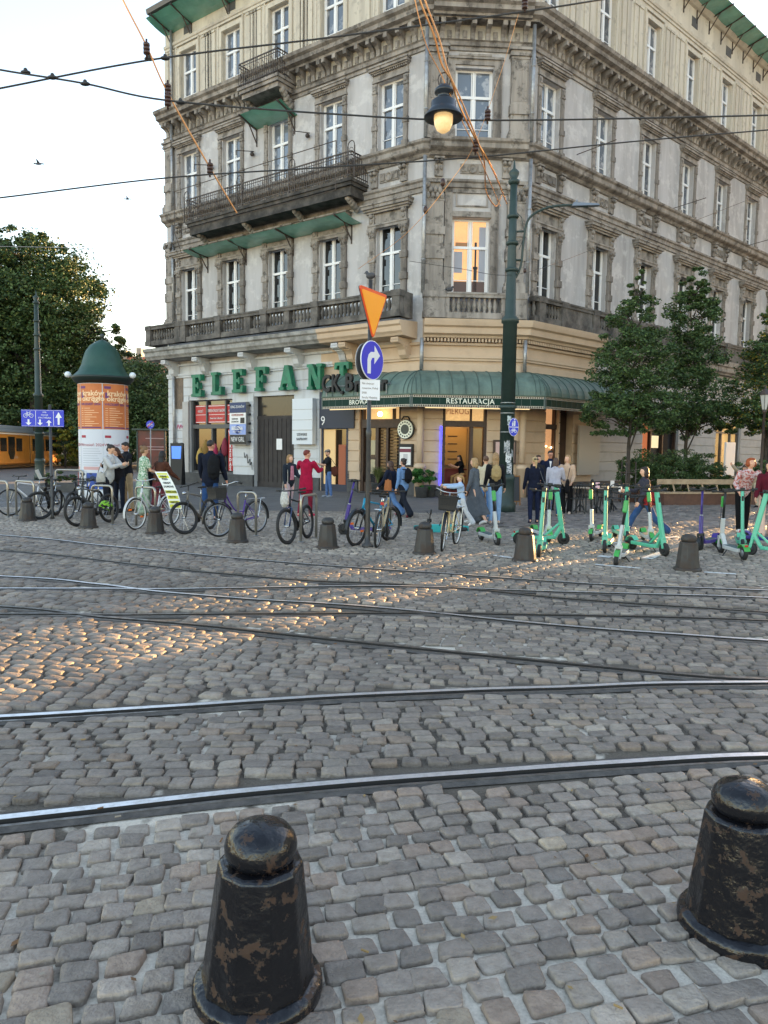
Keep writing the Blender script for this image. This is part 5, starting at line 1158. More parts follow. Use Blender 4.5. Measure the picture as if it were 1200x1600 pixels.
for k, (a0, a1, c, z0) in enumerate([(-165, -140, '#7a2338', .35), (-138, -112, '#c9cfd8', .3), (-110, -85, '#2a4a9a', .3), (-83, -50, '#3a62b0', .3), (-48, -20, '#b9803c', .3)]): cyl_patch(a0, a1, z0+.1, .92, R_+.044, pm('poster'+c, c, .6, col2=hexc('#20304a'), scale=5, thr=(.5, .55)), 'poster', 6)
# ================================================================== TRAM
T0, T1 = gp(-60, 738), gp(96, 728)
d = (T1-T0); Lt = d.length; ang = math.atan2(d.y, d.x); TW = 2.3
r = empty('tram', T0, ang); tag(r, 'orange articulated tram with dark windows at the left edge behind the bicycles', 'tram')
M_to = pm('tram_orange', '#d28c34', .35, col2=hexc('#c07c2a'), scale=1.5); M_tg = pm('tram_grey', '#8c979c', .4)
b = MB(); b.box((-6, 0, .35), (Lt*.62-.05, TW, 2.75)); b.box((Lt*.62+.15, 0, .35), (Lt, TW, 2.7)); b.build('body', M_to, r, bevel=.12)
b = MB(); b.box((Lt*.62-.08, .08, .4), (Lt*.62+.18, TW-.1, 2.65)); b.build('bellows', M_blk, r)
b = MB(); b.box((-6, .15, 2.76), (Lt-.2, TW-.15, 3.0)); b.box((-6, .3, 3.0), (Lt*.7, TW-.3, 3.3)); b.build('roof_unit', M_tg, r, bevel=.05)
b = MB(); b.box((-6, -.03, 2.62), (Lt, -.002, 2.72)); b.build('roof_line', pm('cream_line', '#f0e4c8'), r)
M_tgl = mat('tram_glass', (.015, .016, .018), .2, spec=.3)
JX = Lt*.62
for x0 in [JX-1.5*k-1.45 for k in range(1, 9)]+[JX+.45+1.5*k for k in range(4)]:
    if x0+1.2 > Lt: break
    if abs(x0-(JX-4.45)) < .1: continue
    b = MB(); b.box((x0, -.02, 1.35), (x0+1.15, .03, 2.35)); b.build('window', M_tgl, r)
b = MB(); b.prism([(0, 2.45), (0, 1.2), (.35, .75), (.95, .75), (1.25, 1.2), (1.25, 2.45)], (JX-4.5, .02, 0), (1, 0, 0), (0, 0, 1), (0, -.04, 0)); b.build('door_window', M_tgl, r)
b = MB(); b.box((-6, .2, .1), (Lt-.3, TW-.2, .36)); b.build('undercarriage', M_blk, r)
text('lettering', 'małopolska', .34, pm('tram_text', '#e8c9a0'), r, MF @ Matrix.Translation((JX-3.4, .9, .012)), sx=.9)
# ================================================================== KIOSK AND RED SHELTER
def at_g(x, y): return gp(x, y)
K0 = at_g(128, 725); r = empty('kiosk', K0); tag(r, 'brown kiosk with a low red tiled roof behind the advertising column', 'kiosk')
b = MB(); b.box((-1.1, 0, 0), (3.2, 3, 2.55)); b.build('wall', mat('kiosk_wall', (.13, .095, .07), .8), r); b = MB(); b.add([(-1.7, -.5, 2.55), (3.7, -.5, 2.55), (3.7, 3.5, 2.55), (-1.7, 3.5, 2.55), (.6, 1.5, 3.9), (1.6, 1.5, 3.9)], [(0, 1, 5, 4), (1, 2, 5), (2, 3, 4, 5), (3, 0, 4), (3, 2, 1, 0)]); b.build('roof', pm('kiosk_roof', '#a06a58', .8), r)
S0 = at_g(234, 738); r = empty('shelter', S0); tag(r, 'dark red glazed shelter between the advertising column and the white wall', 'shelter')
b = MB(); b.box((-.9, .1, .2), (1.1, .35, 3.0)); b.build('panel', mat('shelter_red', (.16, .015, .012), .4, col2=(.05, .01, .01), scale=1.2), r); b = MB(); b.box((-1.2, -.2, 3.0), (1.4, 1.2, 3.12)); b.build('roof', M_pg, r)
b = MB()
for z in (1.6, 1.8, 2.4): b.box((-.3, .07, z), (1.0, .1, z+.06))
b.build('stripe', pm('shelter_stripe', '#aa8888'), r)
b = MB(); b.box((-.95, .05, 0), (-.85, .15, 3)); b.build('post', M_pg, r); b = MB(); b.box((1.05, .05, 0), (1.15, .15, 3)); b.build('post', M_pg, r)
# distant red roofed building and spire
D0 = Vector((-31, 85, 0)); r = empty('distant_house', D0); tag(r, 'distant building with red tiled roof seen between the tree and the corner building', 'building')
b = MB(); b.box((-6, 0, 0), (14, 12, 8.2)); b.build('wall', M_h1, r); b = MB(); b.add([(-6.5, -.5, 8.2), (14.5, -.5, 8.2), (14.5, 12.5, 8.2), (-6.5, 12.5, 8.2), (-1, 6, 12.8), (9, 6, 12.8)], [(0, 1, 5, 4), (1, 2, 5), (2, 3, 4, 5), (3, 0, 4)]); b.build('roof', pm('far_roof', '#b8785c', .9), r)
b = MB(); b.box((-.8, 5, 12), (-.2, 6, 13.4)); b.build('chimney', M_h1, r); b = MB(); b.box((1, 5, 12.2), (1.6, 6, 13.7)); b.build('chimney', M_h1, r)
q = dp(186, 560, 110); r = empty('church_spire', (q.x, q.y, 0)); tag(r, 'thin far away church spire standing above the red roofs', 'spire'); b = MB(); b.box((-.7, -.7, 0), (.7, .7, 12)); b.lathe([(.35, 12), (.22, 15), (.4, 15.2), (.12, 15.8), (.1, 17), (.22, 17.1), (.05, 17.4), (.03, 19.2)], n=8); b.build('tower', mat('spire_stone', (.2, .15, .12), .9), r)
# ================================================================== OVERHEAD WIRES
M_wire = mat('wire_black', (.02, .02, .02), .5); M_copw = mat('wire_copper', (.75, .36, .14), .38, .75); M_ins = mat('insulator_brown', (.05, .022, .015), .35); M_br = mat('brass_fitting', (.5, .25, .1), .35, .7)
def wire(label, pts, r, mt=M_wire, ins=(), grp='tram overhead wires', sag=.0):
    P = [dp(*p) for p in pts]; 
    Q = spline(P, 8) if len(P) > 2 else [P[0].lerp(P[1], t/12)-Vector((0, 0, sag*4*(t/12)*(1-t/12))) for t in range(13)]
    root = empty('overhead_wire', Q[0]); tag(root, label, 'wire', grp); I = Matrix.Translation(Q[0]).inverted()
    b = MB(); b.tube(Q, r, 5); o = b.build('cable', mt); o.parent = root; o.matrix_parent_inverse = I
    for x, y, dist, kind in ins:
        c = dp(x, y, dist); b = MB()
        if kind == 'i':
            for k in range(3): b.lathe([(.02, -.03), (.055, -.025), (.06, 0), (.055, .025), (.02, .03)], (c.x, c.y, c.z+.065*(k-1)), 10)
            b.lathe([(.018, -.16), (.018, .16)], (c.x, c.y, c.z), 8)
        elif kind == 'c': b.sph(c, (.09, .05, .035)); b.sph(c+Vector((.0, 0, .04)), .035)
        else: b.sph(c, (.05, .05, .08))
        o = b.build('insulator' if kind != 'c' else 'clamp', M_ins if kind != 'c' else M_wire); o.parent = root; o.matrix_parent_inverse = I
    return root
wire('upper black wire crossing from left edge past the small balcony', [(-150, 168, 13), (0, 138, 13.5), (245, 92, 14), (520, 58, 14.5), (820, 18, 15), (1060, -20, 15.5)], .017, ins=[(233, 92, 14, 'c'), (258, 91, 14, 'c'), (820, 6, 15, 'i')])
wire('black wire running through the three clamps at the left', [(-150, 80, 13), (0, 109, 13.3), (130, 130, 13.5), (262, 157, 13.8), (520, 178, 14.2), (760, 188, 14.6), (1200, 180, 15), (1400, 172, 15)], .017, ins=[(40, 113, 13.4, 'c'), (82, 121, 13.4, 'c'), (133, 131, 13.5, 'c'), (262, 157, 13.8, 'i'), (282, 160, 13.8, 'c'), (762, 180, 14.6, 'i')])
wire('lowest black wire rising to the right over the long balcony', [(-150, 325, 13), (0, 309, 13.3), (260, 278, 13.8), (500, 262, 14.2), (740, 246, 14.6), (980, 222, 15), (1200, 203, 15.3), (1400, 185, 15.6)], .014)
wire('copper lit span wire falling from top left to the balcony', [(150, -90, 13.4), (192, 0, 13.5), (229, 72, 13.7), (262, 145, 14), (328, 262, 14.5), (370, 333, 15)], .016, M_copw, ins=[(229, 76, 13.7, 'i'), (262, 140, 14, 'i'), (328, 263, 14.5, 'i')])
wire('copper lit feeder cable beside the hanging lamp', [(640, -60, 13), (656, 0, 13.2), (678, 55, 13.4), (690, 100, 13.6), (705, 125, 13.7), (718, 165, 13.8), (742, 215, 14.2), (770, 265, 15), (792, 318, 19.5)], .018, M_copw, ins=[(743, 228, 14.2, 'i')])
wire('second copper lit cable twisting around the first by the lamp', [(648, -60, 13.1), (664, 0, 13.2), (686, 60, 13.4), (700, 110, 13.6), (722, 160, 13.8), (748, 225, 14.2), (757, 255, 15), (760, 300, 17), (775, 322, 18.5), (784, 305, 19)], .016, M_copw)
wire('third thin copper lit wire left of the hanging lamp', [(640, -40, 13), (655, 30, 13.2), (668, 75, 13.4), (690, 118, 13.6), (720, 185, 13.8), (742, 230, 14.2), (768, 290, 16), (782, 322, 19)], .01, M_copw)
wire('thin wire from the top clamp down to the crossing insulator', [(810, 22, 15), (790, 90, 15), (763, 170, 14.7), (744, 218, 14.3), (720, 262, 14.2), (640, 360, 15), (560, 420, 17)], .005, M_copw, ins=[(665, 328, 14.8, 'x'), (692, 285, 14.5, 'x')])
wire('faint grey wire across the open sky at the left', [(-120, 384, 30), (60, 386, 31), (250, 392, 33)], .012, mat('wire_grey', (.3, .3, .3), .6))
wire('thin stay wire crossing the first floor windows', [(640, 408, 24), (720, 420, 23), (788, 430, 21.5), (850, 418, 25), (925, 390, 30)], .008, ins=[(820, 423, 23, 'x')])
wire('thin stay wire at second floor height on the right', [(1068, 352, 34), (1200, 300, 40)], .012)
# ================================================================== HANGING LAMP
hp = dp(693, 180, 13.7); r = empty('hanging_lamp', hp); tag(r, 'dark bell shaped street lamp with glowing glass hung from the wires', 'lamp')
b = MB(); b.lathe([(.115, .0), (.345, -.05), (.35, -.035), (.25, .09), (.225, .12), (.225, .22), (.19, .25), (.11, .27), (.1, .36), (.17, .38), (.165, .43), (.1, .5), (.04, .53)], n=28, cap=False); b.build('shade', mat('lamp_enamel', (.018, .025, .035), .3), r)
b = MB(); b.lathe([(.165, .01), (.172, -.06), (.16, -.16), (.12, -.25), (.05, -.3), (0, -.305)], n=24, cap=False); b.build('glass_bowl', mat('bowl_glow', (.7, .5, .25), .25, emis=(1, .62, .24), est=.09, col2=(.9, .75, .5), scale=3), r)
b = MB(); b.tube([(.11*math.cos(t*PI/6), 0, .6+.13*math.sin(t*PI/6)) for t in range(13)], .012, 5); b.tube([(-.06, 0, .5), (-.06, 0, .64)], .015, 5); b.tube([(.06, 0, .5), (.06, 0, .64)], .015, 5); b.build('hanger', M_iron, r)
# ================================================================== CLASSIC LAMP AT THE RIGHT
CL = gp(1186, 792); r = empty('street_lamp', CL); tag(r, 'slim black lantern post at the right edge under the trees', 'street lamp')
b = MB(); b.lathe([(.12, 0), (.12, .3), (.07, .4), (.05, 1), (.045, 3.25), (.08, 3.27), (.08, 3.33), (.04, 3.36)], n=10); b.build('post', M_iron, r)
b = MB(); b.lathe([(.08, 3.36), (.17, 3.85)], n=6, smooth=False); b.build('lantern', mat('lantern_glass', (.5, .5, .46), .2), r); b = MB(); b.lathe([(.2, 3.85), (.2, 3.88), (.1, 4.02), (.04, 4.06), (.02, 4.2)], n=6, smooth=False)
for k in range(6): a = k*PI/3; b.tube([(.085*math.cos(a), .085*math.sin(a), 3.36), (.18*math.cos(a), .18*math.sin(a), 3.86)], .01, 4)
b.build('lantern_cap', M_iron, r)
# ================================================================== BIRDS
M_bird = mat('bird_grey', (.06, .06, .065), .7)
def flying(label, x, y, dist, s=.3):
    c = dp(x, y, dist); b = MB(Matrix.Translation(c)); b.sph((0, 0, 0), (s*.42, s*.12, s*.12)); b.sph((-s*.45, 0, s*.04), (s*.12, s*.08, s*.08), 6, 5)
    for sg_ in (-1, 1): b.add([(-s*.15, 0, .02), (s*.2, 0, .02), (s*.1, sg_*s*.5, s*.3), (s*.3, sg_*s*.95, s*.12), (s*.0, sg_*s*.6, s*.34)], [(0, 1, 2), (0, 2, 4), (2, 3, 4)])
    b.add([(s*.35, -.03, 0), (s*.35, .03, 0), (s*.62, .07, 0), (s*.62, -.07, 0)], [(0, 1, 2, 3)])
    o = b.build('flying_bird', M_bird); tag(o, label, 'bird')
flying('grey bird flying high in the sky left of the building', 60, 256, 26); flying('small grey bird flying lower near the building edge', 199, 311, 28, .22)
def perched(label, c, a=0, s=1):
    b = MB(Matrix.Translation(c) @ Matrix.Rotation(a, 4, 'Z') @ Matrix.Scale(s, 4)); b.sph((0, 0, .1), (.14, .075, .08)); b.sph((.12, 0, .19), (.045, .04, .045), 8, 6); b.tube([(.06, 0, .12), (.12, 0, .19)], .045, 7); b.add([(-.1, -.04, .1), (-.1, .04, .1), (-.28, .03, .05), (-.28, -.03, .05)], [(0, 1, 2, 3)]); b.tube([(.16, 0, .19), (.2, 0, .18)], .01, 4); b.tube([(.02, .03, .05), (.02, .03, 0)], .008, 4); b.tube([(.02, -.03, .05), (.02, -.03, 0)], .008, 4)
    o = b.build('pigeon', M_bird); tag(o, label, 'bird')
perched('dark pigeon perched on the corner pedestal left of the corner window', FC @ Vector((.95, -.4, 7.82)), .2)
perched('dark pigeon perched on top of the yellow triangle sign pole', SP+Vector((0, 0, 4.75)), 2.6, .7)
# ================================================================== TREES AND PLANTS
M_bark = mat('bark', (.06, .048, .038), .9, col2=(.035, .028, .022), scale=9, bump=.5)
def leafmat(name, c, c2):
    m = mat(name, c, .55, attr='tint', spec=.3); b = m.node_tree.nodes['Principled BSDF']
    return m
M_leaf = leafmat('leaves', (1, 1, 1), None)
def leaves(name, P, size, cols, seed, parent=None, nrm=None):
    r = np.random.RandomState(seed); n = len(P)
    u = r.normal(0, 1, (n, 3)); u[:, 2] *= .55; u /= np.linalg.norm(u, axis=1)[:, None]
    v = r.normal(0, 1, (n, 3)); v -= (v*u).sum(1)[:, None]*u; v /= np.linalg.norm(v, axis=1)[:, None]
    s = size*(.6+.8*r.rand(n))[:, None]; w = s*.62
    nn = np.cross(u, v)
    A = P-u*s*.5; B = P+v*w*.5+nn*s*.08; C_ = P+u*s*.5; D = P-v*w*.5+nn*s*.08
    V = np.stack([A, B, C_, D], 1).reshape(-1, 3); F = np.arange(4*n).reshape(n, 4)
    cols = np.array(cols); c = cols[r.choice(len(cols), n)]*(1+r.normal(0, .18, n))[:, None]
    att_ = np.concatenate([np.clip(np.repeat(c, 4, 0), 0, 1), np.ones((4*n, 1))], 1)
    return npmesh(name, V, F, M_leaf, {'tint': att_}, smooth=False, parent=parent)
def crown_points(blobs, n, r, shell=.75):
    """points in clumps spread through ellipsoid blobs [(cx,cy,cz,rx,ry,rz,weight)]"""
    w = np.array([b[6] for b in blobs], float); w /= w.sum(); out = []
    for b, k in zip(blobs, (w*n).astype(int)):
        nc = max(6, k//90); d = r.normal(0, 1, (nc, 3)); d /= np.linalg.norm(d, axis=1)[:, None]
        rad = (shell+(1-shell)*r.rand(nc)**.5*1.25)*r.choice([1, .8, .55], nc, p=[.6, .25, .15])
        cc = np.array(b[:3])+d*rad[:, None]*np.array(b[3:6])
        cs = .16*min(b[3], b[5])*(.7+.9*r.rand(nc))
        idx = r.randint(0, nc, k); p = r.normal(0, 1, (k, 3)); p *= (r.rand(k)**.33/np.linalg.norm(p, axis=1))[:, None]
        out.append(cc[idx]+p*cs[idx][:, None]*np.array([1.5, 1.5, .8]))
    return np.concatenate(out)
def tree(label, loc, trunk, blobs, n, size, cols, seed, group=None, r0=.12, sc=1):
    r = np.random.RandomState(seed); root = empty('tree', loc, 0, sc); tag(root, label, 'tree', group)
    b = MB(); b.tube([(0, 0, -.05), (.02, 0, trunk*.5), (0, .03, trunk), (0.05, 0, trunk+(blobs[0][2]-trunk)*1.0)], [r0*1.15, r0*.85, r0*.7, r0*.3], 9)
    for bl in blobs:
        for k in range(5):
            a = r.rand()*2*PI; e = Vector((bl[0]+bl[3]*.7*math.cos(a), bl[1]+bl[4]*.7*math.sin(a), bl[2]+bl[5]*(r.rand()-.3)*.9)); s_ = Vector((bl[0]*.3, bl[1]*.3, max(trunk*.9, min(bl[2]-bl[5]*.4, e.z-.3)))) if blobs[0] is not bl else Vector((0, 0, trunk*(.85+.3*r.rand())))
            m = s_.lerp(e, .5)+Vector((0, 0, .12*bl[5])); b.tube([s_, m, e], [r0*.35, r0*.22, r0*.07], 5)
    b.build('trunk', M_bark, root)
    P = crown_points(blobs, n, r)
    leaves('crown', P, size, cols, seed+1, root)
    return root
GD = [(.04, .072, .025), (.05, .092, .03), (.065, .112, .038), (.026, .052, .022), (.085, .13, .045)]
GM = [(.045, .085, .026), (.06, .11, .033), (.085, .135, .04), (.03, .06, .022)]
g1 = gp(979, 786); s1 = g1.y/26.
tree('small street tree in front of the right facade by the cafe tables', g1, 2.0, [(0, 0, 4.2, 1.45, 1.4, 1.25, 5), (.1, 0, 5.3, 1.25, 1.2, 1.1, 4), (-.5, .1, 3.2, 1.3, 1.2, .8, 3), (.6, -.1, 3.3, 1.25, 1.2, .8, 3), (0.1, 0, 6.5, .85, .8, 1.0, 2.5), (.15, 0, 7.5, .35, .35, .7, .8)], 30000, .095, GM+GM+GD, 11, 'young street trees along the right facade', .09)
g2 = gp(1068, 779); tree('darker young street tree behind the long planter bench', g2, 2.1, [(0, 0, 4.0, 1.7, 1.6, 1.3, 5), (.2, 0, 5.6, 1.1, 1.1, 1.1, 3), (.0, 0, 7.2, .95, .9, 1.0, 2.5), (0.05, 0, 8.4, .55, .5, .8, 1), (.6, 0, 3.2, 1.4, 1.2, .8, 2)], 32000, .1, GD+GM, 12, 'young street trees along the right facade', .1)
g3 = gp(1192, 783); tree('yellowing young street tree at the right edge of the picture', g3, 2.2, [(.2, 0, 4.0, 1.7, 1.6, 1.3, 5), (.3, 0, 5.6, 1.2, 1.2, 1.2, 3), (.4, 0, 7.0, .7, .7, 1.0, 1.5), (-.6, 0, 3.2, 1.2, 1.2, .7, 2)], 26000, .1, GM+GD+[(.25, .2, .03)], 13, 'young street trees along the right facade', .1)
b = MB(); g = g1
for a in (0, 1, 2): b.tube([(.3*math.cos(a*2.1), .3*math.sin(a*2.1), 0), (.28*math.cos(a*2.1), .28*math.sin(a*2.1), 1.5)], .025, 6)
b.tube([(.3*math.cos(a*2.1), .3*math.sin(a*2.1), 1.1) for a in (0, 1, 2, 3)], .02, 5)
o = b.build('tree_guard', M_iron, None, g1); tag(o, 'black iron stakes guarding the trunk of the tree by the cafe tables', 'tree guard')
def wdp(x, y, dist): return dp(x, y, dist)
# big park trees at the left
T = wdp(60, 560, 66); bx = (T.x, T.y)
big = [(0, 0, 12.3, 4.6, 4.5, 3.6, 5), (-3.5, 0, 12.6, 4.0, 4, 3.2, 4), (2.4, 0, 10.8, 2.7, 3.6, 3.4, 4), (-4.5, 0, 9.5, 4.5, 4, 3.6, 4), (0, 0, 8, 5.0, 4, 3.4, 4), (5.6, 0, 9.2, .8, .8, 1.2, .35), (-1, -1, 14.9, 3.6, 3.2, 1.2, 2)]
tree('tall broad park tree with sunlit yellow green top at the left', (T.x-.5, T.y, 0), 5, big, 120000, .2, GM+GM+GD+[(.12, .14, .03)], 21, 'park trees', .4, 1.24)
T = wdp(150, 600, 70); tree('dark park tree low behind the advertising column', (T.x, T.y, 0), 2.5, [(0, 0, 5.2, 5, 4, 3.2, 4), (4.5, 0, 5, 4, 4, 3.2, 3), (-4, 0, 6, 4, 4, 4, 3), (1.5, 0, 7.6, 2.6, 3, 2, 1.6), (0, 0, 2, 7, 4, 2.2, 3)], 80000, .2, GD, 22, 'park trees', .3, 1.15)
T = wdp(240, 640, 62); tree('dark round tree beside the white end of the corner building', (T.x-.8, T.y, 0), 2, [(0, 0, 4.2, 2.7, 2.5, 2.6, 3), (1, 0, 2.5, 2.5, 2.5, 2.2, 2), (-2, 0, 3.3, 2.4, 2.5, 2.6, 2)], 42000, .17, GD, 23, 'park trees', .2, 1.28)
T = wdp(-30, 600, 68); tree('dark park tree cut by the left edge of the picture', (T.x-1, T.y, 0), 4, [(0, 0, 7, 4.5, 4, 4.5, 4), (1, 0, 11, 4, 4, 3.5, 3), (2.5, 0, 4, 5, 4, 3, 3)], 64000, .2, GD, 24, 'park trees', .35, 1.3)
T = wdp(97, 690, 62); tree('small yellow leaved tree between the tram and the kiosk', (T.x, T.y+.5, 0), 1, [(.3, 0, 2.2, 1.2, 1, 1.6, 2), (0, 0, 3.4, 1.2, 1, .9, 1)], 2600, .2, [(.3, .24, .03), (.2, .2, .03), (.1, .12, .02)], 25, None, .08)
T = wdp(20, 680, 75); 
r8 = np.random.RandomState(5); mass = crown_points([(-58, 88, 4, 9, 5, 6, 2), (-44, 90, 4, 8, 5, 5, 2), (-32, 92, 3.5, 8, 5, 4.5, 2), (-22, 92, 3, 8, 4, 4, 1)], 70000, r8); tag(leaves('woodland', mass, .32, GD, 66), kind='stuff')
# twig with leaves hanging right of the big tree
# hedge planter with bench
pc_ = gp(1062, 789); M_ply = mat('planter_wood', (.11, .05, .03), .6, col2=(.07, .03, .02), scale=5); M_slat = mat('bench_slat', (.42, .31, .2), .6, col2=(.3, .21, .13), scale=5)
r = empty('planter', pc_); tag(r, 'long dark wooden planter box filled with evergreen hedge', 'planter')
b = MB(Matrix.Rotation(math.radians(14), 4, 'Z')); b.box((-1.15, .55, 0), (2.6, 2.1, .42)); b.build('box', M_ply, r)
rr_ = np.random.RandomState(3); P = crown_points([(-.9, 1.4, 1.1, .8, .6, .72, 2), (.0, 1.5, 1.15, .8, .6, .75, 2), (.9, 1.7, 1.1, .8, .6, .7, 2), (1.7, 2.0, 1.05, .8, .6, .65, 2), (-1.5, 1.2, 1.0, .5, .5, .6, 1), (2.3, 2.3, .9, .6, .5, .5, .8)], 30000, rr_, .35); leaves('hedge', P, .065, GD, 67, r)
r = empty('bench', pc_+Vector((.3, -.1, 0))); tag(r, 'wooden slatted bench built along the front of the hedge planter', 'bench')
M_ = Matrix.Rotation(math.radians(14), 4, 'Z'); b = MB(M_); b.box((-1.0, .0, .4), (2.2, .42, .46)); b.build('seat', M_slat, r); b = MB(M_); b.box((-1.0, .45, .72), (2.2, .5, .9)); b.build('backrest', M_slat, r); b = MB(M_); b.box((-1.0, .04, 0), (2.2, .4, .14)); b.box((-1, .04, .14), (2.2, .4, .4)); b.build('plinth', M_ply, r)
b = MB(M_)
for i in range(6): b.bar((-.9+.6*i, .44, .46), (-.95+.6*i, .5, .74), .03, .05)
b.build('bracket', M_slat, r)
pc2 = gp(1200, 792); r = empty('planter', pc2+Vector((.6, .9, 0))); tag(r, 'hedge planter cut off by the right edge behind the lantern post', 'planter'); b = MB(); b.box((-1.5, 0, 0), (6.5, 1.3, .45)); b.build('box', M_ply, r); P = crown_points([(-.8, .6, 1.0, .8, .5, .55, 1), (.5, .7, 1.05, 1, .5, .6, 1), (1.9, .7, 1.0, 1, .5, .6, 1), (3.4, .7, 1.05, 1, .5, .6, 1), (5, .7, 1.05, 1.2, .5, .6, 1)], 12000, rr_, .5); leaves('hedge', P, .1, GD, 68, r)  # box and hedge run on out of view, lengthened to shade the pavement
# potted plants at the restaurant
def grass(label, loc, h, sp, n, seed, name='potted_grass', pot=True, cols=((.12, .16, .05), (.2, .22, .09), (.08, .12, .04))):
    r = np.random.RandomState(seed); root = empty(name, loc); tag(root, label, 'plant'); z0 = .45 if pot else .0
    V = []; F = []; T_ = []
    for i in range(n):
        a = r.rand()*2*PI; l = h*(.6+.5*r.rand()); s_ = sp*(.3+.8*r.rand()); k0 = len(V)
        for k in range(5):
            t = k/4; x = s_*t**1.6*math.cos(a); y = s_*t**1.6*math.sin(a); z = z0+l*(t-.42*t**2.6*1.2); w_ = .012*(1-t*.9); V += [(x-w_*math.sin(a), y+w_*math.cos(a), z), (x+w_*math.sin(a), y-w_*math.cos(a), z)]
        c = cols[r.randint(len(cols))]; T_ += [tuple(c)+(1,)]*10
        F += [(k0+2*k, k0+2*k+1, k0+2*k+3, k0+2*k+2) for k in range(4)]
    npmesh('blades', V, F, M_leaf, {'tint': T_}, parent=root)
    if pot: b = MB(); b.lathe([(.2, 0), (.27, .45), (.29, .47), (.25, .46)], n=14); b.build('pot', M_dkb, root)
q = FL @ Vector((-1.75, -.45, 0)); grass('tall pale ornamental grass in a pot beside the restaurant entrance', q, 1.25, .75, 220, 4)
q = FC @ Vector((.3, -.6, 0)); grass('dark pot of thin arching grass on the corner by the blue light', q, 1.0, .55, 160, 5)
q = FC @ Vector((-.05, -1.0, 0)); r = empty('potted_shrub', q); tag(r, 'bushy green shrub in a dark pot left of the thin grass', 'plant'); b = MB(); b.lathe([(.2, 0), (.26, .4), (.28, .42), (.22, .41)], n=14); b.build('pot', M_dkb, r); leaves('foliage', crown_points([(0, 0, .8, .42, .38, .42, 1)], 2200, rr_, .3), .08, [(.03, .12, .02), (.05, .17, .03), (.02, .07, .02)], 69, r)
q = FC @ Vector((2.75, -.5, 0)); r = empty('potted_shrub', q); tag(r, 'leafy green shrub half hidden behind the people at the restaurant door', 'plant'); b = MB(); b.lathe([(.2, 0), (.26, .4), (.28, .42), (.22, .41)], n=14); b.build('pot', M_dkb, r); leaves('foliage', crown_points([(0, 0, .9, .35, .35, .5, 1)], 1500, rr_, .3), .08, [(.03, .1, .02), (.05, .15, .03), (.02, .07, .02)], 70, r)
q = gp(112, 770); r = empty('planter', q); tag(r, 'low bed of shrubs behind the steel rail left of the column', 'planter'); b = MB(); b.box((-1.2, 0, 0), (1.2, .8, .35)); b.build('box', M_dkb, r); leaves('foliage', crown_points([(-.5, .3, .6, .6, .4, .4, 1), (.5, .3, .65, .6, .4, .4, 1)], 2500, rr_, .4), .1, GM+GD+[(.2, .06, .04)], 71, r)
q = gp(1006, 775); grass('tuft of tall garden grass behind the woman with the red bag', q, 1.3, .5, 120, 6, pot=False, cols=((.05, .09, .03), (.09, .13, .04), (.03, .06, .02)))
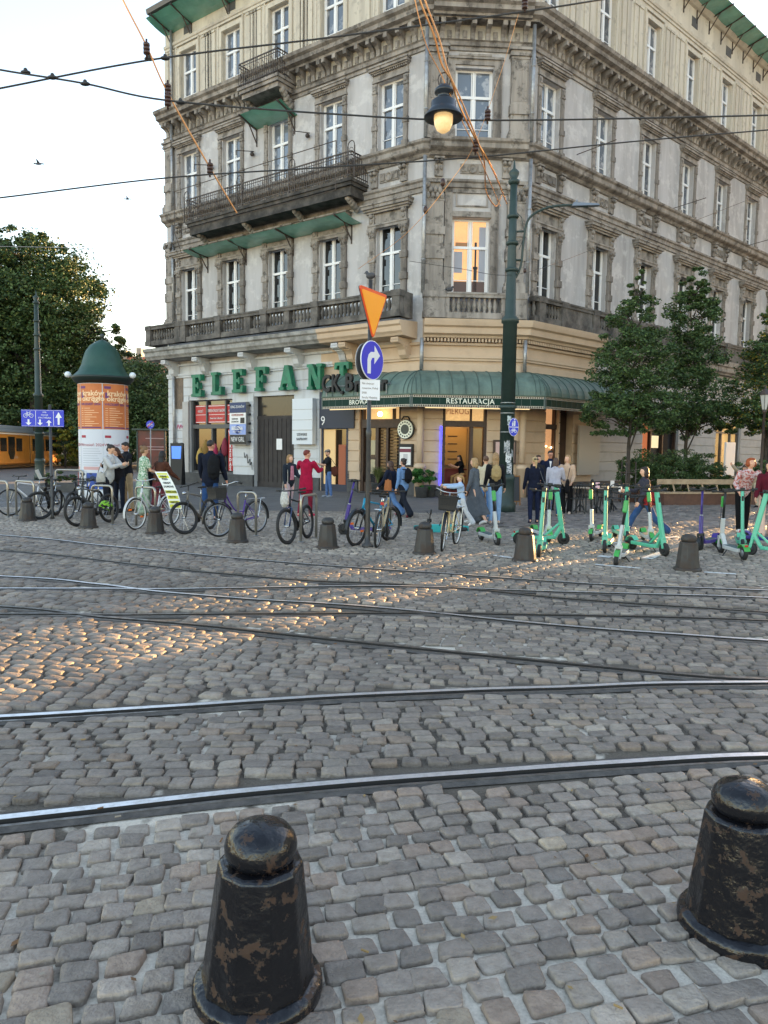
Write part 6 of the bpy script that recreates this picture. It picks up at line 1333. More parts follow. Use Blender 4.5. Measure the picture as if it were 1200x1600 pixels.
# ================================================================== BICYCLES
M_tyre = mat('tyre_rubber', (.018, .018, .018), .7); M_rim = pm('rim_alloy', '#9a9da0', .35, metal=.8); M_rimw = pm('rim_white', '#d8d8d4', .4); M_rimk = pm('rim_black', '#1a1a1c', .4); M_grip = mat('grip_black', (.015, .015, .015), .6); M_chr = pm('chrome', '#b8babd', .2, metal=.9); M_refl = pm('reflector_orange', '#ff7a1a', .3); M_redl = pm('reflector_red', '#c01818', .3)
def bicycle(label, front, rear, col, kind='mtb', steer=0, lean=0, rim=None, tyre=.024, extras=(), col2=None, wr=.34, group='bicycles parked along the kerb'):
    F_, R_b = gp(*front), gp(*rear); d = (F_-R_b).normalized(); mid = F_-d*.525
    ang = math.atan2(d.y, d.x); root = empty('bicycle', mid, ang); root.rotation_euler = (math.radians(lean), 0, ang); tag(root, label, 'bicycle', group)
    root.rotation_mode = 'XYZ'
    P = pm('bike'+col, col, .3, metal=.1); Q = pm('bike'+(col2 or col), col2 or col, .35); rim = rim or M_rim
    RH, FH, BB = Vector((-.525, 0, wr)), Vector((.525, 0, wr)), Vector((-.1, 0, .28))
    ax = Vector((-.28, 0, .96)).normalized(); HT, HB = Vector((.31, 0, .86)), Vector((.355, 0, .7))
    Ms = Matrix.Translation(FH) @ Matrix.Rotation(math.radians(steer), 4, ax) @ Matrix.Translation(-FH)
    Ms = Matrix.Translation(HB) @ Matrix.Rotation(math.radians(steer), 4, ax) @ Matrix.Translation(-HB)
    def wheel(c, M):
        b = MB(M); n = 36
        b.tube([(c.x+(wr-tyre)*math.cos(2*PI*i/n), 0, c.z+(wr-tyre)*math.sin(2*PI*i/n)) for i in range(n+1)], tyre, 8, cap=False); w_ = b.build('wheel', M_tyre, root)
        b = MB(M); rr = wr-tyre*2.1; b.tube([(c.x+rr*math.cos(2*PI*i/n), 0, c.z+rr*math.sin(2*PI*i/n)) for i in range(n+1)], .013, 6, cap=False); b.build('rim', rim, w_)
        b = MB(M)
        for i in range(14): a = 2*PI*i/14; a2 = a+.35*(1 if i % 2 else -1); b.tube([(c.x+.02*math.cos(a2), .02*(1 if i % 2 else -1), c.z+.02*math.sin(a2)), (c.x+rr*math.cos(a), 0, c.z+rr*math.sin(a))], .0022, 3, cap=False)
        b.tube([(c.x, -.05, c.z), (c.x, .05, c.z)], .022, 8); b.build('spokes', M_chr, w_)
    I4 = Matrix()
    wheel(RH, I4); wheel(FH, Ms)
    b = MB(); tr = .02 if kind != 'ebike' else .035
    if kind in ('mtb', 'ebike'):
        ST = Vector((-.2, 0, .74)); b.tube([ST, HT-Vector((0, 0, .03))], tr*.85, 7); b.tube([BB, HB], tr*1.25, 7); b.tube([BB, ST], tr*.9, 7)
    else:
        ST = Vector((-.22, 0, .7)); b.tube(spline([BB+Vector((-.01, 0, .02)), Vector((.08, 0, .34)), Vector((.26, 0, .56)), HB], 4), tr, 7); b.tube(spline([BB.lerp(ST, .45), Vector((.06, 0, .5)), Vector((.22, 0, .68)), HT-Vector((0, 0, .03))], 4), tr*.8, 7); b.tube([BB, ST], tr*.85, 7)
    for sg_ in (-1, 1): b.tube([BB, RH+Vector((0, .06*sg_, 0))], .011, 5); b.tube([ST-Vector((0, 0, .04)), RH+Vector((0, .06*sg_, 0))], .009, 5)
    b.tube([HB-Vector((-.005, 0, .02)), HT+Vector((-.005, 0, .02))], tr*1.1, 8); b.build('frame', P, root)
    b = MB(Ms)
    for sg_ in (-1, 1): b.tube([HB+Vector((.01, 0, -.01)), HB+Vector((.02, .055*sg_, -.04)), FH+Vector((-.01, .055*sg_, 0))], .015 if kind == 'mtb' else .011, 6)
    b.build('fork', M_chr if kind == 'silverfork' else Q, root)
    b = MB(Ms); ht = .99 if kind != 'city' else 1.04; S0 = Vector((.27, 0, ht))
    b.tube([HT, S0], .014, 6)
    if kind == 'city': b.tube(spline([(.1, -.27, ht+.0), (.22, -.24, ht+.04), (.31, -.1, ht), (.31, .1, ht), (.22, .24, ht+.04), (.1, .27, ht)], 4), .011, 6)
    else: b.tube([(.25, -.32, ht+.02), (.31, -.1, ht), (.31, .1, ht), (.25, .32, ht+.02)], .013, 6)
    hb = b.build('handlebar', M_chr if kind == 'city' else M_grip, root)
    b = MB(Ms)
    for sg_ in (-1, 1):
        x0, y0, z0 = (.1, .27*sg_, ht) if kind == 'city' else (.25, .32*sg_, ht+.02); x1, y1, z1 = (.18, .255*sg_, ht+.03) if kind == 'city' else (.275, .21*sg_, ht+.01)
        b.tube([(x0, y0, z0), (x1, y1, z1)], .018, 6); b.tube([(x1, y1*.95, z1), (x1+.08, y1*.9, z1-.02)], .006, 4)
    b.build('grip', M_grip, hb)
    b = MB(); sd_z = .92 if kind != 'city' else .88; sx_ = -.26
    b.tube([ST-Vector((0, 0, .02)), (sx_+.01, 0, sd_z)], .013, 6); b.build('seat_post', M_chr, root)
    b = MB(); b.add([(sx_-.12, -.075, sd_z+.03), (sx_-.12, .075, sd_z+.03), (sx_+.0, .05, sd_z+.035), (sx_+.15, .018, sd_z+.02), (sx_+.15, -.018, sd_z+.02), (sx_, -.05, sd_z+.035), (sx_-.1, -.06, sd_z-.01), (sx_-.1, .06, sd_z-.01), (sx_+.13, .012, sd_z-.005), (sx_+.13, -.012, sd_z-.005)], [(0, 5, 2, 1), (5, 4, 3, 2), (0, 1, 7, 6), (1, 2, 3, 8, 7), (0, 6, 9, 4, 5), (3, 4, 9, 8), (6, 7, 8, 9)]); b.build('saddle', M_grip, root, bevel=.01)
    b = MB(); b.lathe([(.085, -.003), (.085, .003)], (BB.x, -.045, BB.z), 18, axis='y'); b.tube([(BB.x, -.07, BB.z), (BB.x+.1, -.07, BB.z-.13)], .009, 5); b.tube([(BB.x, .07, BB.z), (BB.x-.1, .07, BB.z+.13)], .009, 5); b.cbox((BB.x+.1, -.11, BB.z-.135), (.09, .08, .02)); b.cbox((BB.x-.1, .11, BB.z+.135), (.09, .08, .02))
    b.tube([(BB.x, -.045, BB.z+.083), (RH.x, -.045, RH.z+.035)], .005, 4); b.tube([(BB.x, -.045, BB.z-.083), (RH.x, -.045, RH.z-.035)], .005, 4); b.build('crankset', M_chr if kind == 'city' else M_grip, root)
    if kind == 'city' or 'guards' in extras:
        for c, M, a0, a1 in ((RH, I4, 20, 190), (FH, Ms, -10, 150)):
            b = MB(M); k = 14; rr = wr+.022; pts = []
            for i in range(k+1):
                a = math.radians(a0+(a1-a0)*i/k); pts.append((c.x+rr*math.cos(a), c.z+rr*math.sin(a)))
            vs = [(x, y, z) for x, z in pts for y in (-.028, .028)]; vs2 = [(c.x+(x-c.x)*1.012, y, c.z+(z-c.z)*1.012) for x, y, z in vs]; m_ = len(vs)
            b.add(vs+vs2, [(2*i, 2*i+1, 2*i+3, 2*i+2) for i in range(k)]+[(m_+2*i, m_+2*i+2, m_+2*i+3, m_+2*i+1) for i in range(k)]+[(2*i, 2*i+2, m_+2*i+2, m_+2*i) for i in range(k)]+[(2*i+1, m_+2*i+1, m_+2*i+3, 2*i+3) for i in range(k)]); b.build('mudguard', pm('guard'+(col2 or col), col2 or col, .4) if 'darkguards' not in extras else M_rimk, root)
    if 'rack' in extras or kind == 'city':
        b = MB(); b.tube([(-.22, -.05, .72), (-.75, -.06, .72), (-.75, .06, .72), (-.22, .05, .72)], .007, 4)
        for x in (-.4, -.55, -.68): b.tube([(x, -.055, .72), (x, .055, .72)], .005, 4)
        for sg_ in (-1, 1): b.tube([RH+Vector((0, .06*sg_, 0)), (-.62, .055*sg_, .72)], .006, 4)
        b.build('rack', M_chr, root)
    if 'basket' in extras:
        b = MB(Ms); X0, X1, Y_, Z0, Z1 = .38, .66, .17, .74, 1.0
        for k in range(6): z = Z0+(Z1-Z0)*k/5; e = .8+.2*k/5; cx = (X0+X1)/2; hx = (X1-X0)/2*e; b.tube([(cx-hx, -Y_*e, z), (cx+hx, -Y_*e, z), (cx+hx, Y_*e, z), (cx-hx, Y_*e, z), (cx-hx, -Y_*e, z)], .005, 4)
        for k in range(28):
            t = k/28*4; s_ = int(t); f = t-s_; c4 = [(-1, -1), (1, -1), (1, 1), (-1, 1)]; a, c = c4[s_], c4[(s_+1) % 4]; x, y = a[0]+(c[0]-a[0])*f, a[1]+(c[1]-a[1])*f; cx = (X0+X1)/2; hx = (X1-X0)/2
            b.tube([(cx+x*hx*.8, y*Y_*.8, Z0), (cx+x*hx, y*Y_, Z1)], .004, 4)
        b.box(((X0+X1)/2-.11, -.13, Z0), ((X0+X1)/2+.11, .13, Z0+.01)); b.add([((X0+X1)/2-.12, -.145, Z0+.02), ((X0+X1)/2+.12, -.145, Z0+.02), (X1-.01, -.165, Z1-.02), (X0+.01, -.165, Z1-.02), ((X0+X1)/2-.12, .145, Z0+.02), ((X0+X1)/2+.12, .145, Z0+.02), (X1-.01, .165, Z1-.02), (X0+.01, .165, Z1-.02)], [(0, 1, 2, 3), (7, 6, 5, 4), (1, 5, 6, 2), (0, 3, 7, 4)]); b.build('basket', M_grip, root)
    if 'reflect' in extras:
        b = MB(Ms)
        for a in (200, 30): a = math.radians(a); b.cbox((FH.x+.2*math.cos(a), 0, FH.z+.2*math.sin(a)), (.08, .02, .035))
        b.build('wheel_reflector', M_refl, root)
    if 'light' in extras: b = MB(Ms); b.sph((.4, 0, .84), (.05, .04, .04)); b.build('headlight', M_chr, root)
    if 'taillight' in extras: b = MB(); b.cbox((-.34, 0, .8), (.04, .06, .05)); b.build('tail_light', M_redl, root)
    if 'battery' in extras: b = MB(); b.bar((-.02, 0, .34), (.27, 0, .66), .075, .085); b.build('battery', M_rimk, root)
    if 'hub' in extras: b = MB(); b.lathe([(.07, -.04), (.07, .04)], tuple(RH), 14, axis='y'); b.build('hub_motor', M_chr, root)
    if 'childseat' in extras:
        b = MB(Ms); b.box((.24, -.12, .98), (.42, .12, 1.0)); b.bar((.42, 0, .98), (.5, 0, 1.2), .2, .02); b.build('windscreen', pm('pale_panel', '#a5a7a8'), root)
    return root
bicycle('white step through bicycle at the far left edge of the parking row', (16, 806), (75, 803), '#d9dadb', 'mtb', 8, 3, M_rim, .02, ('rack',), '#8b8d90')
bicycle('black electric bicycle with its front wheel turned toward the road', (62, 812), (113, 800), '#101114', 'ebike', -52, -6, M_rimk, .03, ('battery', 'hub', 'childseat'))
bicycle('grey and red mountain bicycle with a green helmet hanging on it', (122, 823), (176, 816), '#4a4d50', 'mtb', -8, 4, M_rimk, .03, ('light',), '#16171a')
bicycle('dark bicycle standing just behind the grey and red mountain bicycle', (108, 812), (152, 806), '#15161a', 'mtb', 14, -3, M_rimk, .026)
bicycle('white and silver city bicycle with white rims carrying the advert board', (213, 828), (270, 821), '#c9cccd', 'city', 4, 2, M_rimw, .019, ('reflect',), '#b9bcbe')
bicycle('matt grey trekking bicycle with a yellowish frame highlight left of the purple one', (291, 835), (335, 826), '#6f6a60', 'mtb', -26, 5, M_rimk, .028, ('light',), '#2a2b2c')
bicycle('purple city bicycle with a large black front basket and chrome rack', (343, 839), (411, 831), '#5a3f8f', 'city', -12, 2, M_rim, .02, ('basket', 'darkguards'), '#22242a')
bicycle('black mountain bicycle with blue details chained to the steel hoop', (450, 851), (488, 839), '#17181d', 'mtb', -10, 3, M_rimk, .029, (), '#20345a')
bicycle('dark bicycle with cyan top tube left of the black sign pole', (556, 854), (608, 846), '#1e8fb5', 'mtb', 6, -2, M_rimk, .025, ('guards', 'reflect'), '#17202a')
bicycle('pale cream bicycle seen from behind right beside the black sign pole', (604, 846), (587, 858), '#a89a7c', 'mtb', 8, 4, M_rim, .024, ('taillight', 'rack'), '#55503f')
bicycle('cream city bicycle with black basket and white rimmed wheels by the child', (691, 862), (719, 848), '#d8c79a', 'city', 10, -3, M_rimw, .022, ('basket', 'darkguards'), '#d8c79a')
# ------------------------------------------------ steel hoops
def hoop(label, a, b_, h=.88, r=.026):
    A, B = gp(*a), gp(*b_); root = empty('bike_rack', A); tag(root, label, 'bicycle rack', 'steel bicycle hoops'); d = B-A; rr = .09; u = d.normalized()
    b = MB(); P = [(0, 0, 0), (0, 0, h-rr)]+[tuple(u*(rr*(1-math.cos(t*PI/8)))+Vector((0, 0, h-rr+rr*math.sin(t*PI/8)))) for t in range(1, 5)]+[tuple(d-u*(rr*(1-math.cos(t*PI/8)))+Vector((0, 0, h-rr+rr*math.sin(t*PI/8)))) for t in range(4, 0, -1)]+[tuple(d+Vector((0, 0, h-rr))), tuple(d)]
    b.tube(P, r, 10); b.build('hoop', pm('brushed_steel', '#a8a49a', .32, metal=.75), root); b = MB()
    for p in (Vector(), d): b.lathe([(.06, 0), (.06, .012)], tuple(p), 12)
    b.build('foot_plate', M_gal, root)
for lb, a, b_ in (('steel hoop cut by the left edge behind the white bicycle', (-18, 806), (13, 808)), ('steel hoop between the white bicycle and the black electric one', (26, 806), (54, 809)), ('steel hoop in front of the group by the advertising column', (145, 818), (176, 820)),
                  ('steel hoop behind the white city bicycle with the advert board', (213, 822), (243, 825)), ('steel hoop behind the purple bicycle', (372, 836), (400, 837)), ('steel hoop holding the black mountain bicycle', (470, 847), (494, 841))): hoop(lb, a, b_)
hoop('long steel rail in front of the shrub bed left of the column', (88, 782), (130, 783), 1.0)
# helmet
hm = gp(160, 822)+Vector((0, .25, .42)); b = MB(); 
for k in range(5): b.tube([(-.13*math.cos(t*PI/8), -.07+.035*k, .11*math.sin(t*PI/8)*(1-.12*abs(k-2))) for t in range(9)], .018, 6)
b.tube([(-.14, -.08, 0), (.14, -.08, 0), (.14, .08, 0), (-.14, .08, 0), (-.14, -.08, 0)], .016, 6); o = b.build('bicycle_helmet', pm('helmet_lime', '#7fb824', .4, col2=(.02, .02, .02), scale=9, thr=(.48, .52)), None, hm); o.rotation_euler = (.5, .4, .2); tag(o, 'lime and black helmet hanging on the grey and red mountain bicycle', 'helmet')
# advert board
ba, bb = dp(251, 737, 15.6), dp(275, 795, 15.4); r = empty('advert_board', bb); tag(r, 'curved white and yellow advert board leaning on the white city bicycle', 'advert board')
ax_ = (ba-bb); wd = Vector((1, .15, 0)).normalized()*.125
def bpt(t, s_, o=0): return ax_*t+wd*s_*1.0+Vector((.06*math.sin(PI*t), -.05*math.sin(PI*t)-o, 0))
b = MB(); n = 10
for o_, rev in ((0, False), (-.015, True)):
    b.add([bpt(i/n, s_, o_) for i in range(n+1) for s_ in (-1, 1)], [((2*i, 2*i+1, 2*i+3, 2*i+2) if not rev else (2*i+2, 2*i+3, 2*i+1, 2*i)) for i in range(n)])
b.build('panel', pm('board_white', '#e9ebe2', .5), r)
M_by = pm('board_yellow', '#cfd024', .5)
for t0, t1 in ((.03, .12), (.15, .22), (.27, .36), (.42, .5), (.83, .9), (.92, .96)): b = MB(); b.add([bpt(t0, -.85, .004), bpt(t0, .85, .004), bpt(t1, .85, .004), bpt(t1, -.85, .004)], [(0, 1, 2, 3)]); b.build('yellow_band', M_by, r)
for i, (t, tx) in enumerate(((.87, 'KEBAB'), (.8, 'PIZZA'), (.7, 'OBIADY'), (.6, 'DOMOWE'), (.46, 'ZAPIEKANKI'), (.32, 'FRYTKI'), (.18, 'NAPOJE'), (.07, 'LODY'))):
    c = bpt(t, 0, .01); z = ax_.normalized(); x = wd.normalized(); text('lettering', tx, .06, M_ink, r, Matrix((x, z, x.cross(z))).transposed().to_4x4().copy() if False else Matrix.Translation(c) @ Matrix((x, z, x.cross(z))).transposed().to_4x4(), ext=.001, sx=.7, fat=.002)
# ================================================================== SCOOTERS
M_mint = pm('scooter_mint', '#58b595', .35); M_lime = pm('scooter_lime', '#3f9c48', .35); M_limew = pm('scooter_white', '#b9bdbd', .35); M_purp = pm('scooter_purple', '#3c2a82', .35); M_teal = pm('scooter_teal', '#35a9aa', .35); M_pad = pm('scooter_pad', '#4a5a5a', .8); M_dk = pm('scooter_dark', '#1b1e20', .5)
def scooter_proto(kind):
    C1 = {'mint': M_mint, 'lime': M_limew, 'purple': M_purp, 'teal': M_teal}[kind]; C2 = {'mint': M_mint, 'lime': M_lime, 'purple': M_dk, 'teal': M_teal}[kind]
    r = empty('electric_scooter'); wr = .118; FX, RX = .46, -.42; top = Vector((.26, 0, 1.12)); base = Vector((.42, 0, .3))
    for x in (FX, RX):
        b = MB(); b.lathe([(.06, -.028), (wr-.02, -.032), (wr, -.018), (wr, .018), (wr-.02, .032), (.06, .028)], (x, 0, wr), 22, axis='y'); w_ = b.build('wheel', M_tyre, r)
        b = MB(); b.lathe([(.02, -.034), (.058, -.03), (.058, .03), (.02, .034)], (x, 0, wr), 14, axis='y'); b.build('hub', M_dk if kind != 'lime' else M_gal, w_)
    b = MB(); b.prism([(-.36, -.085), (.2, -.085), (.3, -.04), (.3, .04), (.2, .085), (-.36, .085)], (0, 0, .12), (1, 0, 0), (0, 1, 0), (0, 0, .065)); b.bar((.28, 0, .16), (.4, 0, .36), .07, .06)
    if kind == 'mint': b.bar((.05, 0, .15), (.36, 0, .42), .045, .04)
    dk_ = b.build('deck', C1, r, bevel=.012); b = MB(); b.box((-.33, -.07, .186), (.2, .07, .19)); b.build('grip_mat', M_pad, dk_)
    if kind == 'mint':
        b = MB(); b.bar(base-Vector((0, 0, .02)), top, .062, .085, (1, 0, 0)); b.build('stem', C1, r, bevel=.015); b = MB(); b.cbox(base.lerp(top, .82)+Vector((.047, 0, .0)), (.012, .035, .09)); b.build('stem_badge', M_dk, r)
        b = MB(); b.bar(base+Vector((0, 0, .03)), (FX+.0, 0, .13), .1, .05, (1, 0, 0)); b.build('fork', C1, r, bevel=.015)
    else:
        m1, m2 = base.lerp(top, .42), base.lerp(top, .95); b = MB(); b.bar(base-Vector((0, 0, .02)), m1, .06, .07, (1, 0, 0)); b.build('lower_stem', C1, r, bevel=.012); b = MB(); b.tube([m1, top], .021, 9); b.build('stem', M_dk if kind != 'purple' else M_purp, r)
        if kind == 'lime': b = MB(); b.bar(base.lerp(top, .66)+Vector((.05, 0, 0)), base.lerp(top, .9)+Vector((.05, 0, 0)), .075, .06, (1, 0, 0)); b.build('battery_pack', M_lime, r, bevel=.02)
        if kind == 'purple': b = MB(); b.tube([base.lerp(top, .42), base.lerp(top, .44)], .03, 9); b.build('stem_ring', M_limew, r)
        b = MB()
        for sg_ in (-1, 1): b.bar(base+Vector((0, .045*sg_, 0)), (FX, .045*sg_, wr), .02, .04, (1, 0, 0))
        b.cbox(base, (.08, .11, .05)); b.build('fork', C1 if kind == 'lime' else M_dk, r)
        b = MB(); k = 8
        vs = [(FX+(wr+.02)*math.cos(math.radians(20+16*i)), y, wr+(wr+.02)*math.sin(math.radians(20+16*i))) for i in range(k+1) for y in (-.04, .04)]; b.add(vs, [(2*i, 2*i+1, 2*i+3, 2*i+2) for i in range(k)]); b.build('front_fender', C2, r)
    b = MB(); k = 9
    vs = [(RX+(wr+.022)*math.cos(math.radians(10+17*i)), y, wr+(wr+.022)*math.sin(math.radians(10+17*i))) for i in range(k+1) for y in (-.05, .05)]; vs2 = [(RX+(x-RX)*1.08, y, wr+(z-wr)*1.08) for x, y, z in vs]; m_ = len(vs)
    b.add(vs+vs2, [(2*i, 2*i+1, 2*i+3, 2*i+2) for i in range(k)]+[(m_+2*i, m_+2*i+2, m_+2*i+3, m_+2*i+1) for i in range(k)]+[(2*i, 2*i+2, m_+2*i+2, m_+2*i) for i in range(k)]+[(2*i+1, m_+2*i+1, m_+2*i+3, 2*i+3) for i in range(k)]+[(0, 1, m_+1, m_), (2*k, m_+2*k, m_+2*k+1, 2*k+1)]); b.build('rear_fender', C2 if kind != 'purple' else M_purp, r)
    b = MB(); b.tube([top+Vector((-.03, -.25, .02)), top+Vector((0, -.08, 0)), top+Vector((0, .08, 0)), top+Vector((-.03, .25, .02))], .014, 7); hb = b.build('handlebar', M_dk, r)
    b = MB()
    for sg_ in (-1, 1): b.tube([top+Vector((-.03, .25*sg_, .02)), top+Vector((-.015, .14*sg_, .01))], .02, 7); b.tube([top+Vector((0, .12*sg_, 0)), top+Vector((.07, .2*sg_, -.01))], .006, 4)
    b.build('grip', M_grip, hb)
    b = MB(); b.cbox(top+Vector((.01, 0, .02)), (.1, .075, .06)); b.tube([top+Vector((.04, .02, 0)), top+Vector((.08, .03, -.2)), base+Vector((.06, .02, .1))], .005, 4); b.build('display', M_dk, r, bevel=.01)
    b = MB(); b.tube([(.05, .06, .13), (.02, .17, .01)], .01, 5); b.build('kickstand', M_dk, r)
    b = MB(); b.cbox((RX-.1, 0, .25), (.02, .05, .03)); b.build('tail_light', M_redl, r)
    return r
PROT = {k: scooter_proto(k) for k in ('mint', 'lime', 'purple', 'teal')}; used_p = set()
def scooter(kind, label, front, rear, lean=3, group='rental scooters left around the square'):
    F_, R_b = gp(*front), gp(*rear); d = (F_-R_b).normalized(); ang = math.atan2(d.y, d.x); loc = F_-d*.46
    if kind in used_p: r = copy_tree(PROT[kind])
    else: r = PROT[kind]; used_p.add(kind)
    r.location = loc; r.rotation_euler = (math.radians(lean), 0, ang); tag(r, label, 'scooter', group); return r
scooter('purple', 'purple scooter standing behind the bicycle left of the black sign pole', (537, 836), (577, 838))
t = scooter('teal', 'turquoise scooter toppled on the ground left of the cream city bicycle', (640, 838), (700, 846), 0); t.location = gp(690, 838); t.location.z = .14; t.rotation_euler = (math.radians(86), 0, math.radians(176)); 
scooter('lime', 'white scooter with green battery below the woman with the beige backpack', (777, 853), (757, 846), 3)
scooter('mint', 'upright mint scooter whose stem rises beside the dull bollard under the green pole', (842, 872), (852, 856), -2)
scooter('mint', 'mint scooter facing right behind the bollard, its stem leaning left', (880, 851), (838, 851), 3)
scooter('lime', 'white stemmed scooter half hidden between the two mint scooters below the pole', (856, 848), (842, 843), -4)
scooter('lime', 'white and green scooter leftmost of the large group near the cafe tables', (925, 846), (944, 837), 5)
scooter('mint', 'mint scooter second from the left in the large group', (945, 864), (962, 843), 2)
scooter('mint', 'mint scooter in the middle of the group, behind the nearest white one', (979, 848), (956, 838), -1)
scooter('lime', 'white scooter standing nearest to the road in the middle of the group', (962, 884), (982, 866), -6)
scooter('lime', 'white stemmed scooter in front of the walking woman in jeans', (1018, 853), (1001, 842), 4)
scooter('mint', 'mint scooter with its black front wheel at the right end of the large group', (1038, 869), (999, 861), 3)
scooter('purple', 'purple scooter right of the last dull bollard', (1094, 861), (1126, 853), 4)
scooter('lime', 'white and green scooter between the purple one and the woman in the floral shirt', (1126, 864), (1155, 873), -3)
scooter('mint', 'mint scooter in front of the woman in the floral shirt', (1160, 862), (1148, 840), 2)
scooter('mint', 'slanting mint scooter at the right edge of the picture', (1171, 868), (1213, 872), 5)
scooter('purple', 'purple scooter cut off by the right edge behind the slanting mint one', (1232, 858), (1190, 853), 2)
# ================================================================== CAFE FURNITURE, BOARDS
M_ch = pm('chair_metal', '#3a3d40', .45, metal=.5); M_seat = pm('seat_wood', '#b9a690', .6)
def chair_proto():
    r = empty('cafe_chair'); b = MB(); b.box((-.2, -.2, .44), (.2, .2, .47)); b.build('seat', M_ch, r, bevel=.01)
    for x in (-1, 1):
        for y in (-1, 1): b = MB(); b.bar((.16*x, .16*y, .44), (.22*x, .22*y, 0), .03, .03); b.build('leg', M_ch, r)
    b = MB(); b.tube(spline([(-.18, .18, .46), (-.2, .22, .75), (-.1, .24, .86), (.1, .24, .86), (.2, .22, .75), (.18, .18, .46)], 4), .014, 6)
    for x in (-.08, 0, .08): b.bar((x, .19, .47), (x, .24, .85), .035, .008)
    b.build('backrest', M_ch, r); return r
def table_proto():
    r = empty('cafe_table'); b = MB(); b.lathe([(.33, .72), (.34, .735), (.34, .75), (.0, .751)], n=20); b.build('tabletop', M_seat, r)
    b = MB(); b.tube([(0, 0, .02), (0, 0, .72)], .025, 8)
    for k in range(4): a = k*PI/2+.4; b.tube([(0, 0, .25), (.25*math.cos(a), .25*math.sin(a), .01)], .016, 5)
    b.build('pedestal', M_ch, r); return r
cp, tp_ = chair_proto(), table_proto()
CH = [((897, 803), 200, 'metal cafe chair nearest to the woman in the beige cardigan'), ((915, 800), 30, 'metal cafe chair behind the leftmost white and green scooter'), ((945, 800), 150, 'metal cafe chair behind the second mint scooter of the group'), ((962, 803), -20, 'metal cafe chair between two tables, turned toward the road'), ((935, 789), 90, 'metal cafe chair by the wall left of the small tree'), ((985, 800), 60, 'metal cafe chair just left of the walking woman')]
for i, (q, a, lb) in enumerate(CH): c = cp if i == 0 else copy_tree(cp); c.location = gp(*q); c.rotation_euler = (0, 0, math.radians(a)); tag(c, lb, 'chair', 'metal cafe chairs')
for i, (q, lb) in enumerate([((906, 800), 'round cafe table beside the woman in the beige cardigan'), ((932, 803), 'round cafe table with a pink card, behind the mint scooters'), ((955, 797), 'round cafe table farthest to the right of the three')]): c = tp_ if i == 0 else copy_tree(tp_); c.location = gp(*q); tag(c, lb, 'table', 'round cafe tables')
for q, cx, lb in (((932, 803), '#d9b0b8', 'small pink menu card standing on a cafe table'), ((955, 797), '#d5d0cc', 'small white menu card standing on the right cafe table')):
    b = MB(); b.box((-.06, -.02, .752), (.06, -.01, .93)); b.bar((-.05, .05, .752), (-.05, -.01, .92), .01, .005); b.bar((.05, .05, .752), (.05, -.01, .92), .01, .005); o = b.build('menu_card', pm('card'+cx, cx), None, gp(*q)); tag(o, lb, 'menu card')
q = gp(801, 790); r = empty('chalkboard', q, .2); tag(r, 'wood framed chalkboard standing right of the thick green pole', 'chalkboard')
b = MB(); 
for x in (-.26, .26): b.bar((x, 0, 0), (x, .12, 1.0), .04, .03); b.bar((x, .35, 0), (x, .13, 1.0), .03, .02)
b.bar((-.26, .11, .98), (.26, .11, .98), .04, .04); b.bar((-.26, .02, .14), (.26, .02, .14), .04, .04); b.build('wooden_frame', pm('board_wood', '#8a6238', .6), r); b = MB(); b.add([(-.25, .012, .15), (.25, .012, .15), (.25, .112, .97), (-.25, .112, .97), (-.25, .03, .15), (.25, .03, .15), (.25, .13, .97), (-.25, .13, .97)], [(0, 1, 2, 3), (7, 6, 5, 4)]); b.build('slate', mat('slate', (.04, .042, .048), .7), r)
q = FL @ Vector((-12.9, -1.7, 0)); r = empty('info_totem', q, -.35); tag(r, 'black leaning info totem with a blue screen outside the bazaar window', 'totem'); b = MB(); b.add([(-.3, -.1, 0), (.3, -.1, 0), (.3, .25, 0), (-.3, .25, 0), (-.36, -.02, 2.0), (.36, -.02, 2.0), (.36, .06, 2.0), (-.36, .06, 2.0)], [(0, 1, 5, 4), (1, 2, 6, 5), (2, 3, 7, 6), (3, 0, 4, 7), (4, 5, 6, 7)]); b.build('housing', M_blk, r); b = MB(); b.add([(-.25, -.062, 1.25), (.25, -.062, 1.25), (.28, -.04, 1.85), (-.28, -.04, 1.85)], [(0, 1, 2, 3)]); b.build('screen', mat('screen_blue', (.02, .1, .4), .3, emis=(.05, .25, 1), est=.13), r)
# ================================================================== PEOPLE
def remesh(name, mb, mt, parent, vox=.014, smooth=3, extra=None, mats=None):
    me = bpy.data.meshes.new('t'); me.from_pydata(mb.v, [], mb.f); me.update()
    o = bpy.data.objects.new('t', me); COL.objects.link(o)
    m = o.modifiers.new('r', 'REMESH'); m.mode = 'VOXEL'; m.voxel_size = vox; m.use_smooth_shade = True
    if smooth: q = o.modifiers.new('s', 'SMOOTH'); q.iterations = smooth; q.factor = .5
    dg = bpy.context.evaluated_depsgraph_get(); dg.update(); e = bpy.data.meshes.new_from_object(o.evaluated_get(dg))
    bpy.data.objects.remove(o); bpy.data.meshes.remove(me)
    if extra and len(extra.v):       # fingers, eyes and lips join the same mesh
        V = [tuple(v.co) for v in e.vertices]; F = [tuple(p.vertices) for p in e.polygons]; b0 = len(V); nm_ = len(F)
        V += extra.v; F += [tuple(i+b0 for i in f) for f in extra.f]; mi = [0]*nm_+extra.m
        bpy.data.meshes.remove(e); e = bpy.data.meshes.new(name); e.from_pydata(V, [], F); e.update(); e.polygons.foreach_set('material_index', mi); e.polygons.foreach_set('use_smooth', [True]*len(F))
    e.name = name; e.materials.clear()
    for m_ in (mats or [mt]): e.materials.append(m_)
    o = bpy.data.objects.new(name, e); COL.objects.link(o); o.parent = parent; return o
